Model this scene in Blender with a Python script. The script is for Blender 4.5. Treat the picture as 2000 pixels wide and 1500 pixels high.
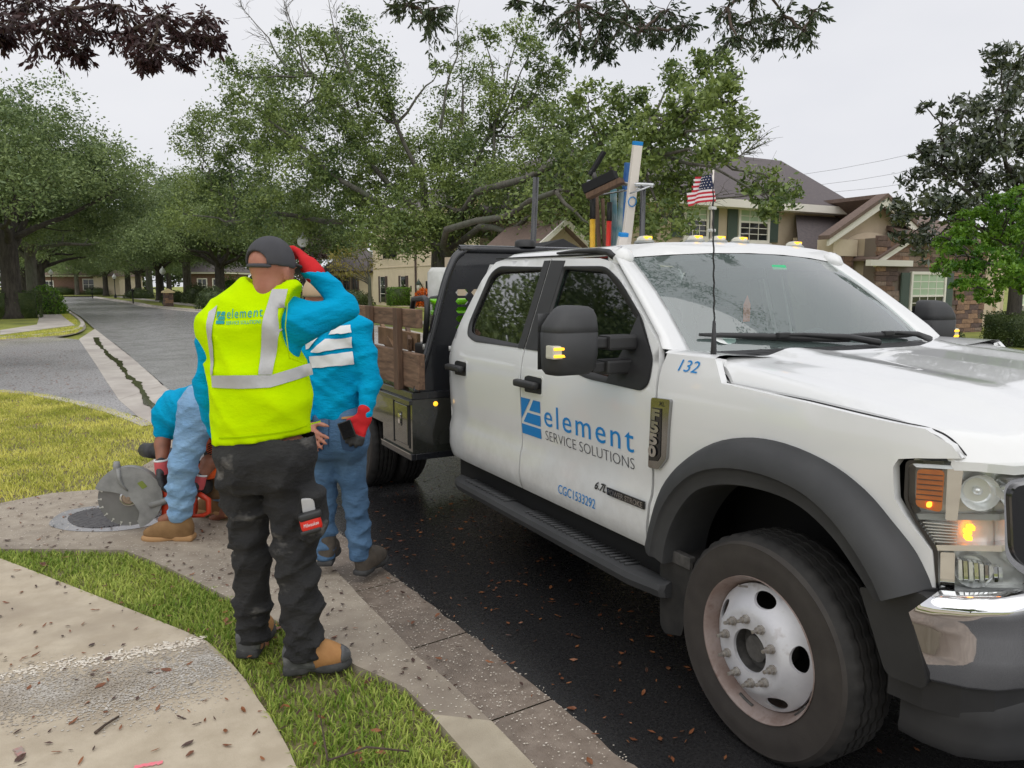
import bpy, bmesh, math, random
import numpy as np
from mathutils import Vector, Matrix, noise as mnoise
from mathutils.bvhtree import BVHTree
from mathutils.geometry import delaunay_2d_cdt
for o in list(bpy.data.objects): bpy.data.objects.remove(o)
SC = bpy.context.scene
COL = SC.collection
R = math.radians
pi = math.pi
rng = np.random.default_rng(7)
random.seed(7)

# ---------------------------------------------------------------- camera
CAM_H = 1.67
FWD = Vector((.47274646, .87190899, -.12761467))
RIGHT = Vector((.87909664, -.47664358, 0))
DOWN = Vector((-.06082671, -.11218562, -.99182382))
cd = bpy.data.cameras.new('camera'); cam = bpy.data.objects.new('camera', cd); COL.objects.link(cam)
cd.sensor_width = 36; cd.lens = 27.0; cd.clip_start = .05; cd.clip_end = 3000
cam.matrix_world = Matrix(((RIGHT.x, -DOWN.x, -FWD.x, 0), (RIGHT.y, -DOWN.y, -FWD.y, 0), (RIGHT.z, -DOWN.z, -FWD.z, CAM_H), (0, 0, 0, 1)))
SC.camera = cam
# ---------------------------------------------------------------- world: bright even overcast
SUN_EL, SUN_AZ = 58, 205
w = bpy.data.worlds.new('World'); SC.world = w; w.use_nodes = True
nt = w.node_tree; nt.nodes.clear()
_o = nt.nodes.new('ShaderNodeOutputWorld'); _b = nt.nodes.new('ShaderNodeBackground')
_s = nt.nodes.new('ShaderNodeTexSky'); _s.sky_type = 'NISHITA'; _s.sun_disc = False
_s.sun_elevation = R(SUN_EL); _s.sun_rotation = R(SUN_AZ); _s.dust_density = 3
_h = nt.nodes.new('ShaderNodeHueSaturation'); _h.inputs['Saturation'].default_value = .25; _h.inputs['Value'].default_value = .09
_n = nt.nodes.new('ShaderNodeTexNoise'); _n.inputs['Scale'].default_value = 2.2; _n.inputs['Detail'].default_value = 5; _n.inputs['Roughness'].default_value = .5
_tc = nt.nodes.new('ShaderNodeTexCoord'); _mp = nt.nodes.new('ShaderNodeMapping'); _mp.inputs['Scale'].default_value = (1, 1, 2.5)
_r = nt.nodes.new('ShaderNodeValToRGB'); _r.color_ramp.elements[0].position = .3; _r.color_ramp.elements[1].position = .72
_r.color_ramp.elements[0].color = (.70, .71, .755, 1); _r.color_ramp.elements[1].color = (.80, .80, .825, 1)
_m = nt.nodes.new('ShaderNodeMix'); _m.data_type = 'RGBA'; _m.inputs[0].default_value = .86
nt.links.new(_tc.outputs['Generated'], _mp.inputs[0]); nt.links.new(_mp.outputs[0], _n.inputs['Vector'])
nt.links.new(_n.outputs['Fac'], _r.inputs[0]); nt.links.new(_s.outputs[0], _h.inputs['Color'])
nt.links.new(_h.outputs[0], _m.inputs[6]); nt.links.new(_r.outputs[0], _m.inputs[7])
nt.links.new(_m.outputs[2], _b.inputs[0]); nt.links.new(_b.outputs[0], _o.inputs[0]); _b.inputs[1].default_value = 1.0
sl = bpy.data.lights.new('sun', 'SUN'); sl.energy = 1.3; sl.angle = R(100); sl.color = (1, .985, .96)
so = bpy.data.objects.new('sun', sl); COL.objects.link(so)
_az = R(SUN_AZ); _d = Vector((math.sin(_az) * math.cos(R(SUN_EL)), math.cos(_az) * math.cos(R(SUN_EL)), math.sin(R(SUN_EL))))
so.rotation_euler = _d.to_track_quat('Z', 'Y').to_euler()
vs = SC.view_settings; vs.view_transform = 'Standard'; vs.look = 'None'; vs.exposure = .26; vs.gamma = 1; vs.use_curve_mapping = False
SC.cycles.max_bounces = 7; SC.cycles.transparent_max_bounces = 12; SC.cycles.use_denoising = True

# ---------------------------------------------------------------- helpers
def at(px, py, **k):
    """point seen at photograph position (px, py) on the plane x=, y= or z= (surveying the place from the photograph)"""
    d = RIGHT * (px - 1000) + DOWN * (py - 750) + FWD * 1500
    (a, v), = k.items(); i = 'xyz'.index(a)
    o = Vector((0, 0, CAM_H)); t = (v - o[i]) / d[i]
    return o + d * t
def gpts(l, z=0): return [tuple(at(x, y, z=z)[:2]) for x, y in l]
def S(r, g, b):
    f = lambda c: c / 12.92 if c <= .04045 else ((c + .055) / 1.055) ** 2.4
    return (f(r / 255), f(g / 255), f(b / 255))
MATS = {}
def mat(name, col, rough=.6, metal=0, c2=None, ns=20, bump=0, bs=60, coat=0, spec=.5, dist=None, detail=4, thr=(.35, .65), emit=None, estr=0, rvar=0, stretch=(1, 1, 1), c3=None, ns3=3, thr3=(.45, .7), trans=0, sub=0, world=False, bd=.004):
    m = bpy.data.materials.new(name); m.use_nodes = True; t = m.node_tree; n = t.nodes; L = t.links.new
    p = n['Principled BSDF']
    p.inputs['Base Color'].default_value = (*col, 1); p.inputs['Roughness'].default_value = rough; p.inputs['Metallic'].default_value = metal
    p.inputs['Specular IOR Level'].default_value = spec
    if coat: p.inputs['Coat Weight'].default_value = coat; p.inputs['Coat Roughness'].default_value = .04
    if trans: p.inputs['Transmission Weight'].default_value = trans
    if sub: p.inputs['Subsurface Weight'].default_value = sub; p.inputs['Subsurface Radius'].default_value = (.02, .008, .004)
    if emit: p.inputs['Emission Color'].default_value = (*emit, 1); p.inputs['Emission Strength'].default_value = estr
    if c2 or bump or rvar or c3:
        tc = n.new('ShaderNodeTexCoord'); mp = n.new('ShaderNodeMapping'); mp.inputs['Scale'].default_value = stretch
        if world:
            g = n.new('ShaderNodeNewGeometry'); L(g.outputs['Position'], mp.inputs[0])
        else: L(tc.outputs['Object'], mp.inputs[0])
        def nz(sc, de=detail):
            q = n.new('ShaderNodeTexNoise'); q.inputs['Scale'].default_value = sc; q.inputs['Detail'].default_value = de; q.inputs['Roughness'].default_value = .6
            L(mp.outputs[0], q.inputs['Vector']); return q
        src = None
        if c2:
            q = nz(ns); r = n.new('ShaderNodeValToRGB'); e = r.color_ramp.elements
            e[0].position, e[1].position = thr; e[0].color = (*col, 1); e[1].color = (*c2, 1)
            L(q.outputs['Fac'], r.inputs[0]); src = r.outputs[0]; qq = q
        if c3:
            q3 = nz(ns3); mr = n.new('ShaderNodeMapRange'); mr.inputs[1].default_value, mr.inputs[2].default_value = thr3
            L(q3.outputs['Fac'], mr.inputs[0]); mx = n.new('ShaderNodeMix'); mx.data_type = 'RGBA'
            L(mr.outputs[0], mx.inputs[0])
            if src: L(src, mx.inputs[6])
            else: mx.inputs[6].default_value = (*col, 1)
            mx.inputs[7].default_value = (*c3, 1); src = mx.outputs[2]
        if src: L(src, p.inputs['Base Color'])
        if rvar:
            q = nz(ns * .6); mr = n.new('ShaderNodeMapRange'); mr.inputs[3].default_value = max(.02, rough - rvar); mr.inputs[4].default_value = rough + rvar
            mr.inputs[1].default_value = .3; mr.inputs[2].default_value = .7
            L(q.outputs['Fac'], mr.inputs[0]); L(mr.outputs[0], p.inputs['Roughness'])
        if bump:
            q = nz(bs, 5); b = n.new('ShaderNodeBump'); b.inputs['Strength'].default_value = bump; b.inputs['Distance'].default_value = bd
            L(q.outputs['Fac'], b.inputs['Height']); L(b.outputs[0], p.inputs['Normal'])
    MATS[name] = m; return m
def leafmat(name, c1, c2, rough=.45, trans=.25, ns=.8, spec=.4):
    """leaf: colour varies from clump to clump and leaf to leaf, some light passes through"""
    m = bpy.data.materials.new(name); m.use_nodes = True; t = m.node_tree; n = t.nodes; L = t.links.new
    p = n['Principled BSDF']; p.inputs['Roughness'].default_value = rough; p.inputs['Specular IOR Level'].default_value = spec
    g = n.new('ShaderNodeNewGeometry'); q = n.new('ShaderNodeTexNoise'); q.inputs['Scale'].default_value = ns; q.inputs['Detail'].default_value = 6
    L(g.outputs['Position'], q.inputs['Vector'])
    ad = n.new('ShaderNodeMath'); ad.operation = 'MULTIPLY_ADD'; ad.inputs[1].default_value = .35; L(g.outputs['Random Per Island'], ad.inputs[0]); L(q.outputs['Fac'], ad.inputs[2])
    r = n.new('ShaderNodeMapRange'); r.inputs[1].default_value = .45; r.inputs[2].default_value = .9; L(ad.outputs[0], r.inputs[0])
    mx = n.new('ShaderNodeMix'); mx.data_type = 'RGBA'; mx.inputs[6].default_value = (*c1, 1); mx.inputs[7].default_value = (*c2, 1); L(r.outputs[0], mx.inputs[0])
    L(mx.outputs[2], p.inputs['Base Color'])
    tr = n.new('ShaderNodeBsdfTranslucent'); L(mx.outputs[2], tr.inputs[0]); ms = n.new('ShaderNodeMixShader'); ms.inputs[0].default_value = trans
    L(p.outputs[0], ms.inputs[1]); L(tr.outputs[0], ms.inputs[2]); L(ms.outputs[0], n['Material Output'].inputs[0])
    MATS[name] = m; return m
def glassmat(name, tint, refl=.12, haze=0, hazecol=(.8, .85, .85), ior=1.5, rough=.02):
    """thin sheet glass: tinted see-through plus mirror reflection"""
    m = bpy.data.materials.new(name); m.use_nodes = True; t = m.node_tree; n = t.nodes; L = t.links.new
    n.remove(n['Principled BSDF'])
    tr = n.new('ShaderNodeBsdfTransparent'); tr.inputs[0].default_value = (*tint, 1)
    gl = n.new('ShaderNodeBsdfGlossy'); gl.inputs['Roughness'].default_value = rough
    lw = n.new('ShaderNodeLayerWeight'); lw.inputs[0].default_value = .5   # facing is the same from both sides of the pane
    pw = n.new('ShaderNodeMath'); pw.operation = 'POWER'; pw.inputs[1].default_value = 4.5; L(lw.outputs['Facing'], pw.inputs[0])
    ad = n.new('ShaderNodeMath'); ad.operation = 'MULTIPLY_ADD'; ad.use_clamp = True; ad.inputs[1].default_value = 1 - refl; ad.inputs[2].default_value = refl; L(pw.outputs[0], ad.inputs[0])
    base = tr.outputs[0]
    if haze:
        df = n.new('ShaderNodeBsdfDiffuse'); df.inputs[0].default_value = (*hazecol, 1); mh = n.new('ShaderNodeMixShader'); mh.inputs[0].default_value = haze
        L(base, mh.inputs[1]); L(df.outputs[0], mh.inputs[2]); base = mh.outputs[0]
    ms = n.new('ShaderNodeMixShader'); L(ad.outputs[0], ms.inputs[0]); L(base, ms.inputs[1]); L(gl.outputs[0], ms.inputs[2])
    L(ms.outputs[0], n['Material Output'].inputs[0]); MATS[name] = m; return m
def M_(m): return MATS[m] if isinstance(m, str) else m
def tag(o, label, cat, group=None, kind=None):
    if label: o['label'] = label
    if cat: o['category'] = cat
    if group: o['group'] = group
    if kind: o['kind'] = kind
    return o
def link(o, parent=None):
    COL.objects.link(o)
    if parent is not None: o.parent = parent
    return o
def empty(name, loc=(0, 0, 0), rz=0, label=None, cat=None, group=None):
    o = bpy.data.objects.new(name, None); o.location = loc; o.rotation_euler = (0, 0, rz); o.empty_display_size = .1
    link(o); tag(o, label, cat, group); return o
def meshobj(name, V, F, m, parent=None, smooth=True, angle=None):
    me = bpy.data.meshes.new(name)
    if isinstance(V, np.ndarray) and isinstance(F, np.ndarray):
        k = F.shape[1]
        me.vertices.add(len(V)); me.vertices.foreach_set('co', V.astype(np.float32).ravel())
        me.loops.add(F.size); me.loops.foreach_set('vertex_index', F.astype(np.int32).ravel())
        me.polygons.add(len(F)); me.polygons.foreach_set('loop_start', np.arange(0, F.size, k, dtype=np.int32))
        me.update(calc_edges=True)
    else:
        me.from_pydata([tuple(v) for v in V], [], [tuple(f) for f in F]); me.update()
    if m is not None:
        for q in (m if isinstance(m, (list, tuple)) else [m]): me.materials.append(M_(q))
    if smooth:
        me.polygons.foreach_set('use_smooth', np.ones(len(me.polygons), bool))
        if angle: me.set_sharp_from_angle(angle=R(angle))
    o = bpy.data.objects.new(name, me); return link(o, parent)
class MB:
    """collects simple solids into one mesh"""
    def __init__(s): s.V = []; s.F = []
    def add(s, V, F):
        b = len(s.V); s.V += [Vector(v) for v in V]; s.F += [tuple(i + b for i in f) for f in F]; return s
    def box(s, a, b, M=None, bev=0):
        x0, y0, z0 = [min(p, q) for p, q in zip(a, b)]; x1, y1, z1 = [max(p, q) for p, q in zip(a, b)]
        if bev:
            c = Vector(((x0 + x1) / 2, (y0 + y1) / 2, (z0 + z1) / 2)); h = Vector(((x1 - x0) / 2, (y1 - y0) / 2, (z1 - z0) / 2)); bev = min(bev, min(h) * .95)
            bm = bmesh.new(); bmesh.ops.create_cube(bm, size=1)
            for v in bm.verts: v.co = Vector((v.co.x * 2 * h.x, v.co.y * 2 * h.y, v.co.z * 2 * h.z)) + c
            bmesh.ops.bevel(bm, geom=bm.edges[:], offset=bev, segments=2, affect='EDGES', profile=.6)
            bm.verts.index_update(); V = [v.co.copy() for v in bm.verts]; F = [[v.index for v in f.verts] for f in bm.faces]; bm.free()
        else:
            V = [Vector(v) for v in ((x0, y0, z0), (x1, y0, z0), (x1, y1, z0), (x0, y1, z0), (x0, y0, z1), (x1, y0, z1), (x1, y1, z1), (x0, y1, z1))]
            F = [(0, 3, 2, 1), (4, 5, 6, 7), (0, 1, 5, 4), (1, 2, 6, 5), (2, 3, 7, 6), (3, 0, 4, 7)]
        if M is not None: V = [M @ v for v in V]
        return s.add(V, F)
    def tube(s, path, rad, n=8, cap=True, up=None, flat=1):
        P = [Vector(p) for p in path]; rr = rad if hasattr(rad, '__len__') else [rad] * len(P); V = []; F = []
        t0 = (P[1] - P[0]).normalized(); a = Vector(up) if up else (Vector((0, 0, 1)) if abs(t0.z) < .9 else Vector((1, 0, 0)))
        for i, p in enumerate(P):
            t = (P[min(i + 1, len(P) - 1)] - P[max(i - 1, 0)]).normalized()
            a = (a - t * a.dot(t)); a = a.normalized() if a.length > 1e-6 else t.orthogonal().normalized(); b = t.cross(a)
            for k in range(n):
                q = 2 * pi * k / n; V.append(p + (a * math.cos(q) * flat + b * math.sin(q)) * rr[i])
        for i in range(len(P) - 1):
            for k in range(n): F.append((i * n + k, i * n + (k + 1) % n, (i + 1) * n + (k + 1) % n, (i + 1) * n + k))
        if cap: F.append(tuple(reversed(range(n)))); F.append(tuple((len(P) - 1) * n + k for k in range(n)))
        return s.add(V, F)
    def lathe(s, prof, n=24, M=None, cap=False):
        """prof: (r, h) about local z"""
        V = []; F = []
        for r, h in prof:
            for k in range(n): V.append(Vector((r * math.cos(2 * pi * k / n), r * math.sin(2 * pi * k / n), h)))
        for i in range(len(prof) - 1):
            for k in range(n): F.append((i * n + k, i * n + (k + 1) % n, (i + 1) * n + (k + 1) % n, (i + 1) * n + k))
        if cap: F.append(tuple(reversed(range(n)))); F.append(tuple((len(prof) - 1) * n + k for k in range(n)))
        if M is not None: V = [M @ v for v in V]
        return s.add(V, F)
    def prism(s, poly, fn, d0, d1):
        """poly 2D; fn(x, y, d) -> 3D; closed prism between d0 and d1"""
        n = len(poly); V = [fn(x, y, d0) for x, y in poly] + [fn(x, y, d1) for x, y in poly]
        F = [tuple(range(n)), tuple(reversed(range(n, 2 * n)))] + [(i, i + n, (i + 1) % n + n, (i + 1) % n) for i in range(n)]
        return s.add(V, F)
    def grid(s, pts):
        """pts[i][j]"""
        n, k = len(pts), len(pts[0]); V = [p for r in pts for p in r]
        return s.add(V, [(i * k + j, i * k + j + 1, (i + 1) * k + j + 1, (i + 1) * k + j) for i in range(n - 1) for j in range(k - 1)])
    def out(s, name, m, parent=None, smooth=False, angle=None, kind=None):
        o = meshobj(name, s.V, s.F, m, parent, smooth or bool(angle), angle)
        if kind: o['kind'] = kind
        return o
def frame(o, x, y, z=None):
    x = Vector(x).normalized(); y = Vector(y); y = (y - x * x.dot(y)).normalized(); zz = x.cross(y)
    return Matrix(((x.x, y.x, zz.x, o[0]), (x.y, y.y, zz.y, o[1]), (x.z, y.z, zz.z, o[2]), (0, 0, 0, 1)))
def lookm(o, z, x=(1, 0, 0)):
    z = Vector(z).normalized(); x = Vector(x); x = x - z * x.dot(z)
    if x.length < 1e-4: x = z.orthogonal()
    x.normalize(); y = z.cross(x)
    return Matrix(((x.x, y.x, z.x, o[0]), (x.y, y.y, z.y, o[1]), (x.z, y.z, z.z, o[2]), (0, 0, 0, 1)))
def inside(P, poly):
    P = np.asarray(P); q = np.asarray(poly); x, y = P[:, 0], P[:, 1]; c = np.zeros(len(P), bool); j = len(q) - 1
    for i in range(len(q)):
        xi, yi = q[i]; xj, yj = q[j]
        if yi != yj:
            c ^= ((yi > y) != (yj > y)) & (x < (xj - xi) * (y - yi) / (yj - yi) + xi)
        j = i
    return c
def dens(poly, step, closed=True):
    out = []; n = len(poly)
    for i in range(n if closed else n - 1):
        a = poly[i]; b = poly[(i + 1) % n]; d = math.dist(a, b); k = max(1, int(math.ceil(d / step)))
        out += [(a[0] + (b[0] - a[0]) * t / k, a[1] + (b[1] - a[1]) * t / k) for t in range(k)]
    if not closed: out.append(tuple(poly[-1]))
    return out
def rnd(poly, r, n=4):
    """round the corners of a polygon; r one radius or one per corner"""
    out = []; k = len(poly); rr = r if hasattr(r, '__len__') else [r] * k
    for i in range(k):
        p = Vector(poly[i]); a = Vector(poly[i - 1]) - p; b = Vector(poly[(i + 1) % k]) - p
        d = min(rr[i], a.length * .49, b.length * .49)
        if d < 1e-5: out.append(tuple(p)); continue
        A = p + a.normalized() * d; B = p + b.normalized() * d
        for j in range(n + 1):
            t = j / n; q = A * (1 - t) ** 2 + p * 2 * t * (1 - t) + B * t * t; out.append((q.x, q.y))
    return out
def smooth_line(pts, n=6, closed=False):
    P = [np.array(p, float) for p in pts]; out = []; k = len(P)
    for i in range(k if closed else k - 1):
        p0, p1, p2, p3 = (P[(i - 1) % k], P[i], P[(i + 1) % k], P[(i + 2) % k]) if closed else (P[max(i - 1, 0)], P[i], P[i + 1], P[min(i + 2, k - 1)])
        for j in range(n):
            t = j / n; out.append(tuple(.5 * ((2 * p1) + (-p0 + p2) * t + (2 * p0 - 5 * p1 + 4 * p2 - p3) * t * t + (-p0 + 3 * p1 - 3 * p2 + p3) * t ** 3)))
    if not closed: out.append(tuple(P[-1]))
    return out
def cdt(poly, step, holes=(), inner=True):
    P = dens(poly, step); E = [(i, (i + 1) % len(P)) for i in range(len(P))]; pts = list(P); B = [list(P)]
    for h in holes:
        q = dens(h, step); b = len(pts); pts += q; E += [(b + i, b + (i + 1) % len(q)) for i in range(len(q))]; B.append(q)
    if inner:
        a = np.array(P); x0, y0 = a.min(0); x1, y1 = a.max(0)
        gx, gy = np.meshgrid(np.arange(x0 + step * .5, x1, step), np.arange(y0 + step * .5, y1, step)); G = np.c_[gx.ravel(), gy.ravel()]
        G = G[inside(G, P)]
        for h in holes: G = G[~inside(G, h)]
        if len(G):
            bp = np.array(pts); keep = np.ones(len(G), bool)
            for i in range(0, len(G), 4000):
                d = ((G[i:i + 4000, None] - bp[None]) ** 2).sum(2).min(1); keep[i:i + 4000] = d > (step * .45) ** 2
            pts += [tuple(g) for g in G[keep]]
    v, e, f, *_ = delaunay_2d_cdt([Vector(p) for p in pts], E, [], 1 if not holes else 0, 1e-6)
    v = [(q.x, q.y) for q in v]; f = [tuple(q) for q in f]
    c = np.array([[sum(v[i][0] for i in t) / len(t), sum(v[i][1] for i in t) / len(t)] for t in f]); ok = inside(c, poly)
    for h in holes: ok &= ~inside(c, h)
    f = [t for t, k in zip(f, ok) if k]
    return v, f
def panel(name, poly, fn, m, parent=None, step=.08, holes=(), rim=None, smooth=True, angle=None):
    """sheet cut to a 2D outline, mapped to space by fn(x, y); rim = vector (or fn) that turns the border into a flange"""
    v, f = cdt(poly, step, holes)
    V = [Vector(fn(*p)) for p in v]; F = list(f)
    if rim is not None:
        cnt = {}
        for t in f:
            for i in range(len(t)):
                a, b = t[i], t[(i + 1) % len(t)]; cnt[(a, b)] = cnt.get((a, b), 0) + 1
        bd = [(a, b) for a, b in cnt if (b, a) not in cnt]; mp = {}
        def nv(i, k):
            if (i, k) not in mp:
                off = Vector(rim(*v[i]) if callable(rim) else rim) if k else Vector((0, 0, 0))
                mp[(i, k)] = len(V); V.append(Vector(fn(*v[i])) + off)
            return mp[(i, k)]
        for a, b in bd: F.append((nv(b, 0), nv(a, 0), nv(a, 1), nv(b, 1)))
    return meshobj(name, V, F, m, parent, smooth, angle)
def textpoly(s, size=1, font=None, align='LEFT', shear=0, spacing=1, sx=1, bold=0):
    """filled 2D letter shapes (vertices, faces)"""
    c = bpy.data.curves.new('t', 'FONT'); c.body = s; c.size = size; c.align_x = align; c.shear = shear; c.space_character = spacing; c.resolution_u = 3; c.fill_mode = 'FRONT'; c.offset = bold
    o = bpy.data.objects.new('t', c); COL.objects.link(o); dg = bpy.context.evaluated_depsgraph_get(); me = bpy.data.meshes.new_from_object(o.evaluated_get(dg))
    V = [(v.co.x * sx, v.co.y) for v in me.vertices]; F = [tuple(p.vertices) for p in me.polygons]
    bpy.data.objects.remove(o); bpy.data.curves.remove(c); bpy.data.meshes.remove(me); return V, F
def letters(name, s, size, fn, m, parent, width=None, **k):
    """flat print; fn(x, y) maps the print plane to space; width stretches the line to a width"""
    V, F = textpoly(s, size, **k)
    if width:
        x0 = min(v[0] for v in V); x1 = max(v[0] for v in V); q = width / (x1 - x0); V = [((v[0] - x0) * q, v[1]) for v in V]
    return meshobj(name, [fn(*v) for v in V], F, m, parent, False)
def copytree(o, parent=None):
    c = o.copy(); COL.objects.link(c); c.parent = parent
    for ch in o.children: copytree(ch, c)
    return c
# ---------------------------------------------------------------- materials
def asphalt():
    m = mat('asphalt_near', (.012, .0118, .0125), .25, c2=(.026, .0255, .026), ns=90, bump=.5, bs=200, rvar=.08, world=True, spec=.5, bd=.0012)
    t = m.node_tree; n = t.nodes; L = t.links.new; p = n['Principled BSDF']   # damp near the parked truck; farther up, sky sheen painted into the colour
    g = n.new('ShaderNodeNewGeometry'); sx = n.new('ShaderNodeSeparateXYZ'); L(g.outputs['Position'], sx.inputs[0]); q = n.new('ShaderNodeTexNoise'); q.inputs['Scale'].default_value = .55; q.inputs['Detail'].default_value = 6; L(g.outputs['Position'], q.inputs['Vector'])
    ma = n.new('ShaderNodeMath'); ma.operation = 'MULTIPLY_ADD'; ma.inputs[1].default_value = 7; L(q.outputs['Fac'], ma.inputs[0]); L(sx.outputs['Y'], ma.inputs[2]); r = n.new('ShaderNodeMapRange'); r.inputs[1].default_value = 9.5; r.inputs[2].default_value = 14; L(ma.outputs[0], r.inputs[0])
    src = p.inputs['Base Color'].links[0].from_socket; q2 = n.new('ShaderNodeTexNoise'); q2.inputs['Scale'].default_value = 1.3; q2.inputs['Detail'].default_value = 8; L(g.outputs['Position'], q2.inputs['Vector']); cr = n.new('ShaderNodeValToRGB'); cr.color_ramp.elements[0].position = .35; cr.color_ramp.elements[1].position = .6; cr.color_ramp.elements[0].color = (.27, .262, .262, 1); cr.color_ramp.elements[1].color = (.37, .36, .362, 1); L(q2.outputs['Fac'], cr.inputs[0])
    mx = n.new('ShaderNodeMix'); mx.data_type = 'RGBA'; L(r.outputs[0], mx.inputs[0]); L(src, mx.inputs[6]); L(cr.outputs[0], mx.inputs[7]); L(mx.outputs[2], p.inputs['Base Color'])
asphalt()
mat('asphalt_sheen', (.37, .355, .36), .3, c2=(.44, .425, .43), ns=45, bump=.45, bs=160, rvar=.1, world=True, c3=(.27, .26, .265), ns3=.35, thr3=(.45, .7), bd=.0015)  # light base colour stands in for sky reflected in the wet street
mat('concrete', (.43, .36, .265), .75, c2=(.53, .455, .345), ns=7, bump=.35, bs=150, world=True, c3=(.33, .27, .20), ns3=1.6, thr3=(.5, .75), rvar=.15)
mat('kerb_concrete', (.40, .345, .255), .75, c2=(.48, .42, .32), ns=9, bump=.5, bs=190, world=True, c3=(.30, .255, .19), ns3=1.5, thr3=(.5, .75), rvar=.15)
mat('concrete_flecked', (.30, .25, .195), .7, c2=(.39, .335, .265), ns=10, bump=.5, bs=190, world=True, c3=(.20, .165, .13), ns3=1.3, thr3=(.48, .75), rvar=.15)
mat('concrete_far', (.46, .42, .37), .8, c2=(.55, .51, .46), ns=3, bump=.2, bs=60, world=True, c3=(.36, .32, .29), ns3=.7)
mat('gutter', (.20, .158, .125), .45, c2=(.28, .228, .185), ns=14, bump=.5, bs=180, world=True, c3=(.14, .112, .09), ns3=1.6, thr3=(.45, .7), rvar=.15)
mat('pebble_band', (.42, .385, .335), .7, c2=(.66, .62, .56), ns=70, bump=.9, bs=120, world=True, detail=2, c3=(.36, .31, .25), ns3=3, bd=.006)
mat('aggregate', (.78, .73, .64), .6, c2=(.60, .52, .42), ns=30, world=True)
mat('wet_slurry', (.27, .265, .275), .12, c2=(.33, .32, .33), ns=9, world=True)
mat('puddle', (.055, .05, .03), .06, c2=(.085, .075, .045), ns=6, world=True)
mat('plate_iron', (.055, .052, .055), .4, c2=(.10, .095, .095), ns=30, world=True, bump=.3)
mat('soil', (.12, .10, .05), .95, c2=(.22, .19, .09), ns=25, bump=.8, bs=60, world=True)
mat('lawn_far', (.20, .23, .035), .9, c2=(.32, .33, .06), ns=9, bump=.8, bs=60, world=True, c3=(.13, .155, .03), ns3=.5)
mat('mulch', (.045, .028, .02), .95, c2=(.09, .055, .04), ns=40, bump=1, bs=60, world=True)
mat('pink_paint', (.85, .19, .24), .6, c2=(.55, .36, .32), ns=60, thr=(.45, .75), world=True)
mat('red_paint_faded', (.42, .20, .18), .7, c2=(.31, .275, .235), ns=40, thr=(.4, .6), world=True)
leafmat('grass_blade', (.15, .26, .030), (.58, .64, .16), .55, .40, ns=1.1, spec=.2)
leafmat('grass_olive', (.36, .40, .055), (.85, .80, .22), .55, .40, ns=1.6, spec=.2)
leafmat('leaf_brown', (.11, .035, .02), (.33, .13, .05), .35, .1, ns=9)
leafmat('leaf_dark', (.035, .018, .014), (.10, .05, .035), .35, .05, ns=9)
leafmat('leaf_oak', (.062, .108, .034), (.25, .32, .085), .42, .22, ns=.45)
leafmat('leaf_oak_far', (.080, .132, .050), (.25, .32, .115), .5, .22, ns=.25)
leafmat('leaf_oak_deep', (.030, .052, .020), (.085, .110, .040), .5, .2, ns=.4)
leafmat('leaf_magnolia', (.032, .050, .028), (.12, .14, .085), .22, .06, ns=1.3, spec=.7)
leafmat('leaf_bright', (.04, .125, .010), (.20, .36, .04), .35, .35, ns=1.6)
leafmat('leaf_hedge', (.030, .056, .018), (.10, .135, .042), .45, .2, ns=2.5)
leafmat('leaf_myrtle', (.13, .14, .03), (.33, .27, .07), .5, .3, ns=.6)
leafmat('leaf_plum', (.025, .010, .012), (.075, .035, .035), .4, .25, ns=2)
leafmat('leaf_orange', (.55, .09, .008), (.85, .24, .03), .4, .3, ns=2)
mat('bark', (.075, .066, .055), .95, c2=(.15, .14, .12), ns=9, bump=1, bs=22, world=True, stretch=(1, 1, .25), bd=.03, c3=(.10, .115, .08), ns3=1.2)
mat('bark_dark', (.035, .030, .026), .95, c2=(.075, .066, .055), ns=9, bump=1, bs=22, world=True, stretch=(1, 1, .25), bd=.03)
mat('twig_brown', (.045, .03, .022), .8, c2=(.10, .07, .05), ns=60)
# truck
def paint():
    m = mat('truck_white', (.74, .745, .74), .3, coat=1, c2=(.715, .72, .715), ns=1.2); t = m.node_tree; n = t.nodes; L = t.links.new; p = n['Principled BSDF']; src = p.inputs['Base Color'].links[0].from_socket   # road splash low on the doors
    tc = n.new('ShaderNodeTexCoord'); sx = n.new('ShaderNodeSeparateXYZ'); L(tc.outputs['Object'], sx.inputs[0]); r = n.new('ShaderNodeMapRange'); r.inputs[1].default_value = .95; r.inputs[2].default_value = .5; L(sx.outputs['Z'], r.inputs[0])
    q = n.new('ShaderNodeTexNoise'); q.inputs['Scale'].default_value = 9; q.inputs['Detail'].default_value = 8; q.inputs['Roughness'].default_value = .7; L(tc.outputs['Object'], q.inputs['Vector']); r2 = n.new('ShaderNodeMapRange'); r2.inputs[1].default_value = .4; r2.inputs[2].default_value = .75; L(q.outputs['Fac'], r2.inputs[0])
    mu = n.new('ShaderNodeMath'); mu.operation = 'MULTIPLY'; L(r.outputs[0], mu.inputs[0]); L(r2.outputs[0], mu.inputs[1]); m2 = n.new('ShaderNodeMath'); m2.operation = 'MULTIPLY'; m2.inputs[1].default_value = .55; L(mu.outputs[0], m2.inputs[0])
    mx = n.new('ShaderNodeMix'); mx.data_type = 'RGBA'; L(m2.outputs[0], mx.inputs[0]); L(src, mx.inputs[6]); mx.inputs[7].default_value = (.40, .38, .35, 1); L(mx.outputs[2], p.inputs['Base Color'])
paint()
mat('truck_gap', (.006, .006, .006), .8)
mat('plastic_black', (.018, .018, .019), .5, bump=.12, bs=700, bd=.001, c2=(.026, .026, .027), ns=6)
mat('plastic_flare', (.032, .033, .035), .62, bump=.15, bs=600, bd=.001, c2=(.045, .046, .048), ns=5)
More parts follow.
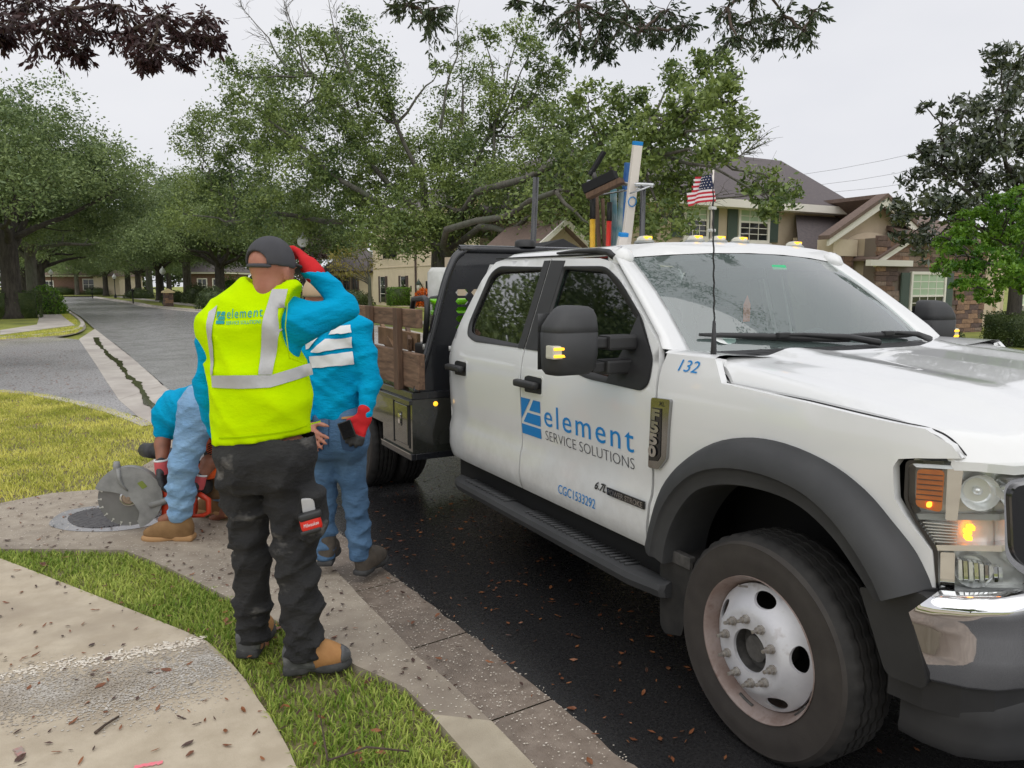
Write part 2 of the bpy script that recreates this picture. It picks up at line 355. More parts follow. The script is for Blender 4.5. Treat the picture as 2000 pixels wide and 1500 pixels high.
mat('plastic_gloss', (.012, .012, .013), .15, coat=.5)
mat('steel_black', (.010, .011, .014), .22, coat=.5, rvar=.1, c2=(.018, .019, .022), ns=3)
mat('toolbox_black', (.020, .022, .018), .13, coat=.8, c2=(.034, .034, .030), ns=2.5, rvar=.06)
mat('chrome', (.82, .82, .83), .05, metal=1, c2=(.74, .74, .75), ns=3)
mat('chrome_worn', (.62, .62, .63), .13, metal=1, c2=(.45, .45, .46), ns=14, rvar=.08)
mat('aluminium', (.55, .56, .57), .35, metal=1, c2=(.42, .43, .44), ns=30, rvar=.1)
mat('rubber', (.014, .0135, .013), .72, c2=(.028, .026, .024), ns=14, bump=.3, bs=90, bd=.002)
mat('rubber_wall', (.033, .028, .025), .68, c2=(.045, .039, .034), ns=9, bump=.2, bs=120, bd=.002)
mat('wheel_paint', (.50, .50, .53), .42, c2=(.60, .60, .62), ns=8, c3=(.34, .31, .30), ns3=16, thr3=(.58, .8), metal=.15)
mat('wheel_rust', (.22, .155, .13), .5, c2=(.36, .30, .28), ns=10, c3=(.15, .085, .06), ns3=20, thr3=(.5, .75))
mat('hub_dark', (.05, .048, .046), .6, c2=(.10, .095, .09), ns=30)
mat('bolt_steel', (.42, .40, .37), .4, metal=.7, c2=(.30, .27, .24), ns=60)
glassmat('glass_tint', (.02, .022, .025), .40)
glassmat('glass_door', (.16, .21, .20), .13)
glassmat('glass_wind', (.68, .82, .78), .20, haze=.13, hazecol=(.66, .84, .80), rough=.02)
glassmat('lens_clear', (.95, .96, .95), .05)
mat('mirror_glass', (.8, .8, .8), .02, metal=1)
mat('amber', (.55, .15, .012), .18, coat=.6, c2=(.42, .10, .008), ns=12)
mat('amber_lit', (.9, .42, .02), .3, emit=(1, .5, .03), estr=1.3)
mat('bulb_lit', (1, .35, .02), .4, emit=(1, .28, .02), estr=3.2)
mat('marker_clear', (.62, .60, .50), .2, coat=.5)
mat('reflector', (.85, .86, .86), .15, metal=.55, c2=(.7, .72, .72), ns=20)
mat('housing_grey', (.30, .31, .30), .3, metal=.3)
mat('lamp_inner', (.70, .71, .69), .25, metal=.35)
mat('decal_blue', S(0, 128, 200), .4)
mat('decal_text_dark', S(70, 72, 78), .45)
mat('decal_dark', (.02, .02, .02), .3)
mat('seat_cloth', (.06, .062, .066), .9)
mat('dash', (.035, .036, .038), .7)
mat('air_tag', (.75, .16, .06), .6)
mat('paper', (.75, .78, .76), .8)
mat('sticker_green', S(60, 190, 130), .6)
mat('wood_stake', S(108, 84, 66), .75, c2=S(132, 104, 82), ns=6, stretch=(9, 1, 9), bump=.5, bs=18, c3=S(80, 60, 46), ns3=5, bd=.003)
mat('wood_dark', S(82, 62, 48), .8, c2=S(104, 80, 62), ns=6, stretch=(9, 9, 1), bump=.4, bs=18)
mat('wood_pale', S(150, 120, 92), .8, c2=S(120, 94, 70), ns=8, bump=.3, bs=30)
mat('lime_plastic', S(128, 215, 20), .3, coat=.3)
mat('white_plastic', (.62, .62, .60), .4, c2=(.5, .5, .47), ns=10)
mat('yellow_paint', S(222, 176, 40), .5, c2=S(196, 150, 30), ns=14)
mat('red_plastic', S(214, 44, 30), .4)
mat('blue_steel', S(32, 86, 160), .45, c2=S(60, 110, 165), ns=12)
mat('teal_worn', S(70, 118, 128), .5, c2=S(140, 150, 148), ns=10)
mat('level_white', S(222, 214, 206), .4, metal=.1)
mat('brush_black', (.008, .008, .009), .9)
mat('flag_red', S(186, 42, 58), .85); mat('flag_white', S(226, 218, 222), .85); mat('flag_blue', S(32, 42, 72), .85)
# people
mat('hivis_seam', (.36, .55, .0), .9, spec=.05)
mat('hivis', (.56, .83, .0), .9, spec=.05, c2=(.51, .79, .0), ns=9, bump=.35, bs=14, bd=.014, stretch=(1, 1, 1.6))
mat('hivis_trim', (.66, .93, .02), .8)
mat('reflective_tape', (.42, .42, .42), .42, c2=(.50, .50, .50), ns=12, metal=.15, bump=.35, bs=22, bd=.004)
mat('shirt_blue', S(0, 158, 204), .9, spec=.1, c2=S(0, 146, 192), ns=5, bump=.6, bs=22, bd=.016, stretch=(1, 1, 2.2))
mat('print_white', (.76, .77, .78), .8, c2=(.70, .71, .72), ns=20)
mat('print_teal', S(40, 150, 150), .85)
mat('print_grey', S(120, 132, 60), .85)
mat('trouser_black', (.013, .013, .014), .92, c2=(.024, .024, .024), ns=7, c3=(.20, .19, .175), ns3=5, thr3=(.60, .80), bump=.7, bs=26, bd=.02, stretch=(1, 1, 1.8))
mat('denim_blue', S(66, 98, 130), .9, c2=S(90, 122, 154), ns=6, bump=.7, bs=24, bd=.016, stretch=(1, 1, 2.2), c3=S(58, 88, 120), ns3=3)
mat('vent_chrome', (.40, .40, .40), .10, metal=1, c2=(.30, .30, .30), ns=6)
mat('denim_light', S(116, 152, 188), .9, c2=S(142, 176, 206), ns=6, bump=.7, bs=24, bd=.016, stretch=(1, 1, 2.2), c3=S(110, 150, 188), ns3=3)
mat('denim_seam', S(40, 62, 88), .9)
mat('skin', S(176, 122, 100), .55, c2=S(160, 104, 84), ns=14, sub=.08, bump=.15, bs=120, bd=.001)
mat('skin_tan', S(150, 98, 76), .55, c2=S(128, 82, 62), ns=14, sub=.08)
mat('hair_grey', S(120, 104, 96), .8, c2=S(90, 78, 72), ns=90, bump=.4, bs=300, bd=.001)
mat('cap_grey', S(70, 70, 74), .9, c2=S(60, 60, 64), ns=8, bump=.3, bs=300, bd=.001)
mat('cap_tan', S(180, 158, 130), .9)
mat('glove_faded', S(196, 84, 88), .85, bump=.3, bs=240, bd=.002)
mat('glove_red', S(196, 40, 44), .85, spec=.2, bump=.3, bs=240, bd=.002)
mat('glove_black', (.02, .02, .022), .7, c2=(.05, .05, .052), ns=20, bump=.3, bs=90, bd=.002)
mat('boot_tan', S(178, 132, 82), .8, c2=S(160, 114, 68), ns=9, bump=.3, bs=40)
mat('boot_suede', S(140, 108, 70), .9, c2=S(120, 90, 56), ns=10, bump=.3, bs=60)
mat('boot_sole', S(168, 130, 88), .8)
mat('sole_black', (.022, .022, .022), .8, c2=(.06, .06, .06), ns=14)
mat('shoe_dark', S(66, 60, 54), .85, c2=S(92, 84, 74), ns=12)
mat('heel_rubber', (.075, .077, .08), .6, c2=(.20, .20, .20), ns=18, thr=(.5, .72))
mat('chap_brown', S(104, 82, 56), .9, c2=S(84, 64, 42), ns=9, bump=.4, bs=18)
mat('saw_orange', S(226, 92, 30), .4)
mat('saw_red', S(200, 62, 34), .4)
mat('saw_grey', (.20, .20, .195), .5, c2=(.28, .28, .27), ns=12, bump=.15, bs=60)
mat('blade_steel', (.17, .17, .175), .34, metal=.6, c2=(.23, .23, .235), ns=6)
mat('segment_bright', (.60, .60, .58), .35, metal=.6)
mat('flange_rust', (.36, .27, .19), .55, metal=.3, c2=(.22, .16, .12), ns=30)
mat('neon_yellow', S(226, 226, 30), .5)
# houses
mat('stucco_beige', S(196, 180, 158), .95, c2=S(188, 172, 150), ns=3, bump=.3, bs=60, world=True)
mat('stucco_cream', S(228, 212, 186), .95, c2=S(220, 204, 178), ns=2, bump=.2, bs=50, world=True)
mat('stucco_pale', S(214, 200, 178), .95, c2=S(206, 190, 168), ns=2, world=True)
mat('shingle', S(84, 78, 80), .9, c2=S(98, 90, 90), ns=12, world=True, bump=.4, bs=30)
mat('shingle_brown', S(104, 88, 80), .9, c2=S(120, 102, 92), ns=12, world=True)
mat('trim_white', S(228, 224, 214), .7)
mat('shutter_green', S(82, 96, 88), .7)
mat('shutter_brown', S(84, 70, 68), .7)
mat('window_dark', (.02, .024, .026), .06, coat=.5)
mat('blind_green', S(168, 190, 160), .6)
for i, c in enumerate(((140, 112, 96), (118, 96, 88), (160, 128, 104), (104, 86, 82), (132, 104, 86), (150, 130, 116))):
    mat('stone_%d' % i, S(*c), .9, c2=S(*[int(q * .82) for q in c]), ns=14, bump=.6, bs=24, world=True)
mat('mortar', S(120, 108, 98), .95)
for i, c in enumerate(((132, 104, 90), (122, 96, 84), (146, 116, 98))):
    mat('brick_%d' % i, S(*c), .9, c2=S(*[int(q * .85) for q in c]), ns=6, world=True)
mat('lamp_globe', (.8, .82, .82), .4); mat('post_black', (.012, .012, .012), .5)
mat('cap_stone', S(226, 206, 160), .8)
mat('wire', (.10, .10, .11), .6)
# ---------------------------------------------------------------- ground, road, kerbs
def sheet(name, poly, m, z=0, step=.5, rim=None, zf=None, smooth=True):
    fn = (lambda x, y: (x, y, zf(x, y))) if zf else (lambda x, y: (x, y, z))
    o = panel(name, poly, fn, m, None, step, rim=rim, smooth=smooth); o['kind'] = 'structure'; return o
g = MB().add([(-900, -900, -.06), (900, -900, -.06), (900, 900, -.06), (-900, 900, -.06)], [(0, 1, 2, 3)]).out('ground', 'lawn_far'); g['kind'] = 'structure'
ZK = .12
A_px = [(1242, 1500), (1180, 1452), (1116, 1400), (1047, 1340), (960, 1270), (873, 1205), (800, 1148), (726, 1093), (640, 1022), (520, 922), (420, 838), (320, 753), (256, 697), (184, 641), (160, 620), (134, 604), (118, 590), (105, 581)]
A = gpts(A_px)
d0 = Vector(A[0]) - Vector(A[3]); A = [tuple(Vector(A[0]) + d0.normalized() * 9)] + A
Rr = gpts([(378, 615), (315, 602), (267, 594), (210, 585), (183, 581)])
Rr = [(8.6, -30), (8.7, 5), (8.9, 20), (9.1, 32)] + Rr[1:]
Ae = [A[0]]
for a, b in zip(dens(A, .06, False)[1:], dens(A, .06, False)):  # ragged laid edge of the asphalt
    n = mnoise.noise((a[0] * 7, a[1] * 7, 1)) * .018 + mnoise.noise((a[0] * 25, a[1] * 25, 4)) * .008
    Ae.append((a[0] + n - .012, a[1] + n * .6))
road = sheet('road', Ae + [(Ae[-1][0] - 1, Ae[-1][1] + 3), (Rr[-1][0] + 30, Rr[-1][1] + 8)] + list(reversed(Rr)) + [(Ae[0][0], -30)], 'asphalt_near', .012, 3.0, rim=(0, 0, -.03))
# side street joining from the left
sheet('side_street', gpts([(-900, 712), (-300, 680), (0, 664), (100, 658), (156, 664), (188, 712), (250, 782), (290, 815), (150, 800), (0, 775), (-300, 770), (-900, 800)]), 'asphalt_sheen', .006, 1.0)
# valley gutter across the side street, in slabs
VL = gpts([(154, 663), (172, 690), (190, 717), (210, 749), (232, 782), (272, 817), (330, 842), (420, 885)])
VR = gpts([(186, 642), (222, 670), (256, 697), (288, 725), (320, 753), (372, 797), (420, 838), (500, 905)])
val = empty('valley_gutter'); val['kind'] = 'structure'
for i in range(len(VL) - 1):
    q = [Vector(VL[i]), Vector(VR[i]), Vector(VR[i + 1]), Vector(VL[i + 1])]; c = sum(q, Vector((0, 0))) / 4
    pl = [tuple(c + (p - c) * .9985) for p in q]
    MB().prism(pl, lambda x, y, d: (x, y, d), .004 - .02, .010 + .002 * (i % 2)).out('slab', 'concrete_far', val)
ws = []
for (x0, y0), (x1, y1), wd in zip([(186, 660), (193, 672), (205, 686), (214, 697), (228, 707), (240, 722), (252, 737), (262, 748), (278, 768), (290, 785)], [(193, 672), (205, 686), (214, 697), (228, 707), (240, 722), (252, 737), (262, 748), (278, 768), (290, 785), (312, 806)], [7, 9, 10, 8, 9, 10, 9, 12, 9, 14]):
    ws.append(((x0, y0), wd))
ws.append(((330, 822), 26))
L_ = gpts([(x - wd * (.5 + .35 * math.sin(i * 2.3)), y) for i, ((x, y), wd) in enumerate(ws)]); R_ = gpts([(x + wd * (.6 + .4 * math.cos(i * 1.7)), y) for i, ((x, y), wd) in enumerate(ws)])
rag = lambda P, s: [(x + mnoise.noise((x * 3, y * 3, s)) * .055, y + mnoise.noise((x * 4, y * 4, s + 3)) * .04) for x, y in dens(P, .12, False)]
pu = sheet('puddle', rag(L_, 1) + list(reversed(rag(R_, 7))), 'puddle', .020, .3); pu['kind'] = 'structure'
# near gutter slabs and kerb
K_px = [(1047, 1500), (1004, 1455), (960, 1409), (915, 1367), (873, 1327), (817, 1283), (760, 1222), (700, 1162)]
K = gpts(K_px, ZK); K = [tuple(Vector(K[0]) + (Vector(K[0]) - Vector(K[3])).normalized() * 9)] + K
KB_px = [(936, 1500), (904, 1465), (873, 1430), (843, 1396), (793, 1344), (745, 1321), (696, 1300), (640, 1268), (532, 1208), (448, 1168), (392, 1140), (336, 1112), (280, 1088), (240, 1074), (120, 1072), (0, 1072), (-300, 1068)]
KB = gpts(KB_px, ZK); KB0 = tuple(Vector(KB[0]) + (Vector(K[0]) - Vector(K[1])))
ramp = gpts([(640, 1098), (560, 1018), (470, 930), (390, 865), (310, 824)], .02)
L1e = gpts([(303, 830), (302, 862), (302, 895), (275, 916), (240, 940), (200, 960), (100, 968), (0, 988), (-300, 1010)], .10)
rline = [Vector(p) for p in ramp]
def seg_d(p, a, b):
    t = max(0, min(1, (p - a).dot(b - a) / (b - a).length_squared)); return (p - a - (b - a) * t).length
def ramp_z(x, y):
    p = Vector((x, y)); d = min(seg_d(p, a, b) for a, b in zip(rline, rline[1:])); e = (p - Vector(K[-1])).length
    t = min(1, d / .75) if y > 3.6 else 1
    return .02 + (ZK - .02) * t
sheet('kerb_ramp', K[3:] + ramp + L1e + list(reversed(KB[3:])), 'concrete_flecked', 0, .12, rim=(0, 0, -.16), zf=ramp_z)
sheet('kerb', K[:4] + [KB[3], KB[2], KB[1], KB[0], KB0], 'kerb_concrete', ZK + .003, .25, rim=(0, 0, -.16))
gut = empty('gutter'); gut['kind'] = 'structure'
Kg = [Vector(p) for p in smooth_line(K[1:] + [ramp[0], ramp[1], ramp[2], ramp[3]], 3)]; Ag = [Vector(p) for p in A]
def nearest(p, P): return min((p + (q - p)) if False else q for q in [a + (b - a) * max(0, min(1, (p - a).dot(b - a) / (b - a).length_squared)) for a, b in zip(P, P[1:])] if True) if False else min([a + (b - a) * max(0, min(1, (p - a).dot(b - a) / (b - a).length_squared)) for a, b in zip(P, P[1:])], key=lambda q: (q - p).length)
kk = [Vector(K[0])] + Kg; acc = [kk[0]]; slabs = []; run = 0
cuts = [Vector(K[0]), Vector(gpts([(955, 1408)])[0]), Vector(gpts([(800, 1270)])[0]), Vector(gpts([(690, 1165)])[0]), Vector(gpts([(560, 1030)])[0]), Vector(gpts([(420, 890)])[0])]
allk = dens([tuple(k) for k in kk], .08, False)
ci = [min(range(len(allk)), key=lambda i: (Vector(allk[i]) - c).length) for c in cuts]
for a, b in zip(ci, ci[1:]):
    ks = [Vector(allk[i]) for i in range(a, b + 1)]; as_ = [nearest(k, Ag) + Vector((.06, .02)) for k in ks]
    if len(ks) < 3: continue
    ks = [k + Vector((-.05, -.03)) for k in ks]
    g0 = (ks[1] - ks[0]).normalized() * .004; ks[0] += g0; as_[0] += g0; ks[-1] -= g0; as_[-1] -= g0
    m = MB(); m.grid([[(p.x, p.y, .009 + .012 * (1 - j / 4)) for j, p in ((j, k + (q - k) * (j / 4)) for j in range(5))] for k, q in zip(ks, as_)])
    m.out('slab', 'gutter', gut, smooth=True)
# grass strip and walk in the foreground
Wpx = [(650, 1640), (580, 1500), (562, 1460), (540, 1420), (520, 1388), (500, 1360), (478, 1326), (456, 1300), (430, 1274), (404, 1252), (360, 1232), (280, 1200), (180, 1160), (68, 1116), (0, 1090), (-500, 1070)]
We = gpts(Wpx, .11)
Gpoly = [KB0] + KB + list(reversed(We))
sheet('verge', Gpoly, 'soil', .085, .2)
Wpoly = We + gpts([(-900, 1200), (-900, 2400), (650, 2400)], .11)
Wpoly = We + [(-4.5, 3.2), (-4.5, -3), (1.6, -3)]
sheet('sidewalk', Wpoly, 'concrete', .11, .3, rim=(0, 0, -.12))
def wob(P, a, s): return [(x + mnoise.noise((x * 9, y * 9, s)) * a, y + mnoise.noise((x * 9, y * 9, s + 5)) * a) for x, y in dens(P, .05, False)]
bu = gpts([(-200, 1350), (0, 1324), (160, 1300), (280, 1280), (396, 1254)], .11); bl = gpts([(462, 1312), (400, 1360), (240, 1396), (0, 1412), (-200, 1430)], .11)
# ribbed warning plate set in the ramp, in a skin of wet slurry
pc = at(190, 1010, z=ZK); 
def oval(c, a, b, rz, n=40, wv=0): 
    return [(c[0] + math.cos(rz) * a * math.cos(t) * (1 + wv * math.sin(3 * t + 1)) - math.sin(rz) * b * math.sin(t), c[1] + math.sin(rz) * a * math.cos(t) * (1 + wv * math.sin(3 * t + 1)) + math.cos(rz) * b * math.sin(t)) for t in [2 * pi * i / n for i in range(n)]]
wet = gpts([(96, 1022), (120, 1002), (160, 992), (230, 985), (300, 985), (330, 1000), (320, 1018), (280, 1030), (220, 1038), (150, 1038), (110, 1032)], ZK)
sheet('wet_patch', smooth_line(wet, 5, True), 'wet_slurry', ZK + .0025, .2)
pl = gpts([(132, 1014), (150, 1002), (190, 994), (250, 990), (310, 992), (316, 1006), (290, 1016), (240, 1026), (190, 1032), (150, 1028)], ZK)
plate = empty('tactile_plate', label='dark ribbed warning plate set in the kerb ramp under the saw blade', cat='plate')
pl = smooth_line(pl, 5, True)
panel('base', pl, lambda x, y: (x, y, ZK + .006), 'plate_iron', plate, .1)
dr = Vector((.55, -.83)).normalized(); nr = Vector((-dr.y, dr.x)); m = MB(); cen = Vector((sum(p[0] for p in pl) / len(pl), sum(p[1] for p in pl) / len(pl)))
for k in range(-40, 41):
    o = cen + nr * k * .022
    ts = [t * .01 for t in range(-120, 121) if inside(np.array([[o.x + dr.x * t * .01, o.y + dr.y * t * .01]]), pl)[0]]
    if len(ts) > 3:
        a = o + dr * ts[0]; b = o + dr * ts[-1]; w_ = nr * .005
        m.add([(a.x - w_.x, a.y - w_.y, ZK + .006), (a.x + w_.x, a.y + w_.y, ZK + .006), (b.x + w_.x, b.y + w_.y, ZK + .006), (b.x - w_.x, b.y - w_.y, ZK + .006), (a.x, a.y, ZK + .011), (b.x, b.y, ZK + .011)], [(0, 1, 4), (2, 3, 5), (1, 2, 5, 4), (3, 0, 4, 5)])
o = m.out('rib', 'plate_iron', plate); o['kind'] = 'stuff'
# corner lawn by the side street
L1top = gpts([(-900, 800), (-300, 762), (0, 762), (64, 767), (112, 775), (160, 785), (224, 801), (272, 817), (303, 830)], .10)
L1poly = L1top + L1e[1:] + [(-12, 6)]
sheet('corner_lawn', L1poly, 'soil', .085, .4)
lk = [Vector(p) for p in L1top]
kerbpath = []
for i, p in enumerate(lk):
    t = (lk[min(i + 1, len(lk) - 1)] - lk[max(i - 1, 0)]).normalized(); kerbpath.append((p, Vector((-t.y, t.x))))
m = MB(); m.grid([[(p.x + n.x * d, p.y + n.y * d, z) for d, z in ((-.14, .07), (-.14, .105), (0, .105), (.03, .09), (.05, -.01))] for p, n in kerbpath]); o = m.out('corner_kerb', 'concrete_far', None, angle=40); o['kind'] = 'structure'
# opposite corner: kerb, verge, walk
fk = [Vector(p) for p in smooth_line(gpts([(-500, 704), (-100, 674), (0, 667), (60, 663), (120, 657), (150, 651), (166, 643), (166, 633), (152, 621), (136, 610), (121, 597), (109, 587), (100, 580.5)]), 4)]
m = MB(); rows = []; fb = []
for i, p in enumerate(fk):
    t = (fk[min(i + 1, len(fk) - 1)] - fk[max(i - 1, 0)]).normalized(); n = Vector((-t.y, t.x))
    rows.append([(p.x + n.x * d, p.y + n.y * d, z) for d, z in ((0, 0), (.04, .13), (.18, .14), (.2, .05))]); fb.append((p.x + n.x * .19, p.y + n.y * .19))
m.grid(rows); o = m.out('far_kerb', 'concrete_far', None, angle=40); o['kind'] = 'structure'
L2 = fb + [(fb[-1][0] - 90, fb[-1][1] + 40), (fb[0][0] - 60, fb[0][1] - 2)]
sheet('far_lawn', L2, 'lawn_far', .115, 4)
swp = empty('far_walk'); swp['kind'] = 'structure'
wl = gpts([(-300, 655), (0, 645), (72, 634), (76, 622), (72, 606), (71, 594), (82, 583)], .13); wr = gpts([(-300, 668), (0, 654), (146, 635), (128, 622), (113, 608), (103, 594), (95, 583)], .13)
for a, b, c, d in zip(wl, wr, wr[1:], wl[1:]):
    cc = [(a[i] + b[i] + c[i] + d[i]) / 4 for i in (0, 1)]
    MB().prism([tuple(cc[i] + (p[i] - cc[i]) * .996 for i in (0, 1)) for p in (a, b, c, d)], lambda x, y, d: (x, y, d), .08, .135).out('slab', 'concrete_far', swp)
# right-hand side of the street
re = [Vector(p) for p in smooth_line(Rr, 4)]
m = MB(); m.grid([[(p.x + d, p.y, z) for d, z in ((-.45, .016), (0, .02), (.03, .13), (.2, .14), (.21, .0))] for p in re]); o = m.out('right_kerb', 'concrete_far', None, angle=40); o['kind'] = 'structure'
sheet('right_lawn', [(p.x + .2, p.y) for p in re] + [(re[-1].x + 40, re[-1].y + 6), (140, 120), (140, -40), (8.8, -40)], 'lawn_far', .11, 6)
o = MB().grid([[(p.x + 2.2, p.y, .125), (p.x + 3.5, p.y, .125)] for p in re]).out('right_walk', 'concrete_far'); o['kind'] = 'structure'
sheet('end_lawn', [(-70, re[-1].y + 8), (90, re[-1].y + 10), (90, re[-1].y + 60), (-70, re[-1].y + 60)], 'lawn_far', .10, 8)

# ---- grass blades
def blades(name, poly, dens_, h, wd, m, z, label, seed, lean=.6, segs=2, keep=None, near=None):
    r = np.random.default_rng(seed); a = np.array(poly); x0, y0 = a.min(0); x1, y1 = a.max(0)
    n = int((x1 - x0) * (y1 - y0) * dens_); P = np.c_[r.uniform(x0, x1, n), r.uniform(y0, y1, n)]; P = P[inside(P, poly)]
    if keep is not None: P = P[keep(P, r)]
    n = len(P); th = r.uniform(0, 2 * pi, n); hh = h * r.uniform(.45, 1.15, n); ww = wd * r.uniform(.6, 1.2, n); le = hh * lean * r.uniform(.3, 1.5, n)
    d = np.c_[np.cos(th), np.sin(th)]; s = np.c_[-d[:, 1], d[:, 0]]; V = np.zeros((n, 2 * segs + 1, 3))
    for k in range(segs):
        t = k / segs; c = P + d * (le * t ** 1.6)[:, None]
        for e, sg in ((0, -1), (1, 1)):
            V[:, 2 * k + e, :2] = c + s * (sg * ww * (1 - .35 * t))[:, None]; V[:, 2 * k + e, 2] = z + hh * t
    V[:, -1, :2] = P + d * le[:, None]; V[:, -1, 2] = z + hh * (1 - .25 * np.minimum(1, le / hh))
    F = []; b = (np.arange(n) * (2 * segs + 1))[:, None]
    for k in range(segs - 1): F.append(b + np.array([[2 * k, 2 * k + 1, 2 * k + 3]])); F.append(b + np.array([[2 * k, 2 * k + 3, 2 * k + 2]]))
    F.append(b + np.array([[2 * segs - 2, 2 * segs - 1, 2 * segs]]))
    o = meshobj(name, V.reshape(-1, 3), np.concatenate(F), m, None, True); tag(o, label, 'grass', None, 'stuff'); return o
def bare(P, r):
    q = np.array([mnoise.noise((x * 2.2, y * 2.2, 9)) for x, y in P]); return r.random(len(P)) < np.clip(.85 + q * .9, .25, 1)
G_in = [tuple(p) for p in Gpoly]
blades('verge_grass', G_in, 9000, .048, .0036, 'grass_blade', .085, 'coarse bright green grass of the strip between walk and kerb', 3, .75, 3, bare)
blades('lawn_grass', [p for p in L1poly if p[0] > -9], 3600, .045, .0045, 'grass_olive', .085, 'yellowish green lawn at the corner beside the saw', 4, .8, 2, bare)
blades('far_verge_grass', gpts([(-200, 662), (0, 656), (140, 638), (164, 640), (150, 650), (120, 655), (0, 663), (-200, 676)], .12) , 500, .07, .012, 'grass_olive', .115, 'thin strip of grass behind the kerb of the opposite corner', 5, .7, 1)
blades('far_strip_grass', gpts([(106, 594), (118, 600), (136, 614), (150, 626), (152, 634), (138, 630), (122, 618), (112, 606)], .12), 420, .07, .014, 'grass_olive', .115, 'grass strip between far kerb and pale walk', 6, .7, 1)
# flecks of shell in the concrete
def flecks(name, poly, n, s, m, z, seed, label):
    r = np.random.default_rng(seed); a = np.array(poly); P = np.c_[r.uniform(a[:, 0].min(), a[:, 0].max(), n * 3), r.uniform(a[:, 1].min(), a[:, 1].max(), n * 3)]; P = P[inside(P, poly)][:n]
    n = len(P); th = r.uniform(0, 2 * pi, n); sz = s * r.uniform(.4, 1.3, n); V = np.zeros((n, 5, 3)); zz = np.array([z(x, y) for x, y in P]) if callable(z) else np.full(n, z)
    for k in range(5):
        t = th + 2 * pi * k / 5; rr = sz * r.uniform(.6, 1.1, n); V[:, k, 0] = P[:, 0] + np.cos(t) * rr; V[:, k, 1] = P[:, 1] + np.sin(t) * rr * .7; V[:, k, 2] = zz
    o = meshobj(name, V.reshape(-1, 3), (np.arange(n) * 5)[:, None] + np.arange(5)[None], m, None, False); tag(o, label, 'pebbles', None, 'stuff')
flecks('shell_flecks', K[3:] + ramp + L1e + list(reversed(KB[3:])), 6500, .0046, 'aggregate', lambda x, y: ramp_z(x, y) + .0030, 11, 'pale shell flecks showing in the kerb ramp concrete')
flecks('gutter_flecks', [tuple(k) for k in kk[1:]] + list(reversed(A[1:10])), 2200, .0045, 'aggregate', .0235, 12, 'pale shell flecks showing in the gutter concrete')
r_ = np.random.default_rng(5); m = MB()
for i in range(420):
    t = r_.random() ** .7; e = Vector(bu[1]).lerp(Vector(bu[4]), t) + Vector((r_.normal(0, .01), r_.normal(0, .028) + .01)); s = r_.uniform(.004, .009)
    m.lathe([(s * .2, 0), (s, 0), (s * .8, s * .35), (s * .15, s * .45)], 6, Matrix.Translation((e.x, e.y, .1125)) @ Matrix.Rotation(r_.uniform(0, 6), 4, 'Z') @ Matrix.Diagonal((1.4, .8, 1, 1)))
tag(m.out('exposed_pebbles', 'aggregate', smooth=True), 'row of exposed cream pebbles along the pale band of the walk', 'pebbles', None, 'stuff')
rb = np.random.default_rng(21); n_ = 9000; tt = rb.random(n_); vv = rb.normal(.5, .27, n_); P0 = np.array([bu[1], bl[3]]); qa = np.array([[np.interp(t, [0, .45, .75, 1], [p[k] for p in bu[1:]]) for k in (0, 1)] for t in tt]); qb = np.array([[np.interp(t, [0, .45, .80, 1], [p[k] for p in (bl[3], bl[2], bl[1], bl[0])]) for k in (0, 1)] for t in tt]); Pp = qa + (qb - qa) * vv[:, None]; Pp = Pp[inside(Pp, Wpoly)]; n_ = len(Pp); V = np.zeros((n_, 5, 3)); th = rb.uniform(0, 6.3, n_); sz = rb.uniform(.002, .0062, n_)
for k in range(5): V[:, k, 0] = Pp[:, 0] + np.cos(th + k * 1.257) * sz * rb.uniform(.7, 1.2, n_); V[:, k, 1] = Pp[:, 1] + np.sin(th + k * 1.257) * sz * rb.uniform(.5, 1, n_); V[:, k, 2] = .1126 + rb.uniform(0, .0012, n_)
tag(meshobj('band_pebbles', V.reshape(-1, 3), (np.arange(n_) * 5)[:, None] + np.arange(5)[None], 'pebble_band', None, False), 'pale band of washed-out aggregate across the walk', 'pebbles', None, 'stuff')
# spray-paint marks
def strip(name, px, wd, m, z, label):
    P = [Vector(p) for p in gpts(px, .11)]; t = (P[-1] - P[0]).normalized(); n = Vector((-t.y, t.x)); k = 14; e = []
    for s in (1, -1):
        e.append([tuple(P[0].lerp(P[-1], i / k) + n * s * wd * (.8 + .5 * mnoise.noise((i * .7, s * 3, 1)))) for i in range(k + 1)])
    o = panel(name, e[0] + list(reversed(e[1])), lambda x, y: (x, y, z), m, None, .02); tag(o, label, 'paint mark')
strip('paint_mark', [(262, 1500), (318, 1490)], .012, 'pink_paint', .1135, 'bright pink spray mark at the bottom edge of the walk')
strip('paint_mark', [(34, 1462), (42, 1476)], .016, 'red_paint_faded', .1135, 'faded red spray blotch at the bottom left of the walk')
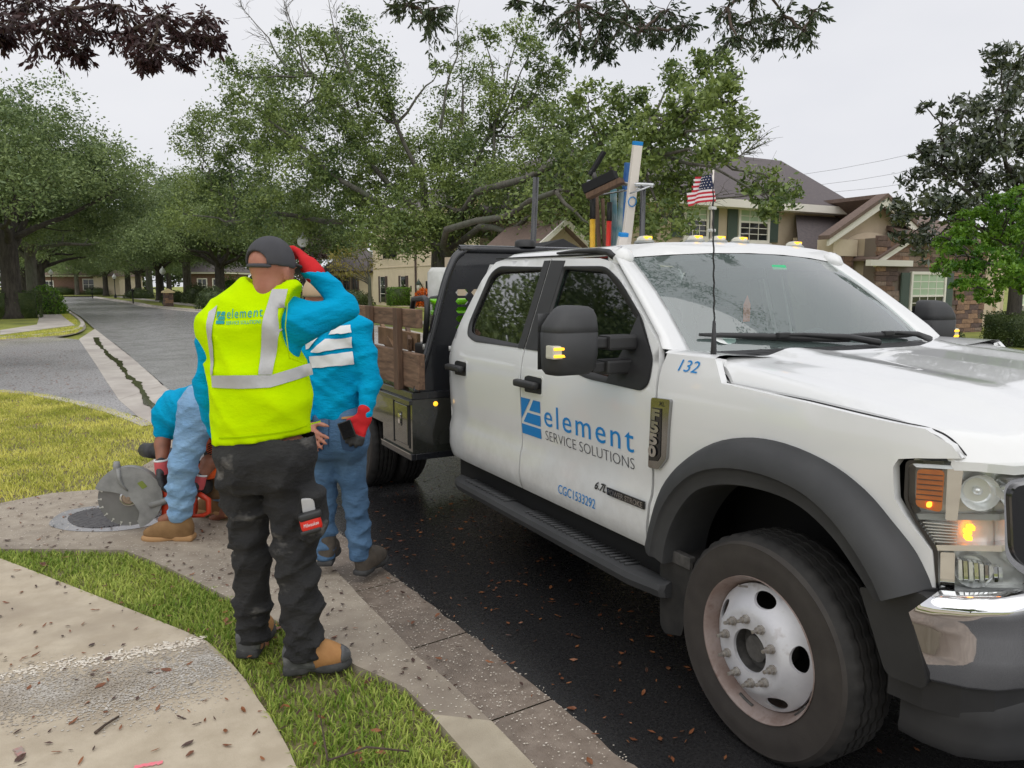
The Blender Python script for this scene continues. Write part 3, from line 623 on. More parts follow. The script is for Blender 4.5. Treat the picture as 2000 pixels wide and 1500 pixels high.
# ---------------------------------------------------------------- the truck (local x across, y rearwards, z up; origin under the front axle)
TX, TY = 3.03, 1.8476
truck = empty('flatbed_truck', (TX, TY, 0), 0, 'white crew cab flatbed work truck with blue lettering parked at the kerb', 'truck')
_wz = np.array([.50, .53, .56, .63, .74, .775, .80, .92, 1.1, 1.2, 1.27, 1.32, 1.36, 1.82, 1.95]); _ww = np.array([.93, .975, .995, 1.008, 1.0, .99, .983, .992, 1.0, .998, .988, .972, .957, .80, .72])
_fs = np.array([-.8, -.7, -.6, -.53, -.44, -.30, 2.55, 2.75, 2.9]); _fd = np.array([-.32, -.19, -.07, -.035, -.012, 0, 0, -.008, -.05])
def W(s, z): return float(np.interp(z, _wz, _ww) + np.interp(s, _fs, _fd))
def side(sg=-1, off=0): return lambda s, z: (sg * (W(s, z) + off), s, z)
def sidepanel(name, poly, m, par, step=.05, holes=(), rimd=.03, both=True, off=0, **k):
    out = []
    for sg in ((-1, 1) if both else (-1,)):
        out.append(panel(name, poly, side(sg, off), m, par, step, holes, rim=(-sg * rimd, 0, 0) if rimd else None, **k))
    return out
# --- doors
fd = [(.684, .545), (.676, .787), (.658, 1.05), (.652, 1.214), (.668, 1.33), (.708, 1.42), (.99, 1.62), (1.18, 1.752), (1.24, 1.785), (1.34, 1.803), (1.796, 1.815), (1.796, .545)]
fw = rnd([(1.655, 1.765), (1.26, 1.752), (1.12, 1.685), (.88, 1.525), (.722, 1.36), (.705, 1.265), (.75, 1.228), (1.22, 1.245), (1.42, 1.308), (1.665, 1.328)], [.03, .05, .06, .05, .04, .03, .03, .1, .1, .02])
rd = [(1.806, .545), (1.806, 1.815), (2.36, 1.828), (2.47, 1.812), (2.535, 1.77), (2.60, 1.70), (2.72, 1.478), (2.80, 1.30), (2.835, 1.2), (2.84, .956), (2.835, .746), (2.79, .545)]
rw = rnd([(1.845, 1.765), (2.40, 1.775), (2.49, 1.735), (2.585, 1.43), (2.56, 1.365), (2.45, 1.335), (1.855, 1.332)], [.02, .06, .06, .06, .07, .08, .02])
fdo = sidepanel('front_door', fd, 'truck_white', truck, holes=[fw], angle=None)
rdo = sidepanel('rear_door', rd, 'truck_white', truck, holes=[rw])
for sg, F_, R_2 in ((-1, fdo[0], rdo[0]), (1, fdo[1], rdo[1])):
    def ring(name, poly, d, par, off=.004, m='plastic_black'):
        c = Vector((sum(p[0] for p in poly) / len(poly), sum(p[1] for p in poly) / len(poly)))
        def scl(p, k): v = Vector(p) - c; return tuple(c + v * (1 + k / v.length))
        o_ = [scl(p, .012) for p in poly]; i_ = [scl(p, -d) for p in poly]; n = len(poly)
        f = side(sg, off); g = side(sg, -.006)
        V = [f(*p) for p in o_] + [f(*p) for p in i_] + [g(*p) for p in i_]; F = [(i, (i + 1) % n, n + (i + 1) % n, n + i) for i in range(n)] + [(n + i, n + (i + 1) % n, 2 * n + (i + 1) % n, 2 * n + i) for i in range(n)]
        return meshobj(name, V, F, m, par)
    ring('window_seal', fw, .022, F_); ring('window_seal', rw, .028, R_2)
    panel('window', fw, side(sg, -.012), 'glass_door', F_, .08); panel('window', rw, side(sg, -.012), 'glass_tint', R_2, .08)
    panel('pillar_cover', [(1.655, 1.80), (1.795, 1.805), (1.795, 1.325), (1.665, 1.325)], side(sg, .006), 'plastic_black', F_, .08, rim=(-sg * .01, 0, 0))
    panel('pillar_cover', [(1.808, 1.805), (1.87, 1.805), (1.875, 1.325), (1.808, 1.325)], side(sg, .006), 'plastic_black', R_2, .08, rim=(-sg * .01, 0, 0))
    panel('mirror_sail', [(.90, 1.54), (.722, 1.36), (.705, 1.262), (.75, 1.226), (1.0, 1.233), (.93, 1.40)], side(sg, .006), 'plastic_black', F_, .06, rim=(-sg * .02, 0, 0))
    for par, s0, s1 in ((F_, 1.571, 1.83), (R_2, 2.50, 2.762)):
        k = W(1.7, 1.15); h = empty('tmp'); bpy.data.objects.remove(h)
        m = MB(); m.prism(rnd([(s0, 1.103), (s0 + .175, 1.098), (s0 + .18, 1.178), (s0 + .14, 1.19), (s0, 1.188)], .012), lambda s, z, d: (sg * (W(s, z) + d), s, z), -.01, .004)
        hd = m.out('handle', 'plastic_black', par, angle=40)
        g = MB(); g.box((sg * (k + .006), s0 + .01, 1.125), (sg * (k + .05), s0 + .235, 1.165), None, .014); g.out('grip', 'plastic_black', hd, True)
        c = MB(); pl_ = rnd([(s0 - .012, 1.09), (s0 + .185, 1.086), (s0 + .19, 1.19), (s0 - .012, 1.20)], .02); c.prism(pl_, lambda s, z, d: (sg * (W(s, z) + d), s, z), -.004, .0015); c.out('handle_dish', 'truck_white', par, angle=40)
# --- lettering on the near doors
dm = lambda s0, z0, off=.0025: (lambda x, y: (-(W(s0 - x, z0 + y) + off), s0 - x, z0 + y))
def logo(name, w_, h_, fn, m, par):
    for k, q in enumerate(([(0, 0), (1, 0), (1, .27), (0, .27)], [(.10, .335), (1, .335), (1, .62), (.335, .62)], [(.43, .69), (1, .69), (1, 1), (.66, 1)], [(0, .40), (.50, 1), (0, 1)])):
        panel(name, [(x * w_, y * h_) for x, y in q], fn, m, par, .06)
FD = fdo[0]
logo('logo_mark', .205, .2, dm(1.794, .862), 'decal_blue', FD)
letters('lettering', 'element', .165, dm(1.55, .943), 'decal_blue', FD, .762, spacing=1.2)
letters('lettering', 'SERVICE SOLUTIONS', .075, dm(1.543, .867), 'decal_text_dark', FD, .755, bold=-.0012)
letters('lettering', 'CGC1533292', .066, dm(1.388, .622), 'decal_blue', FD, .33)
letters('lettering', '6', .05, dm(1.068, .720, .006), 'decal_dark', FD, .028, shear=.3, bold=.0015); letters('lettering', '7L', .05, dm(1.028, .720, .006), 'decal_dark', FD, .050, shear=.3, bold=.0015); panel('lettering', [(0, 0), (.006, 0), (.007, .007), (.001, .007)], dm(1.037, .7205, .006), 'decal_dark', FD, .01)
MB().box((-1.0045, .69, .716), (-1.012, .965, .752), None, .003).out('badge', 'plastic_gloss', FD)
letters('lettering', 'POWER STROKE', .034, lambda x, y: (-1.0135, .955 - x, .722 + y), 'chrome_worn', FD, .255, bold=.0008)
# --- fender
arch_o = [(.641, .60), (.60, .74), (.545, .87), (.434, .99), (.278, 1.085), (.112, 1.132), (-.058, 1.138), (-.238, 1.105), (-.362, 1.045), (-.465, .95), (-.519, .88), (-.552, .80)]
arch_i = [(.50, .545), (.478, .66), (.415, .785), (.312, .895), (.151, .955), (-.03, .972), (-.17, .955), (-.30, .89), (-.40, .80), (-.455, .745)]
AO = smooth_line(arch_o, 4); AI = smooth_line(arch_i, 4)
arch_c = [(.628, .60), (.585, .74), (.53, .86), (.42, .975), (.268, 1.068), (.108, 1.115), (-.056, 1.12), (-.228, 1.09), (-.348, 1.03), (-.448, .94), (-.505, .87), (-.535, .79)]
fend = [(.666, .545), (.66, .787), (.644, 1.05), (.638, 1.214), (.65, 1.33), (.64, 1.39), (.36, 1.39), (.29, 1.305), (-.1, 1.287), (-.51, 1.262), (-.575, 1.225), (-.60, 1.19), (-.50, 1.176), (-.45, 1.165), (-.437, 1.14), (-.445, 1.045), (-.475, .998), (-.548, .91), (-.562, .785)] + list(reversed(arch_c)) + [(.635, .545)]
FE = sidepanel('fender', fend, 'truck_white', truck, .05)
# top return of the fender under the hood edge
for sg in (-1, 1):
    rows = []
    for s in np.linspace(.36, .655, 8):
        w0 = W(s, 1.39); rows.append([(sg * (w0 - d), s, 1.39 + dz) for d, dz in ((0, 0), (.02, .010), (.06, .012), (.16, .004), (.34, -.012))])
    MB().grid(rows).out('cowl_corner', 'truck_white', FE[0 if sg < 0 else 1], True)
def uv_fl(t, k, sg):
    """k across the flare 0 outer .. 1 lip"""
    n = len(AO) - 1; i = t * n; a = min(int(i), n - 1); f = i - a; o = Vector(AO[a]).lerp(Vector(AO[a + 1]), f)
    n2 = len(AI) - 1; i = t * n2; a = min(int(i), n2 - 1); f = i - a; q = Vector(AI[a]).lerp(Vector(AI[a + 1]), f)
    p = o.lerp(q, k); return p
flares = []
for sg in (-1, 1):
    rows = []
    for t in np.linspace(0, 1, 40):
        r = []
        for k, b in ((0, .0), (.0, .012), (.10, .048), (.22, .068), (.45, .086), (.60, .088), (.64, .078), (.70, .07), (.97, .062), (1, .05), (1.0, -.06), (1.02, -.16)):
            p = uv_fl(t, k, sg); r.append((sg * (1.0 + b + (W(p.x, p.y) - 1.0 if k == 0 and b == 0 else 0)), p.x, p.y))
        rows.append(r)
    flares.append(MB().grid(rows).out('wheel_flare', 'plastic_flare', truck, angle=35))
    # inner wheel housing
    rows = [[(sg * x, s, z) for x in (.96, .60)] for s, z in smooth_line([(.60, .45), (.58, .7), (.48, .95), (.25, 1.10), (0, 1.13), (-.25, 1.08), (-.45, .9), (-.54, .7)], 3)]
    MB().grid(rows).out('wheel_housing', 'truck_gap', truck, True)
    MB().add([(sg * .60, .62, .40), (sg * .60, -.56, .40), (sg * .60, -.56, 1.15), (sg * .60, .62, 1.15)], [(0, 1, 2, 3)]).out('inner_wall', 'truck_gap', truck)
    m = MB()  # coil spring and hanger in the arch
    m.tube([(sg * (.72 + .05 * math.cos(t * .5)), -.26 + .05 * math.sin(t * .5), .62 + t * .0085) for t in range(52)], .011, 6); m.out('coil_spring', 'hub_dark', truck, True)
    fl = MB(); fl.prism(rnd([(.385, .58), (.565, .57), (.585, .50), (.575, .25), (.545, .22), (.44, .25), (.40, .40)], .015), lambda s, z, d: (sg * d, s + (1.0 - d) * .25, z), .86, 1.005)
    o = fl.out('mud_flap', 'rubber', truck, angle=40)
    MB().box((sg * .98, .395, .545), (sg * 1.012, .575, .595), None, .004).out('flap_bracket', 'hub_dark', o)
# --- fender vent badge
vf = [(.656, 1.207), (.538, 1.212), (.541, 1.15), (.556, .966), (.607, .910), (.675, .904)]
vb = [(.648, 1.165), (.585, 1.169), (.592, .968), (.610, .945), (.668, .937)]
m = MB(); m.prism(rnd(vf, .012), lambda s, z, d: (-(W(s, z) + d), s, z), -.006, .016); vo = m.out('fender_vent', 'vent_chrome', FE[0], angle=35)
m = MB(); m.prism(vb, lambda s, z, d: (-(W(s, z) + d), s, z), .01, .0185); m.out('vent_mesh', 'plastic_gloss', vo)
for k_, ch in enumerate('F550'):
    V, F = textpoly(ch, .062, bold=.003); x0 = min(v[0] for v in V); x1 = max(v[0] for v in V); q = .052 / (x1 - x0)
    meshobj('badge_letter', [(-(W(.62, 1.06) + .0205), .646 - (v[0] - x0) * q + .006 * k_, 1.118 - k_ * .052 + v[1]) for v in V], F, 'chrome_worn', vo, False)
letters('badge_letters', 'XL', .026, lambda x, y: (-(W(.6, 1.19) + .018), .605 - x, 1.180 + y), 'decal_dark', vo, .035)
letters('lettering', '132', .066, lambda x, y: (-(W(.5, 1.33 + y) + .004), .545 - x, 1.328 + y), 'decal_blue', FE[0], .115, shear=.2)
# --- hood
_bs = np.array([-.9, -.7, -.55, -.4, -.1, .29, .42]); _bz = np.array([1.19, 1.222, 1.25, 1.272, 1.289, 1.306, 1.325])
_pu = np.array([0, .34, .5, .64, .76, .87, .93, .97]); _pz = np.array([.075, .064, .076, .070, .026, .016, 0, -.010])
_cu = np.array([0, .3, .72, .80, .88, .93]); _cs = np.array([-.80, -.77, -.665, -.63, -.57, -.52])
_ru = np.array([0, .3, .46, .52, .62, .82, .895, .925, .935, .97]); _rz = np.array([.082, .080, .092, .088, .064, .066, .062, .042, .0, -.012])
def hprof(a, s): t = max(0, min(1, (s + .45) / .75)); return float(np.interp(a, _pu, _pz)) * (1 - t) + float(np.interp(a, _ru, _rz)) * t
def hz(u, s):
    a = abs(u); z = float(np.interp(s, _bs, _bz)) + hprof(a, s); sc = float(np.interp(a, _cu, _cs)); fade = max(0, min(1, (s - sc + .5) / .9))
    z -= hprof(a, s) * (1 - fade) * .75
    if s < sc: z -= (sc - s) * 1.0
    return z
hp = [(-.935, .27), (-.915, .345), (-.85, .395), (-.5, .40), (-.30, .355), (-.2, .345), (0, .34), (.2, .345), (.30, .355), (.5, .40), (.85, .395), (.915, .345), (.935, .27)] + [(float(a), float(np.interp(a, _cu, _cs)) - .065) for a in np.linspace(.93, 0, 16)] + [(-float(a), float(np.interp(a, _cu, _cs)) - .065) for a in np.linspace(.06, .93, 16)]
panel('hood', hp, lambda u, s: (u, s, hz(u, s)), 'truck_white', truck, .026, rim=(0, 0, -.025))
# hood shut line seen on the fender shoulder
for sg in (-1, 1):
    sl_ = smooth_line([(.36, 1.39), (.29, 1.304), (-.1, 1.287), (-.40, 1.268), (-.51, 1.258), (-.56, 1.235), (-.60, 1.19)], 4)
    MB().grid([[(sg * (W(s, z) - .001), s, z - .001), (sg * (W(s, z) - .012), s, z + .002), (sg * (W(s, z) - .06), s, z - .006)] for s, z in sl_]).out('fender_shoulder', 'truck_white', FE[0 if sg < 0 else 1], True)
    MB().tube([(sg * (W(s, z) - .030), s, z + .0005) for s, z in sl_[3:]], .0035, 5).out('hood_gap', 'truck_gap', truck)
# --- cowl, windscreen, roof, pillars
def wsp(a, b):
    """windscreen surface: a -1..1 across, b 0 bottom .. 1 top"""
    lo = Vector((.80 * a, .66 - .17 * (1 - a * a), 1.385 + .012 * (1 - a * a))); hi = Vector((.70 * a, 1.22 - .09 * (1 - a * a), 1.802 + .03 * (1 - a * a)))
    p = lo.lerp(hi, b); n = Vector((0, -.6, .8)); return p + n * (.03 * math.sin(pi * b)) * (1 - .3 * a * a)
ws_ = MB().grid([[wsp(a, b) for a in np.linspace(-1, 1, 25)] for b in np.linspace(0, 1, 13)]).out('windscreen', 'glass_wind', truck, True)
m = MB(); bo = -.004
for (a0, a1, b0, b1) in ((-1, 1, .93, 1), (-1, -.955, 0, .93), (.955, 1, 0, .93), (-1, 1, 0, .07), (-.2, .2, .80, .93)):
    m.grid([[wsp(a, b) + Vector((0, .003, -.004)) for a in np.linspace(a0, a1, 21 if a1 - a0 > .5 else 3)] for b in np.linspace(b0, b1, 3)])
m.out('shade_band', 'truck_gap', ws_, True)
rowsr = []
for s in (1.14, 1.17, 1.25, 1.4, 1.7, 2.0, 2.3, 2.45, 2.53, 2.56):
    r = []
    for u, z in ((-.802, 1.812), (-.795, 1.835), (-.765, 1.855), (-.70, 1.868), (-.5, 1.884), (-.25, 1.893), (0, 1.896), (.25, 1.893), (.5, 1.884), (.70, 1.868), (.765, 1.855), (.795, 1.835), (.802, 1.812)):
        e = 0 if s > 1.26 else (1.26 - s) * .38; e2 = max(0, s - 2.3); hd_ = 1.22 - .09 * (1 - (u / .7) ** 2) if abs(u) < .7 else 1.22
        ss = max(s, hd_) if s < 1.26 else s; zz = z - e2 * e2 * .9
        if s <= 1.15 and abs(u) <= .71: ss = hd_; zz = 1.806 + .03 * (1 - (u / .7) ** 2)
        elif s <= 1.18 and abs(u) <= .71: ss = hd_ + .03; zz = (1.836 + .03 * (1 - (u / .7) ** 2)) * .5 + (z - e) * .5
        r.append((u * (1 - e2 * .12), ss, zz))
    rowsr.append(r)
roof = MB().grid(rowsr).out('roof', 'truck_white', truck, True)
for sg in (-1, 1):
    dl = [(.690, 1.40), (.74, 1.452), (.87, 1.547), (.985, 1.63), (1.10, 1.712), (1.175, 1.766), (1.225, 1.797)]; rows = []
    for i, (s, z) in enumerate(dl):
        b = (z - 1.40) / (1.797 - 1.40); a = Vector((-W(s, z), s - .012, z + .006)); c = wsp(-1, min(1, max(0, b))); mid = a.lerp(c, .5) + Vector((-.018, -.018, .004))
        rows.append([Vector((-sg * p.x, p.y, p.z)) for p in (a + Vector((.025, .02, -.01)), a, a.lerp(mid, .6) + Vector((-.006, -.004, 0)), mid, c.lerp(mid, .35), c, c + Vector((.01, .02, -.02)))])
    MB().grid(rows).out('windscreen_pillar', 'truck_white', truck, True)
    MB().lathe([(0, .05), (.03, .045), (.055, .02), (.06, 0), (.05, -.03), (0, -.05)], 16, lookm((sg * .752, 1.238, 1.806), (sg * .35, -.3, .9)) @ Matrix.Diagonal((1, 1.25, 1, 1))).out('roof_corner', 'truck_white', roof, True)
    rows = [[Vector((sg * x, s, z)) for x, z in ((W(s, 1.812) + .004, 1.818), (.799, 1.838), (.775, 1.853), (.765, 1.846))] for s in np.linspace(1.235, 1.62, 8)]
    MB().tube([(sg * .806, 1.222, 1.806), (sg * .800, 1.27, 1.828), (sg * .797, 1.36, 1.840), (sg * .796, 1.55, 1.845), (sg * .80, 1.75, 1.842)], [.016, .017, .015, .012, .006], 8).out('roof_moulding', 'plastic_black', truck, True)
    # door-frame seam along the roof
    MB().tube([(sg * (W(s, 1.812) + .001), s, 1.822 + (s - 1.3) * .010) for s in np.linspace(1.25, 2.46, 14)], .0045, 5).out('roof_seam', 'truck_gap', truck)
cw = MB(); rows = []
for a in np.linspace(-1, 1, 31):
    p = wsp(a, 0); u = p.x * 1.06; sh = .365 + .02 * abs(a) - .0 if abs(a) < .9 else .42
    zr = hz(u * .98, .38) - .012
    rows.append([p + Vector((0, .02, .006)), p + Vector((0, -.02, -.004)), Vector((u, (p.y + sh) / 2, (p.z + zr) / 2 - .006)), Vector((u, sh - .03, zr - .004))])
cw.grid(rows); cowl = cw.out('cowl', 'plastic_flare', truck, True)
for k in range(22):
    a = -.72 + k * .066; 
    if abs(a - .02) < .05: continue
    p = wsp(a, 0); u = p.x * 1.05; y0 = p.y - .045; q = MB(); z = (p.z + hz(u, .38)) / 2 + .001
    q.add([(u - .010, y0, z + .004), (u + .006, y0, z + .004), (u + .03, y0 - .055, z - .002), (u + .014, y0 - .055, z - .002)], [(0, 1, 2, 3)]); q.out('cowl_slot', 'truck_gap', cowl)
def wiper(a0, b0, a1, b1, pa, pb, name='wiper'):
    n = Vector((0, -.6, .8)); P = [wsp(a0 + (a1 - a0) * t, b0 + (b1 - b0) * t) + n * .018 for t in np.linspace(0, 1, 9)]
    w_ = MB().tube(P, [.006, .011, .013, .015, .015, .015, .013, .011, .006], 6).out(name, 'plastic_black', truck, True)
    mid = P[4] + n * .012; piv = wsp(pa, 0) + Vector((0, -.05, .012))
    MB().tube([piv, piv.lerp(mid, .35) + n * .018, piv.lerp(mid, .8) + n * .012, mid], [.017, .014, .009, .008], 7).out('wiper_arm', 'plastic_black', w_, True)
    MB().box(mid - Vector((.035, .014, .012)), mid + Vector((.035, .014, .012)), None, .006).out('wiper_clip', 'plastic_black', w_)
wiper(-.93, .12, -.02, .015, .16, 0); wiper(.02, .06, .72, .03, .86, 0)
for u in (-.54, -.205, -.045, .115, .54):
    s, z = 1.33, float(np.interp(abs(u), (0, .25, .5, .7), (1.896, 1.893, 1.884, 1.868))) + .001
    b = MB(); b.lathe([(.0, 0), (.055, .0), (.053, .008), (.045, .014), (0, .016)], 16, Matrix.Translation((u, s, z)) @ Matrix.Diagonal((.75, 1.25, 1, 1))); L_o = b.out('clearance_light', 'housing_grey', roof, True)
    b = MB(); b.lathe([(.044, .012), (.04, .026), (.026, .036), (0, .039)], 14, Matrix.Translation((u, s, z)) @ Matrix.Diagonal((.75, 1.25, 1, 1))); b.out('lens', 'marker_clear', L_o, True)
    MB().box((u - .022, s - .047, z + .02), (u + .016, s - .02, z + .034), None, .004).out('bulb', 'amber_lit', L_o)
# rear wall of the cab and dark inner shell
MB().add([(-.93, 2.80, .55), (.93, 2.80, .55), (.93, 2.80, 1.25), (.80, 2.56, 1.80), (-.80, 2.56, 1.80), (-.93, 2.80, 1.25)], [(0, 1, 2, 5), (5, 2, 3, 4)]).out('cab_back', 'truck_white', truck)
for sg in (-1, 1):
    MB().grid([[(sg * (W(s, z) - .035), s, z) for s in np.linspace(.64, 2.76, 10)] for z in (.56, .78, 1.0, 1.22)]).out('door_lining', 'dash', truck)
MB().box((-.95, .62, .54), (.95, 2.78, .57)).out('floor_pan', 'truck_gap', truck)
MB().grid([[(u, s, 1.86 - .06 * abs(u)) for u in (-.74, 0, .74)] for s in (1.26, 1.8, 2.5)]).out('headliner', 'housing_grey', truck)
dsh = MB(); dsh.prism([(.70, 1.0), (.70, 1.36), (.78, 1.385), (.98, 1.36), (1.10, 1.28), (1.08, 1.0)], lambda s, z, d: (d, s, z), -.90, .90); dsh.out('dashboard', 'dash', truck, angle=40)
dsh = MB().add([(-.35, .80, 1.395), (.15, .86, 1.395), (.15, 1.0, 1.375), (-.35, .98, 1.375)], [(0, 1, 2, 3)]); tag(dsh.out('paper_sheet', 'paper'), 'white paper lying on the truck dashboard behind the windscreen', 'paper').location = (TX, TY, .003)
for u, s in ((-.42, 1.45), (.42, 1.45), (-.42, 2.25), (.42, 2.25)):
    q = MB(); q.box((u - .26, s - .26, .82), (u + .26, s + .26, .98), None, .06); q.box((u - .25, s + .14, .95), (u + .25, s + .30, 1.52), Matrix.Translation((0, 0, 0)), .07); q.box((u - .13, s + .19, 1.54), (u + .13, s + .29, 1.72), None, .045); q.out('seat', 'seat_cloth', truck, True)
q = MB(); mm = lookm((.42, 1.14, 1.26), (0, .85, .5)); q.tube([mm @ Vector((.19 * math.cos(t), .19 * math.sin(t), 0)) for t in np.linspace(0, 2 * pi, 25)], .016, 6); q.tube([mm @ Vector((-.18, 0, 0)), mm @ Vector((.18, 0, 0))], .018, 6); q.tube([mm @ Vector((0, 0, 0)), mm @ Vector((0, -.18, 0))], .018, 6); q.out('steering_wheel', 'plastic_black', truck, True)
q = MB(); q.box((-.13, 1.145, 1.70), (.13, 1.175, 1.76), None, .012); q.out('rear_view_mirror', 'plastic_black', truck)
at_ = MB(); at_.add([(-.045, 1.12, 1.48), (.025, 1.14, 1.48), (.025, 1.14, 1.57), (-.01, 1.13, 1.62), (-.045, 1.12, 1.57)], [(0, 1, 2, 3, 4)]); o = at_.out('air_freshener', 'air_tag'); o.location = (TX, TY, 0); tag(o, 'orange paper air freshener hanging under the cab mirror', 'air freshener')
p = wsp(.10, .79); MB().add([p + Vector((-.05, .006, -.006)), p + Vector((.05, .006, -.006)), p + Vector((.05, .02, .018)), p + Vector((-.05, .02, .018))], [(0, 1, 2, 3)]).out('toll_sticker', 'sticker_green', ws_)
p = wsp(-.78, .10); MB().lathe([(0, 0), (.06, 0)], 18, lookm(p + Vector((0, .006, 0)), (0, -.6, .8)) @ Matrix.Diagonal((1, .6, 1, 1))).out('round_sticker', 'paper', ws_)
# --- towing mirrors
def mirror(sg):
    X = lambda u, s, z: Vector((sg * u, s, z))
    m = MB(); rings = []
    # shell: sections by height; rounded box, deeper and wider below
    for z, w0, w1, d in ((1.287, 1.185, 1.43, .03), (1.292, 1.16, 1.455, .06), (1.315, 1.14, 1.475, .085), (1.38, 1.135, 1.48, .10), (1.470, 1.135, 1.482, .10), (1.473, 1.138, 1.477, .096), (1.476, 1.135, 1.48, .10), (1.50, 1.136, 1.475, .097), (1.54, 1.14, 1.445, .088), (1.568, 1.15, 1.415, .07), (1.580, 1.165, 1.395, .045), (1.584, 1.20, 1.37, .02)):
        w1 = w1 - .105; r = []
        for t in np.linspace(0, 2 * pi, 21)[:-1]:
            c, s_ = math.cos(t), math.sin(t); e = .45; cx = math.copysign(abs(c) ** e, c); cy = math.copysign(abs(s_) ** .6, s_)
            r.append(X((w0 + w1) / 2 + cx * (w1 - w0) / 2, .93 + (cy * d if cy < 0 else cy * .05), z))
        rings.append(r + [r[0]])
    m.grid(rings); sh = m.out('mirror_housing', 'plastic_flare', truck, True)
    m.add(rings[0], [tuple(range(20))]); 
    MB().add(rings[0][:-1], [tuple(range(20))]).out('housing_base', 'plastic_black', sh); MB().add(rings[-1][:-1], [tuple(range(20))]).out('housing_top', 'plastic_flare', sh)
    MB().grid([[X(u, .984, z) for u in (1.15, 1.37)] for z in (1.31, 1.55)]).out('mirror_glass', 'mirror_glass', sh)
    MB().box(X(1.28, .838, 1.365), X(1.382, .90, 1.422), None, .008).out('turn_lamp', 'marker_clear', sh)
    for zz in (1.378, 1.408): MB().box(X(1.288, .834, zz - .006), X(1.378, .85, zz + .006), None, .003).out('lamp_strip', 'amber_lit', sh)
    for z, s0 in ((1.425, .885), (1.318, .90)):
        MB().box(X(1.09, s0 - .03, z - .022), X(1.16, s0 + .03, z + .022), None, .006).out('mirror_arm', 'plastic_black', sh)
        MB().box(X(.95, s0 - .05, z - .034), X(1.10, s0 + .045, z + .030), None, .012).out('arm_socket', 'plastic_black', sh)
    return sh
mirror(-1); mirror(1)
# --- antenna
an = MB().tube([(-.9, .42, 1.39), (-.9, .42, 1.43), (-.9, .422, 1.53)], [.013, .011, .006], 8).out('antenna', 'plastic_black', truck, True)
MB().tube([(-.9 + .002 * math.sin(t * 1.3), .422 + t * .0008, 1.53 + t * .0135) for t in range(44)], .0035, 5).out('whip', 'post_black', an)
# --- front corner: lamp cluster, bumper
HPp = [(-.975, -.30), (-.97, -.44), (-.95, -.53), (-.91, -.60), (-.85, -.66), (-.78, -.705), (-.6, -.77), (0, -.83)]
BPp = [(-1.02, -.36), (-1.02, -.50), (-1.0, -.60), (-.95, -.68), (-.88, -.74), (-.6, -.84), (0, -.90)]
VPp = [(-.95, -.40), (-.95, -.60), (-.91, -.68), (-.8, -.75), (0, -.85)]
def along(path, sg=-1):
    P = [Vector(p) for p in path]; L = [0]
    for a, b in zip(P, P[1:]): L.append(L[-1] + (b - a).length)
    us = [p.x for p in P]; ss = [p.y for p in P]
    def f(a, z, d=0):
        u = float(np.interp(a, L, us)); s = float(np.interp(a, L, ss)); u2 = float(np.interp(a + .01, L, us)); s2 = float(np.interp(a + .01, L, ss)); u1 = float(np.interp(a - .01, L, us)); s1 = float(np.interp(a - .01, L, ss))
        t = Vector((u2 - u1, s2 - s1)).normalized(); n = Vector((t.y, -t.x)); return (-sg * (u + n.x * d), s + n.y * d, z)
    return f, L[-1]
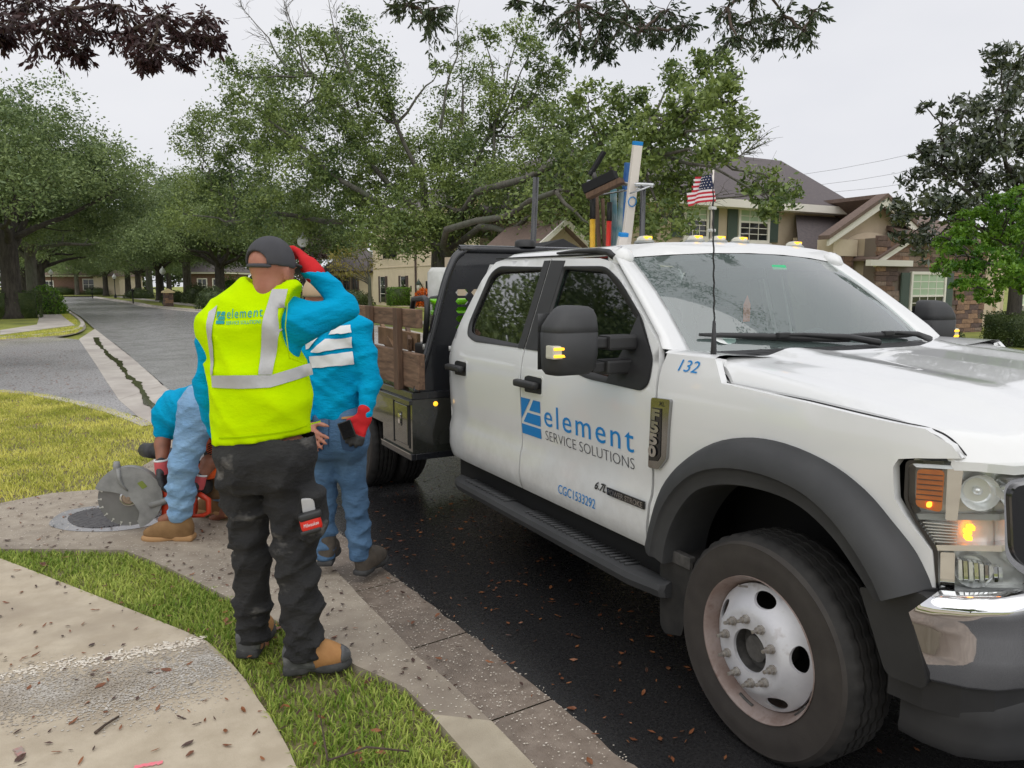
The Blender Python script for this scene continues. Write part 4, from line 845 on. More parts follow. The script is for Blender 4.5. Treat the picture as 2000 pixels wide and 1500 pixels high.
for sg in (-1, 1):
    h, HL = along(HPp, sg)
    hm = lambda d: (lambda a, z: h(a, z, d))
    out_ = rnd([(.163, 1.165), (.29, 1.178), (.56, 1.188), (.60, .95), (.56, .80), (.268, .782), (.253, .913), (.19, 1.0), (.165, 1.045)], [.02, .0, .03, .05, .05, .02, .02, .02, .02])
    hl = panel('headlamp', out_, hm(-.045), 'lamp_inner', truck, .03, rim=None)
    pts = [h(a, z, .004) for a, z in out_]; back = [h(a, z, -.045) for a, z in out_]; n = len(pts)
    inn = []; c = Vector((.36, .98))
    for p in out_: v = Vector(p) - c; inn.append(tuple(c + v * (1 - .012 / v.length)))
    V = [h(a, z, .006) for a, z in out_] + [h(a, z, .006) for a, z in inn] + [h(a, z, -.045) for a, z in inn]
    MB().add(V, [(i, (i + 1) % n, n + (i + 1) % n, n + i) for i in range(n)] + [(n + i, n + (i + 1) % n, 2 * n + (i + 1) % n, 2 * n + i) for i in range(n)]).out('lamp_rim', 'plastic_gloss', hl, angle=40)
    def blk(name, poly, d0, d1, m, r=.01):
        q = MB(); q.prism(rnd(poly, r, 3), lambda a, z, d: h(a, z, d), d0, d1); return q.out(name, m, hl, angle=35)
    blk('bezel', [(.176, 1.155), (.30, 1.168), (.30, 1.155), (.27, 1.152), (.19, 1.145)], -.045, -.004, 'reflector', .002)
    blk('bezel_bar', [(.272, 1.16), (.312, 1.162), (.306, 1.005), (.276, 1.003)], -.045, -.006, 'chrome', .006)
    blk('bezel_bar', [(.19, 1.006), (.44, 1.034), (.44, 1.016), (.206, .992)], -.045, -.006, 'housing_grey', .004)
    blk('bezel_bar', [(.256, .926), (.44, .944), (.44, .926), (.258, .910)], -.045, -.004, 'chrome', .004)
    blk('bezel_bar', [(.270, .905), (.306, .91), (.314, .79), (.276, .785)], -.045, -.010, 'chrome', .004)
    blk('bezel_bar', [(.276, .805), (.55, .815), (.55, .80), (.276, .787)], -.045, -.006, 'reflector', .004)
    blk('bezel_bar', [(.30, 1.180), (.55, 1.184), (.55, 1.166), (.30, 1.160)], -.045, -.006, 'reflector', .004)
    am = blk('side_marker', [(.193, 1.141), (.266, 1.148), (.266, 1.024), (.196, 1.030)], -.045, -.002, 'amber', .014)
    for k in range(6): blk('marker_rib', [(.197, 1.128 - k * .015), (.263, 1.133 - k * .015), (.263, 1.131 - k * .015), (.197, 1.126 - k * .015)], -.004, .0005, 'decal_dark', 0)
    blk('marker_bulb', [(.226, 1.050), (.240, 1.052), (.240, 1.036), (.226, 1.034)], -.03, .0008, 'bulb_lit', .006)
    # main reflector bowls
    def bowl(a, z, r, d, m='reflector', squash=1):
        o_ = Vector(h(a, z, -.01)); o2 = Vector(h(a, z, -.06)); ax = (o_ - o2).normalized(); q = MB()
        q.lathe([(r, .0), (r * .9, -.02), (r * .65, -.036), (r * .25, -.042), (.012, -.042), (.012, -.02), (0, -.018)], 20, lookm(o_, ax) @ Matrix.Diagonal((1, squash, 1, 1))); return q.out('reflector_bowl', m, hl, True)
    bowl(.36, 1.09, .052, .04); bowl(.36, .862, .05, .04)
    for k in range(9):
        blk('reflector_facet', [(.318 + k * .014, .89 - k * .002), (.328 + k * .014, .89 - k * .002), (.334 + k * .014, .83), (.324 + k * .014, .83)], -.04, -.012 - .001 * k, 'chrome' if k % 2 else 'reflector', .001)
    for k in range(7): blk('turn_rib', [(.215 + k * .006, .985 - k * .0085), (.31, .992 - k * .0085), (.31, .9895 - k * .0085), (.215 + k * .006, .9825 - k * .0085)], -.04, -.012, 'reflector', 0)
    for dz, da in ((.985, .345), (.972, .338), (.955, .340)):
        blk('turn_bulb', [(da - .008, dz + .006), (da + .010, dz + .008), (da + .010, dz - .006), (da - .008, dz - .006)], -.035, -.01, 'bulb_lit', .004)
    panel('lens', out_, hm(.002), 'lens_clear', hl, .03)
    gr = rnd([(.425, 1.095), (.436, 1.122), (.62, 1.15), (.62, .86), (.50, .875), (.445, .925)], [.02, .02, .01, .01, .03, .03])
    q = MB(); q.prism(gr, lambda a, z, d: h(a, z, d), -.04, .022); go = q.out('grille_surround', 'plastic_gloss', truck, angle=40)
    gg = [(a + (.02 if a < .5 else 0), z) for a, z in gr]
    c = Vector((.55, 1.0)); q = MB(); q.prism([(a - .016 * (1 if a < .55 else 0), z + (.014 if z > 1 else -.014)) for a, z in gr], lambda a, z, d: h(a, z, d), -.04, .012); q.out('grille_trim', 'chrome', go, angle=40)
    # bumper
    b_, BL = along(BPp, sg)
    rows = []
    for a in np.linspace(.176, BL, 30):
        t = min(1, (a - .176) / .06); x = lambda z0, z1: z0 + (z1 - z0) * t
        sl_ = lambda z: a + max(0, .06 - (a - .176)) * (0) 
        rows.append([b_(a, z, d) for z, d in ((x(.735, .79 + (a - .24) * .10), -.05), (x(.735, .785 + (a - .24) * .09), -.004), (x(.733, .765 + (a - .24) * .08), .010), (.73 + (.004 if a > .2 else 0), .012), (.715, .004), (.69, .0), (.62, -.006), (.545, -.014), (.535, -.03))])
    # slanted outer edge
    for i, r in enumerate(rows[:3]): pass
    nb = []
    for i, a in enumerate(np.linspace(.0, 1, 34)):
        r = []
        for z, d in ((.80, -.05), (.795, -.006), (.775, .010), (.755, .014), (.735, .006), (.70, .0), (.63, -.006), (.555, -.014), (.537, -.03)):
            a0 = .176 + (.735 - z) * .31 if z < .735 else .176 + (z - .735) * .9
            aa = a0 + (BL - a0) * a ** 1.5; lift = min(.03, max(0, aa - .2) * .1) if z > .72 else 0
            r.append(b_(aa, z + lift, d))
        nb.append(r)
    bp = MB().grid(nb).out('bumper', 'chrome', truck, angle=50)
    ec = rnd([(.012, .752), (.19, .80), (.225, .79), (.178, .735), (.237, .537), (.225, .520), (.118, .518)], [.01, .01, .01, .0, .01, .02, .03])
    q = MB(); q.prism(ec, lambda a, z, d: b_(a, z, d), -.09, .0); q.out('bumper_end', 'plastic_black', bp, angle=40)
    q = MB(); q.prism([(.20, .80), (BL, .845), (BL, .80), (.20, .77)], lambda a, z, d: b_(a, z, d), -.10, -.03); q.out('bumper_step', 'plastic_black', bp)
    v_, VL_ = along(VPp, sg)
    nb = [[v_(a, z + lift, d) for z, d in ((.50, -.02), (.47, -.005), (.42, .0), (.37, .0), (.345, .006), (.325, .0), (.315, -.05))] for a, lift in [(.085, .0), (.11, .0)] + [(a, .0) for a in np.linspace(.16, VL_, 12)]]
    MB().grid(nb).out('air_dam', 'plastic_black', bp, angle=50)
    MB().grid([[b_(a, z, -.04) for a in np.linspace(.10, BL, 12)] for z in (.545, .44)]).out('bumper_lower', 'plastic_black', bp)
# --- wheels
def wheel(name, c, steer, sg, front=True, outer=True):
    """built about its axle: local z = outboard"""
    Mx = Matrix.Translation(c) @ Matrix.Rotation(steer, 4, 'Z') @ Matrix.Rotation(sg * pi / 2, 4, 'Y')
    root = empty(name); root.parent = truck; root.matrix_local = Mx
    R0, Rr_ = .400, .246; hw = .115; K_ = .94
    t = MB()
    pr = [(Rr_ + .002, hw - .022), (Rr_ + .012, hw - .004), (.30, hw + .004), (.335, hw + .006), (.362, hw + .002), (.366, hw + .003), (.378, hw - .008), (.390, hw - .020), (.397, hw - .030)]
    grooves = []
    for x in (.052, .018, -.018, -.052): grooves += [(R0, x + .006), (R0 - .012, x + .005), (R0 - .012, x - .005), (R0, x - .006)]
    pr = pr + [(R0, hw - .038)] + grooves + [(R0, -hw + .038), (.397, -hw + .03), (.378, -hw + .008), (.335, -hw - .006), (.30, -hw - .004), (Rr_, -hw + .01)]
    n = 120; V = []; F = []
    for r, hgt in pr:
        for k in range(n):
            th = 2 * pi * k / n; rr = r
            if r > .385 and (k % 3 == 0): rr -= .006 if abs(hgt) < .09 else .004
            if .36 < r < .37: rr += .003 * math.sin(th * 4)
            V.append((rr * math.cos(th), rr * math.sin(th), hgt))
    for i in range(len(pr) - 1):
        for k in range(n): F.append((i * n + k, i * n + (k + 1) % n, (i + 1) * n + (k + 1) % n, (i + 1) * n + k))
    ty = meshobj('tyre', V, F, ['rubber', 'rubber_wall'], root, True, 45)
    mi = np.zeros(len(F), np.int32); mi[:6 * n] = 1; ty.data.polygons.foreach_set('material_index', mi)
    rm = MB(); rm.lathe([(r_q * K_, z_q) for r_q, z_q in [(.255, -hw + .01), (.235, -.02), (.232, .03), (.240, .055), (.252, hw - .035), (.262, hw - .012), (.268, hw - .004), (.272, hw + .002), (.272, hw - .006)]], 72)
    rim = rm.out('rim', 'wheel_rust', root, True)
    for a in (2.75, 3.9): MB().tube([(.2375 * math.cos(a + q), .2375 * math.sin(a + q), hw - .034) for q in np.linspace(0, .28, 8)], .006, 6).out('balance_weight', 'hub_dark', rim, True)
    # disc with hand holes
    fz = .138 if front else -.02
    _r = np.array([.06, .076, .150, .158, .170, .195, .222, .236]) * K_; _z = np.array([fz, fz, fz, fz - .004, fz - .015, fz - .038, fz - .060, fz - .070]) if front else np.array([-.10, -.10, -.10, -.098, -.09, -.05, -.01, .01])
    dz = lambda x, y: float(np.interp(math.hypot(x, y), _r, _z))
    circ = lambda r, k=64: [(r * math.cos(2 * pi * i / k), r * math.sin(2 * pi * i / k)) for i in range(k)]
    hs = []
    for k in range(5):
        a = 1.78 - k * 2 * pi / 5 + (.62 if True else 0); c_ = (.186 * math.cos(a), .186 * math.sin(a)); hs.append([(c_[0] + .024 * math.cos(t) * math.cos(a) - .046 * math.sin(t) * math.sin(a), c_[1] + .024 * math.cos(t) * math.sin(a) + .046 * math.sin(t) * math.cos(a)) for t in [2 * pi * i / 20 for i in range(20)]])
    di = panel('disc', circ(.236 * K_), lambda x, y: (x, y, dz(x, y)), 'wheel_paint', root, .012, [circ(.076, 40)] + hs, rim=(0, 0, -.012))
    hb = MB(); hb.lathe([(.082, fz - .01), (.080, fz - .06), (.055, fz - .062), (.050, fz - .045), (.046, fz - .03), (.040, fz - .028), (0, fz - .03)], 28); hb.out('hub', 'hub_dark', di, angle=40)
    for k in range(10):
        a = 2 * pi * k / 10 + .15; x, y = .112 * math.cos(a), .112 * math.sin(a); q = MB()
        q.lathe([(.0165, fz), (.0165, fz + .008), (.0125, fz + .009), (.012, fz + .024), (.0065, fz + .025), (.0065, fz + .045), (0, fz + .046)], 8, Matrix.Translation((x, y, 0))); q.out('lug_nut', 'bolt_steel', di, angle=40)
    MB().tube([(.205, .06, fz - .04), (.215, .064, fz + .0)], .004, 6).out('valve_stem', 'bolt_steel', di)
    MB().lathe([(.23, -.06), (0, -.06)], 32).out('brake_drum', 'truck_gap', root)
    return root
wheel('front_wheel', (-.943, 0, .398), 0, -1); wheel('front_wheel', (.943, 0, .398), 0, 1)
WB = 4.32
for sg in (-1, 1):
    wheel('rear_wheel', (sg * 1.045, WB, .395), 0, sg, False); wheel('rear_wheel', (sg * .79, WB, .395), 0, -sg, True)
MB().tube([(-.95, 0, .36), (.95, 0, .36)], .05, 10).out('front_axle', 'hub_dark', truck, True); MB().tube([(-.9, WB, .395), (.9, WB, .395)], .07, 10).out('rear_axle', 'hub_dark', truck, True)
for sg in (-1, 1): MB().box((sg * .40, -.5, .48), (sg * .48, 5.4, .66)).out('frame_rail', 'truck_gap', truck)
# --- running board
for sg in (-1, 1):
    pr = [(1.0, .455), (1.06, .46), (1.085, .448), (1.095, .425), (1.085, .395), (1.03, .385), (.97, .40), (.95, .43)]
    q = MB(); P = [(.505, -.05, .0), (.52, -.03, 0), (.70, 0, 0), (2.44, 0, 0), (2.53, -.02, .0), (2.56, -.05, .0)]
    rows = [[(sg * (u + (du if u > 1.0 else 0)), s, z) for u, z in pr + pr[:1]] for s, du, _ in P]; q.grid(rows); q.add([rows[0][i] for i in range(8)], [tuple(range(8))]); q.add([rows[-1][i] for i in range(8)], [tuple(range(8))])
    rb = q.out('running_board', 'plastic_flare', truck, angle=35)
    for k in range(46):
        s = .74 + k * .0365
        if 1.62 < s < 1.86: continue
        MB().tube([(sg * .985, s, .459), (sg * 1.062, s + .01, .464)], [.006, .0075], 5).out('tread_rib', 'plastic_flare', rb, True)
    for s in (.9, 1.65, 2.35): MB().tube([(sg * 1.0, s, .41), (sg * .80, s, .44), (sg * .70, s, .56)], .022, 6).out('board_bracket', 'truck_gap', rb)
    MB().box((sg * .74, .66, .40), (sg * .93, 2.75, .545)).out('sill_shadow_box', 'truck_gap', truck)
# --- flat bed with side toolboxes
BX = 1.19
bed = MB(); bed.box((-BX, 2.955, .905), (BX, 5.75, .955), None, .006); bed = bed.out('bed_deck', 'steel_black', truck)
for sg in (-1, 1):
    bx = MB(); bx.prism([(.80, 2.955), (BX - .0, 2.955), (BX, 3.42), (BX, 3.50), (.80, 3.50)] if False else [(.60, 2.955), (BX, 2.955), (BX, 3.56), (.60, 3.56)], lambda u, s, d: (sg * u, s, d), .535, .904); tb = bx.out('toolbox', 'toolbox_black', truck)
    q = MB(); q.box((sg * (BX - .02), 2.95, .49), (sg * (BX + .012), 3.57, .534), None, .004); q.box((sg * .60, 2.948, .49), (sg * (BX - .021), 2.97, .534), None, .004); q.out('toolbox_skirt', 'steel_black', tb)
    MB().box((sg * (BX + .0125), 2.955, .53), (sg * (BX + .016), 3.565, .537)).out('skirt_edge', 'chrome_worn', tb)
    MB().box((sg * BX, 3.03, .58), (sg * (BX + .008), 3.28, .855), None, .004).out('toolbox_door', 'toolbox_black', tb)
    for s_, w_ in ((2.995, .026), (3.30, .022)): MB().box((sg * BX, s_, .565), (sg * (BX + .004), s_ + w_, .865)).out('door_gap', 'truck_gap', tb)
    q = MB(); q.prism(rnd([(3.135, .70), (3.21, .70), (3.21, .80), (3.135, .80)], .015), lambda s, z, d: (sg * d, s, z), BX + .004, BX + .012); la = q.out('latch', 'plastic_gloss', tb, angle=40)
    q = MB(); q.prism(rnd([(3.15, .715), (3.185, .715), (3.185, .785), (3.15, .785)], .01), lambda s, z, d: (sg * d, s, z), BX + .010, BX + .018); q.out('latch_paddle', 'chrome', la, angle=40)
    MB().box((sg * BX, 2.955, .868), (sg * (BX + .02), 5.75, .900), None, .004).out('rub_rail', 'steel_black', bed)
    MB().box((sg * (BX), 3.56, .66), (sg * (BX - .03), 4.80, .90)).out('wheel_skirt', 'toolbox_black', bed)
    q = MB(); q.box((sg * .7, 4.82, .55), (sg * BX, 5.6, .904)); q.out('rear_toolbox', 'toolbox_black', bed)
MB().lathe([(0, 0), (.017, 0), (.016, .006), (0, .010)], 14, lookm((-1.02, 2.9545, .868), (0, -1, 0))).out('marker_lamp', 'amber_lit', bed, True)
hbp = [(-1.15, .955), (-1.13, 1.02), (-1.037, 1.318), (-.939, 1.66), (-.885, 1.80), (-.845, 1.865), (-.78, 1.905), (-.70, 1.915)]
hbo = hbp + [(-u, z) for u, z in reversed(hbp)]
slots = [[(u + x, z + y) for x, y in ((-.05, 0), (-.03, .022), (.03, .022), (.05, 0), (.03, -.022), (-.03, -.022))] for u in (-.80, -.68, .68, .80) for z in (1.62, 1.56, 1.50, 1.44, 1.38)] + [[(-.55, 1.35), (.55, 1.35), (.5, 1.80), (-.5, 1.80)]]
hb_ = panel('headboard', hbo, lambda u, z: (u, 2.985, z), 'steel_black', truck, .12, slots, rim=(0, .02, 0), smooth=False)
MB().tube([(u, 2.975, z) for u, z in smooth_line(hbo, 3)], .028, 8).out('headboard_tube', 'steel_black', hb_, True)
MB().lathe([(.075, 0), (.075, .035), (.06, .05), (0, .052)], 16, Matrix.Translation((-.30, 2.99, 1.94))).out('beacon_base', 'plastic_black', hb_, True)
# ---------------------------------------------------------------- trees and shrubs
def leafcloud(C, Rd, n_per, size, seed, asp=.5, sub=24, sig=.30, shell=.35, up=.35, zs=.8, droop=0, near=None):
    """leaf blades in sprays through ellipsoid clumps: C centres, Rd radii -> V, F (quads pinched to a leaf)"""
    r = np.random.default_rng(seed); P = []
    for ic, (c, q) in enumerate(zip(C, Rd)):
        n = int(n_per * q * q * (near[ic] if near else 1)); k = max(5, int(sub * min(1.6, q)))
        d = r.normal(size=(k, 3)); d /= np.linalg.norm(d, axis=1)[:, None]; rad = q * r.uniform(shell, 1, k) ** .6
        sc = np.array(c) + d * rad[:, None] * np.array([1, 1, zs]); w_ = r.uniform(.3, 1, k); w_ /= w_.sum()
        idx = r.choice(k, n, p=w_); s = sig * (.5 + r.random(k))[idx][:, None] * min(1, q) ; P.append(sc[idx] + r.normal(size=(n, 3)) * s * np.array([1, 1, .75]))
    P = np.concatenate(P); n = len(P); th = r.uniform(0, 2 * pi, n); ph = r.normal(up, .55, n) - droop
    a = np.c_[np.cos(th) * np.cos(ph), np.sin(th) * np.cos(ph), np.sin(ph)]; b = r.normal(size=(n, 3)); b -= a * (a * b).sum(1)[:, None]; b /= np.linalg.norm(b, axis=1)[:, None]
    L = size * r.uniform(.6, 1.35, n)[:, None]; wd = L * asp
    V = np.stack([P - a * L * .5, P + b * wd * .5, P + a * L * .55, P - b * wd * .5], 1).reshape(-1, 3)
    return V, np.arange(n * 4).reshape(-1, 4)
def limb(m, p, q, r0, r1, seed, n=7, wig=.12, sag=0, seg=7):
    p, q = Vector(p), Vector(q); L = (q - p).length; P = []; Rr2 = []
    for i in range(n + 1):
        t = i / n; o = mnoise.noise_vector((seed * 3.1 + t * 2.2, seed * 1.7, t)) * wig * L * math.sin(pi * min(1, t * 1.0) * .9 + .1) if 0 < i else Vector((0, 0, 0))
        P.append(p.lerp(q, t) + o + Vector((0, 0, sag * L * math.sin(pi * t)))); Rr2.append(r0 + (r1 - r0) * t ** .8)
    m.tube(P, Rr2, seg, cap=False); return P
def build_tree(name, base, C, Rd, trunk_r, fork, leaf, bark, label, cat='tree', n_per=420, size=.15, seed=1, twigs=True, group=None, asp=.5, limbs=9, lean=(0, 0), bare=(), leaf_kw={}, limb_r=.5):
    """base point; clumps C (world); limbs fan from the fork to the clumps"""
    o = empty(name, base, 0, label, cat, group); B = Vector(base); rr = random.Random(seed)
    C = [Vector(c) for c in C]; F_ = B + Vector((lean[0], lean[1], fork)); m = MB()
    m.tube([B + Vector((0, 0, -.1)) - B, Vector((0, 0, .25)), Vector((lean[0] * .35, lean[1] * .35, fork * .45)), Vector((lean[0] * .8, lean[1] * .8, fork * .85)), F_ - B + Vector((0, 0, fork * .12))], [trunk_r * 1.5, trunk_r * 1.1, trunk_r * .95, trunk_r * .92, trunk_r * .8], 12)
    m.out('trunk', bark, o, True)
    # cluster the clumps round main limbs
    idx = sorted(range(len(C)), key=lambda i: math.atan2((C[i] - F_).z, (C[i] - F_).dot(Vector((RIGHT.x, RIGHT.y, 0)))))
    mains = [C[idx[int((k + .5) * len(C) / limbs)]] for k in range(limbs)]
    ml = MB(); paths = []
    for k, c in enumerate(mains):
        e = F_.lerp(c, .8); P = limb(ml, F_ - B - Vector((0, 0, fork * .08 * (k % 3))), e - B, trunk_r * limb_r * rr.uniform(.8, 1.2), trunk_r * .14, seed + k, 8, .13, .03 * (1 if e.z - F_.z < 2 else -.5)); paths.append(P)
    ml.out('limb', bark, o, True)
    mt = MB()
    for i, c in enumerate(C):
        best = min(((p - (c - B)).length, p) for P in paths for p in P[2:])[1]
        limb(mt, best, c - B, trunk_r * .13, .015, seed + i * 7, 5, .16, 0, 5)
        if twigs:
            for k in range(3):
                d = Vector((rr.gauss(0, 1), rr.gauss(0, 1), rr.gauss(.3, .7))).normalized() * Rd[i] * .9; limb(mt, c - B, c - B + d, .022, .006, seed + i * 5 + k, 4, .2, 0, 4)
    for (p, q, r0) in bare:
        p, q = Vector(p) - B, Vector(q) - B; P = limb(mt, p, q, r0, .008, seed + int(abs(q.x) * 10), 7, .1, 0, 5)
        for k in range(16):
            t = rr.uniform(.3, 1); s = p.lerp(q, t); d = ((q - p).normalized() + Vector((rr.gauss(0, .7), rr.gauss(0, .7), rr.gauss(0, .5)))).normalized() * rr.uniform(.3, 1.1) * (1.3 - t * .6); e = limb(mt, s, s + d, .013, .004, seed + k * 11, 4, .2, 0, 4)
            for j in range(2): limb(mt, e[2], e[2] + (d + Vector((rr.gauss(0, .4), rr.gauss(0, .4), rr.gauss(0, .4)))) * .5, .007, .003, k + j, 3, .2, 0, 3)
    tw = mt.out('branches', bark, o, True); tw['kind'] = 'stuff'
    V, F = leafcloud([c - B for c in C], Rd, n_per, size, seed, asp, **leaf_kw)
    meshobj('crown', V, F, leaf, o, False)
    return o
def pxclumps(L, depth, jit, seed, sc=1.0, fwdx=None):
    """clump list surveyed from the photograph: (px, py, radius px) at about a given distance, spread in depth"""
    rr = random.Random(seed); C = []; Rd = []
    for x, y, q in L:
        d = depth + rr.uniform(-jit, jit) - (fwdx(x) if fwdx else 0); p = Vector((0, 0, CAM_H)) + (RIGHT * (x - 1000) / 1500 + DOWN * (y - 750) / 1500 + FWD) * d; C.append(p); Rd.append(q / 1500 * d * sc)
    return C, Rd
def on_depth(x, y, d): return Vector((0, 0, CAM_H)) + (RIGHT * (x - 1000) / 1500 + DOWN * (y - 750) / 1500 + FWD) * d
def foot(x, d, z=.1):
    p = on_depth(x, 557, d); return (p.x, p.y, z)
hero = [(360, 420, 40), (395, 330, 62), (430, 255, 62), (380, 270, 40), (470, 380, 78), (440, 440, 55), (480, 200, 60), (455, 140, 36), (545, 135, 58), (520, 260, 85), (600, 200, 72), (570, 330, 90), (540, 420, 75), (620, 80, 40), (655, 130, 55), (690, 60, 46), (730, 115, 46), (700, 200, 78), (660, 290, 95), (640, 400, 85), (740, 280, 80), (750, 180, 55), (760, 380, 95), (730, 450, 55), (820, 300, 62), (840, 400, 92), (800, 460, 55), (610, 460, 42), (900, 330, 85), (930, 420, 92), (870, 215, 46), (925, 140, 42), (945, 75, 30), (905, 90, 24), (985, 205, 58), (960, 300, 75), (1000, 370, 85), (1020, 60, 34), (1040, 105, 36), (1045, 190, 50), (1075, 140, 34), (1090, 250, 60), (1060, 320, 72), (1080, 410, 78), (1130, 300, 66), (1150, 200, 42), (1150, 390, 72), (1205, 240, 52), (1190, 330, 56), (1225, 190, 40), (1250, 290, 58), (1290, 235, 58), (1270, 360, 68), (1320, 150, 36), (1350, 200, 56), (1395, 125, 48), (1345, 270, 62), (1410, 200, 52), (1440, 265, 36), (1395, 295, 40), (1330, 365, 52), (1480, 350, 36), (1500, 390, 42), (1530, 375, 28), (1300, 430, 48), (1240, 420, 38), (1450, 235, 26), (1430, 160, 28), (860, 130, 26), (560, 70, 26), (1170, 460, 36), (1050, 460, 42), (900, 470, 46), (980, 450, 50), (835, 455, 58), (700, 425, 70), (1010, 465, 52), (1130, 450, 44), (770, 470, 40), (1060, 250, 50), (560, 250, 60), (890, 260, 50)]
C, Rd = pxclumps(hero, 30, 3.0, 5, 1.0, lambda x: 11.5 * max(0, min(1, (x - 930) / 300)))
hb0 = foot(862, 30)
build_tree('oak_tree', hb0, C, Rd, .50, 3.3, 'leaf_oak', 'bark', 'huge spreading oak with thin broken crown behind the truck bed', seed=5, n_per=1500, size=.128, limbs=13, limb_r=.28, lean=(.2, .2),
           bare=[(on_depth(560, 130, 30), on_depth(470, 10, 30), .05), (on_depth(600, 150, 29), on_depth(540, -30, 29), .05), (on_depth(860, 250, 30), on_depth(900, -10, 30), .07), (on_depth(700, 210, 29), on_depth(640, -20, 29), .07), (on_depth(1400, 330, 19), on_depth(1470, 290, 19), .03), (on_depth(1250, 380, 20), on_depth(1530, 380, 18.5), .06), (on_depth(960, 330, 28), on_depth(985, 130, 28), .08)], leaf_kw=dict(sig=.24, sub=26, near=[1 + .7 * max(0, min(1, (x - 930) / 300)) for x, y, q in hero]))
# street oaks: three models, copied
def dome(Rx, H0, H1, n, seed, rc=(1.1, 1.9)):
    rr = random.Random(seed); C = []; Rd = []
    for i in range(n):
        a = rr.uniform(0, 2 * pi); q = math.sqrt(rr.random()); z = H0 + (H1 - H0) * (1 - q ** 1.8) * rr.uniform(.35, 1) + rr.uniform(-.3, .5)
        C.append(Vector((math.cos(a) * q * Rx, math.sin(a) * q * Rx, z))); Rd.append(rr.uniform(*rc))
    return C, Rd
protos = []
for k, (Rx, H0, H1, n, fk) in enumerate(((6.8, 4.6, 10.6, 60, 3.6), (6.0, 4.2, 9.6, 50, 3.2), (5.6, 4.6, 10.2, 46, 3.9))):
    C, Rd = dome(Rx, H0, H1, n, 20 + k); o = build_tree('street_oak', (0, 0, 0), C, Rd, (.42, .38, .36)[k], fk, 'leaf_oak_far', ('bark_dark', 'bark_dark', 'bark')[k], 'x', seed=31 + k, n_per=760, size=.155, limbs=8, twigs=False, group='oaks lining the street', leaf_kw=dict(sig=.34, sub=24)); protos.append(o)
places = [  # px, distance, model, turn, scale, label
 (22, 36, 0, .4, 1.02, 'dark trunked oak at the left edge behind the clipped hedge'),
 (63, 50, 2, 1.9, 1.0, 'second oak on the left side of the street, twin stems'),
 (80, 64, 1, 3.0, 1.0, 'oak on the left verge, third along from the hedge'),
 (46, 82, 0, 4.1, 1.0, 'oak on the left verge, fourth along from the hedge'),
 (366, 72, 2, 2.2, 1.08, 'pale tall trunked oak right of the brick post'),
 (312, 78, 1, .8, 1.05, 'leaning forked oak beside the globe street lamp'),
 (292, 92, 2, 5.0, 1.05, 'straight oak on the right verge behind the brick post'),
 (270, 104, 1, 2.9, 1.05, 'oak on the right verge just past the second mailbox'),
 (250, 118, 0, 3.7, 1.05, 'oak on the right verge near the end of the street'),
 (206, 116, 1, 1.1, 1.0, 'low forked oak in front of the brick house garage'),
 (150, 124, 2, .2, .95, 'slim oak between the windows of the far brick house'),
 (430, 60, 1, 4.6, 1.0, 'oak hidden behind the man in the cap, right side of the street'),
 (520, 66, 0, 5.5, 1.0, 'dense oak behind the raised red glove'),
 (100, 138, 0, 2.4, 1.1, 'oak behind the left part of the brick house'),
 (330, 140, 0, 1.3, 1.1, 'oak far back behind the leaning street oak'),
]
first = [True] * 3
for px, d, k, rz, sc, lb in places:
    o = protos[k] if first[k] else copytree(protos[k]); first[k] = False
    o.location = foot(px, d); o.rotation_euler = (0, 0, rz); o.scale = (sc,) * 3; o['label'] = lb
# trees left and behind, out of view, added for glass and paint to mirror
for x, y, k, rz, sc, lb in ((-7.6, 17.5, 1, 2, .84, 'oak added left of the frame, mirrored in the front door window'), (-13, 30, 0, 5, .62, 'oak added left of the frame, mirrored in the rear cab window'), (-21, 30, 1, 4, 1.0, 'oak added far left of the frame, mirrored in the cab glass'), (-9, -9, 2, 1, .8, 'oak added behind the photographer for the front door to mirror')):
    o = copytree(protos[k]); o.location = (x, y, .1); o.rotation_euler = (0, 0, rz); o.scale = (sc,) * 3; o['label'] = lb; o['group'] = 'added oaks outside the frame'
# far wood closing the view
r_ = np.random.default_rng(77); Cw = []; Rw = []
for i in range(330):
    t = r_.random(); p = on_depth(-300 + t * 2700, 557, r_.uniform(140, 175)); Cw.append((p.x, p.y, r_.uniform(1.5, 8.5))); Rw.append(r_.uniform(2.2, 3.4))
V, F = leafcloud(Cw, Rw, 14, .8, 9, .6, sub=10, sig=.7)
tag(meshobj('far_wood', V, F, 'leaf_oak_deep', None, False), 'dark mass of distant trees closing the view', 'trees', None, 'stuff')
# magnolia and bright evergreen at the right
mg = [(1955, 120, 42), (1985, 180, 50), (1990, 110, 30), (1900, 200, 36), (1945, 215, 50), (1840, 275, 30), (1890, 270, 48), (1960, 290, 62), (1810, 210, 16), (1815, 300, 26), (1850, 330, 46), (1910, 340, 56), (1980, 370, 58), (1790, 350, 30), (1800, 400, 44), (1760, 420, 28), (1850, 400, 50), (1900, 420, 50), (1775, 460, 26), (1820, 460, 36), (1800, 300, 20), (1840, 220, 16), (2040, 250, 70), (2060, 150, 60), (2050, 380, 70), (1880, 470, 34), (1805, 500, 18)]
C, Rd = pxclumps(mg, 19.5, 1.4, 8); b = foot(1985, 19.5)
build_tree('magnolia_tree', b, C, Rd, .17, 2.6, 'leaf_magnolia', 'bark_dark', 'dark glossy leaved magnolia in front of the beige house', seed=8, n_per=1500, size=.18, asp=.36, limbs=9, leaf_kw=dict(sig=.22, sub=16, up=.5), limb_r=.6)
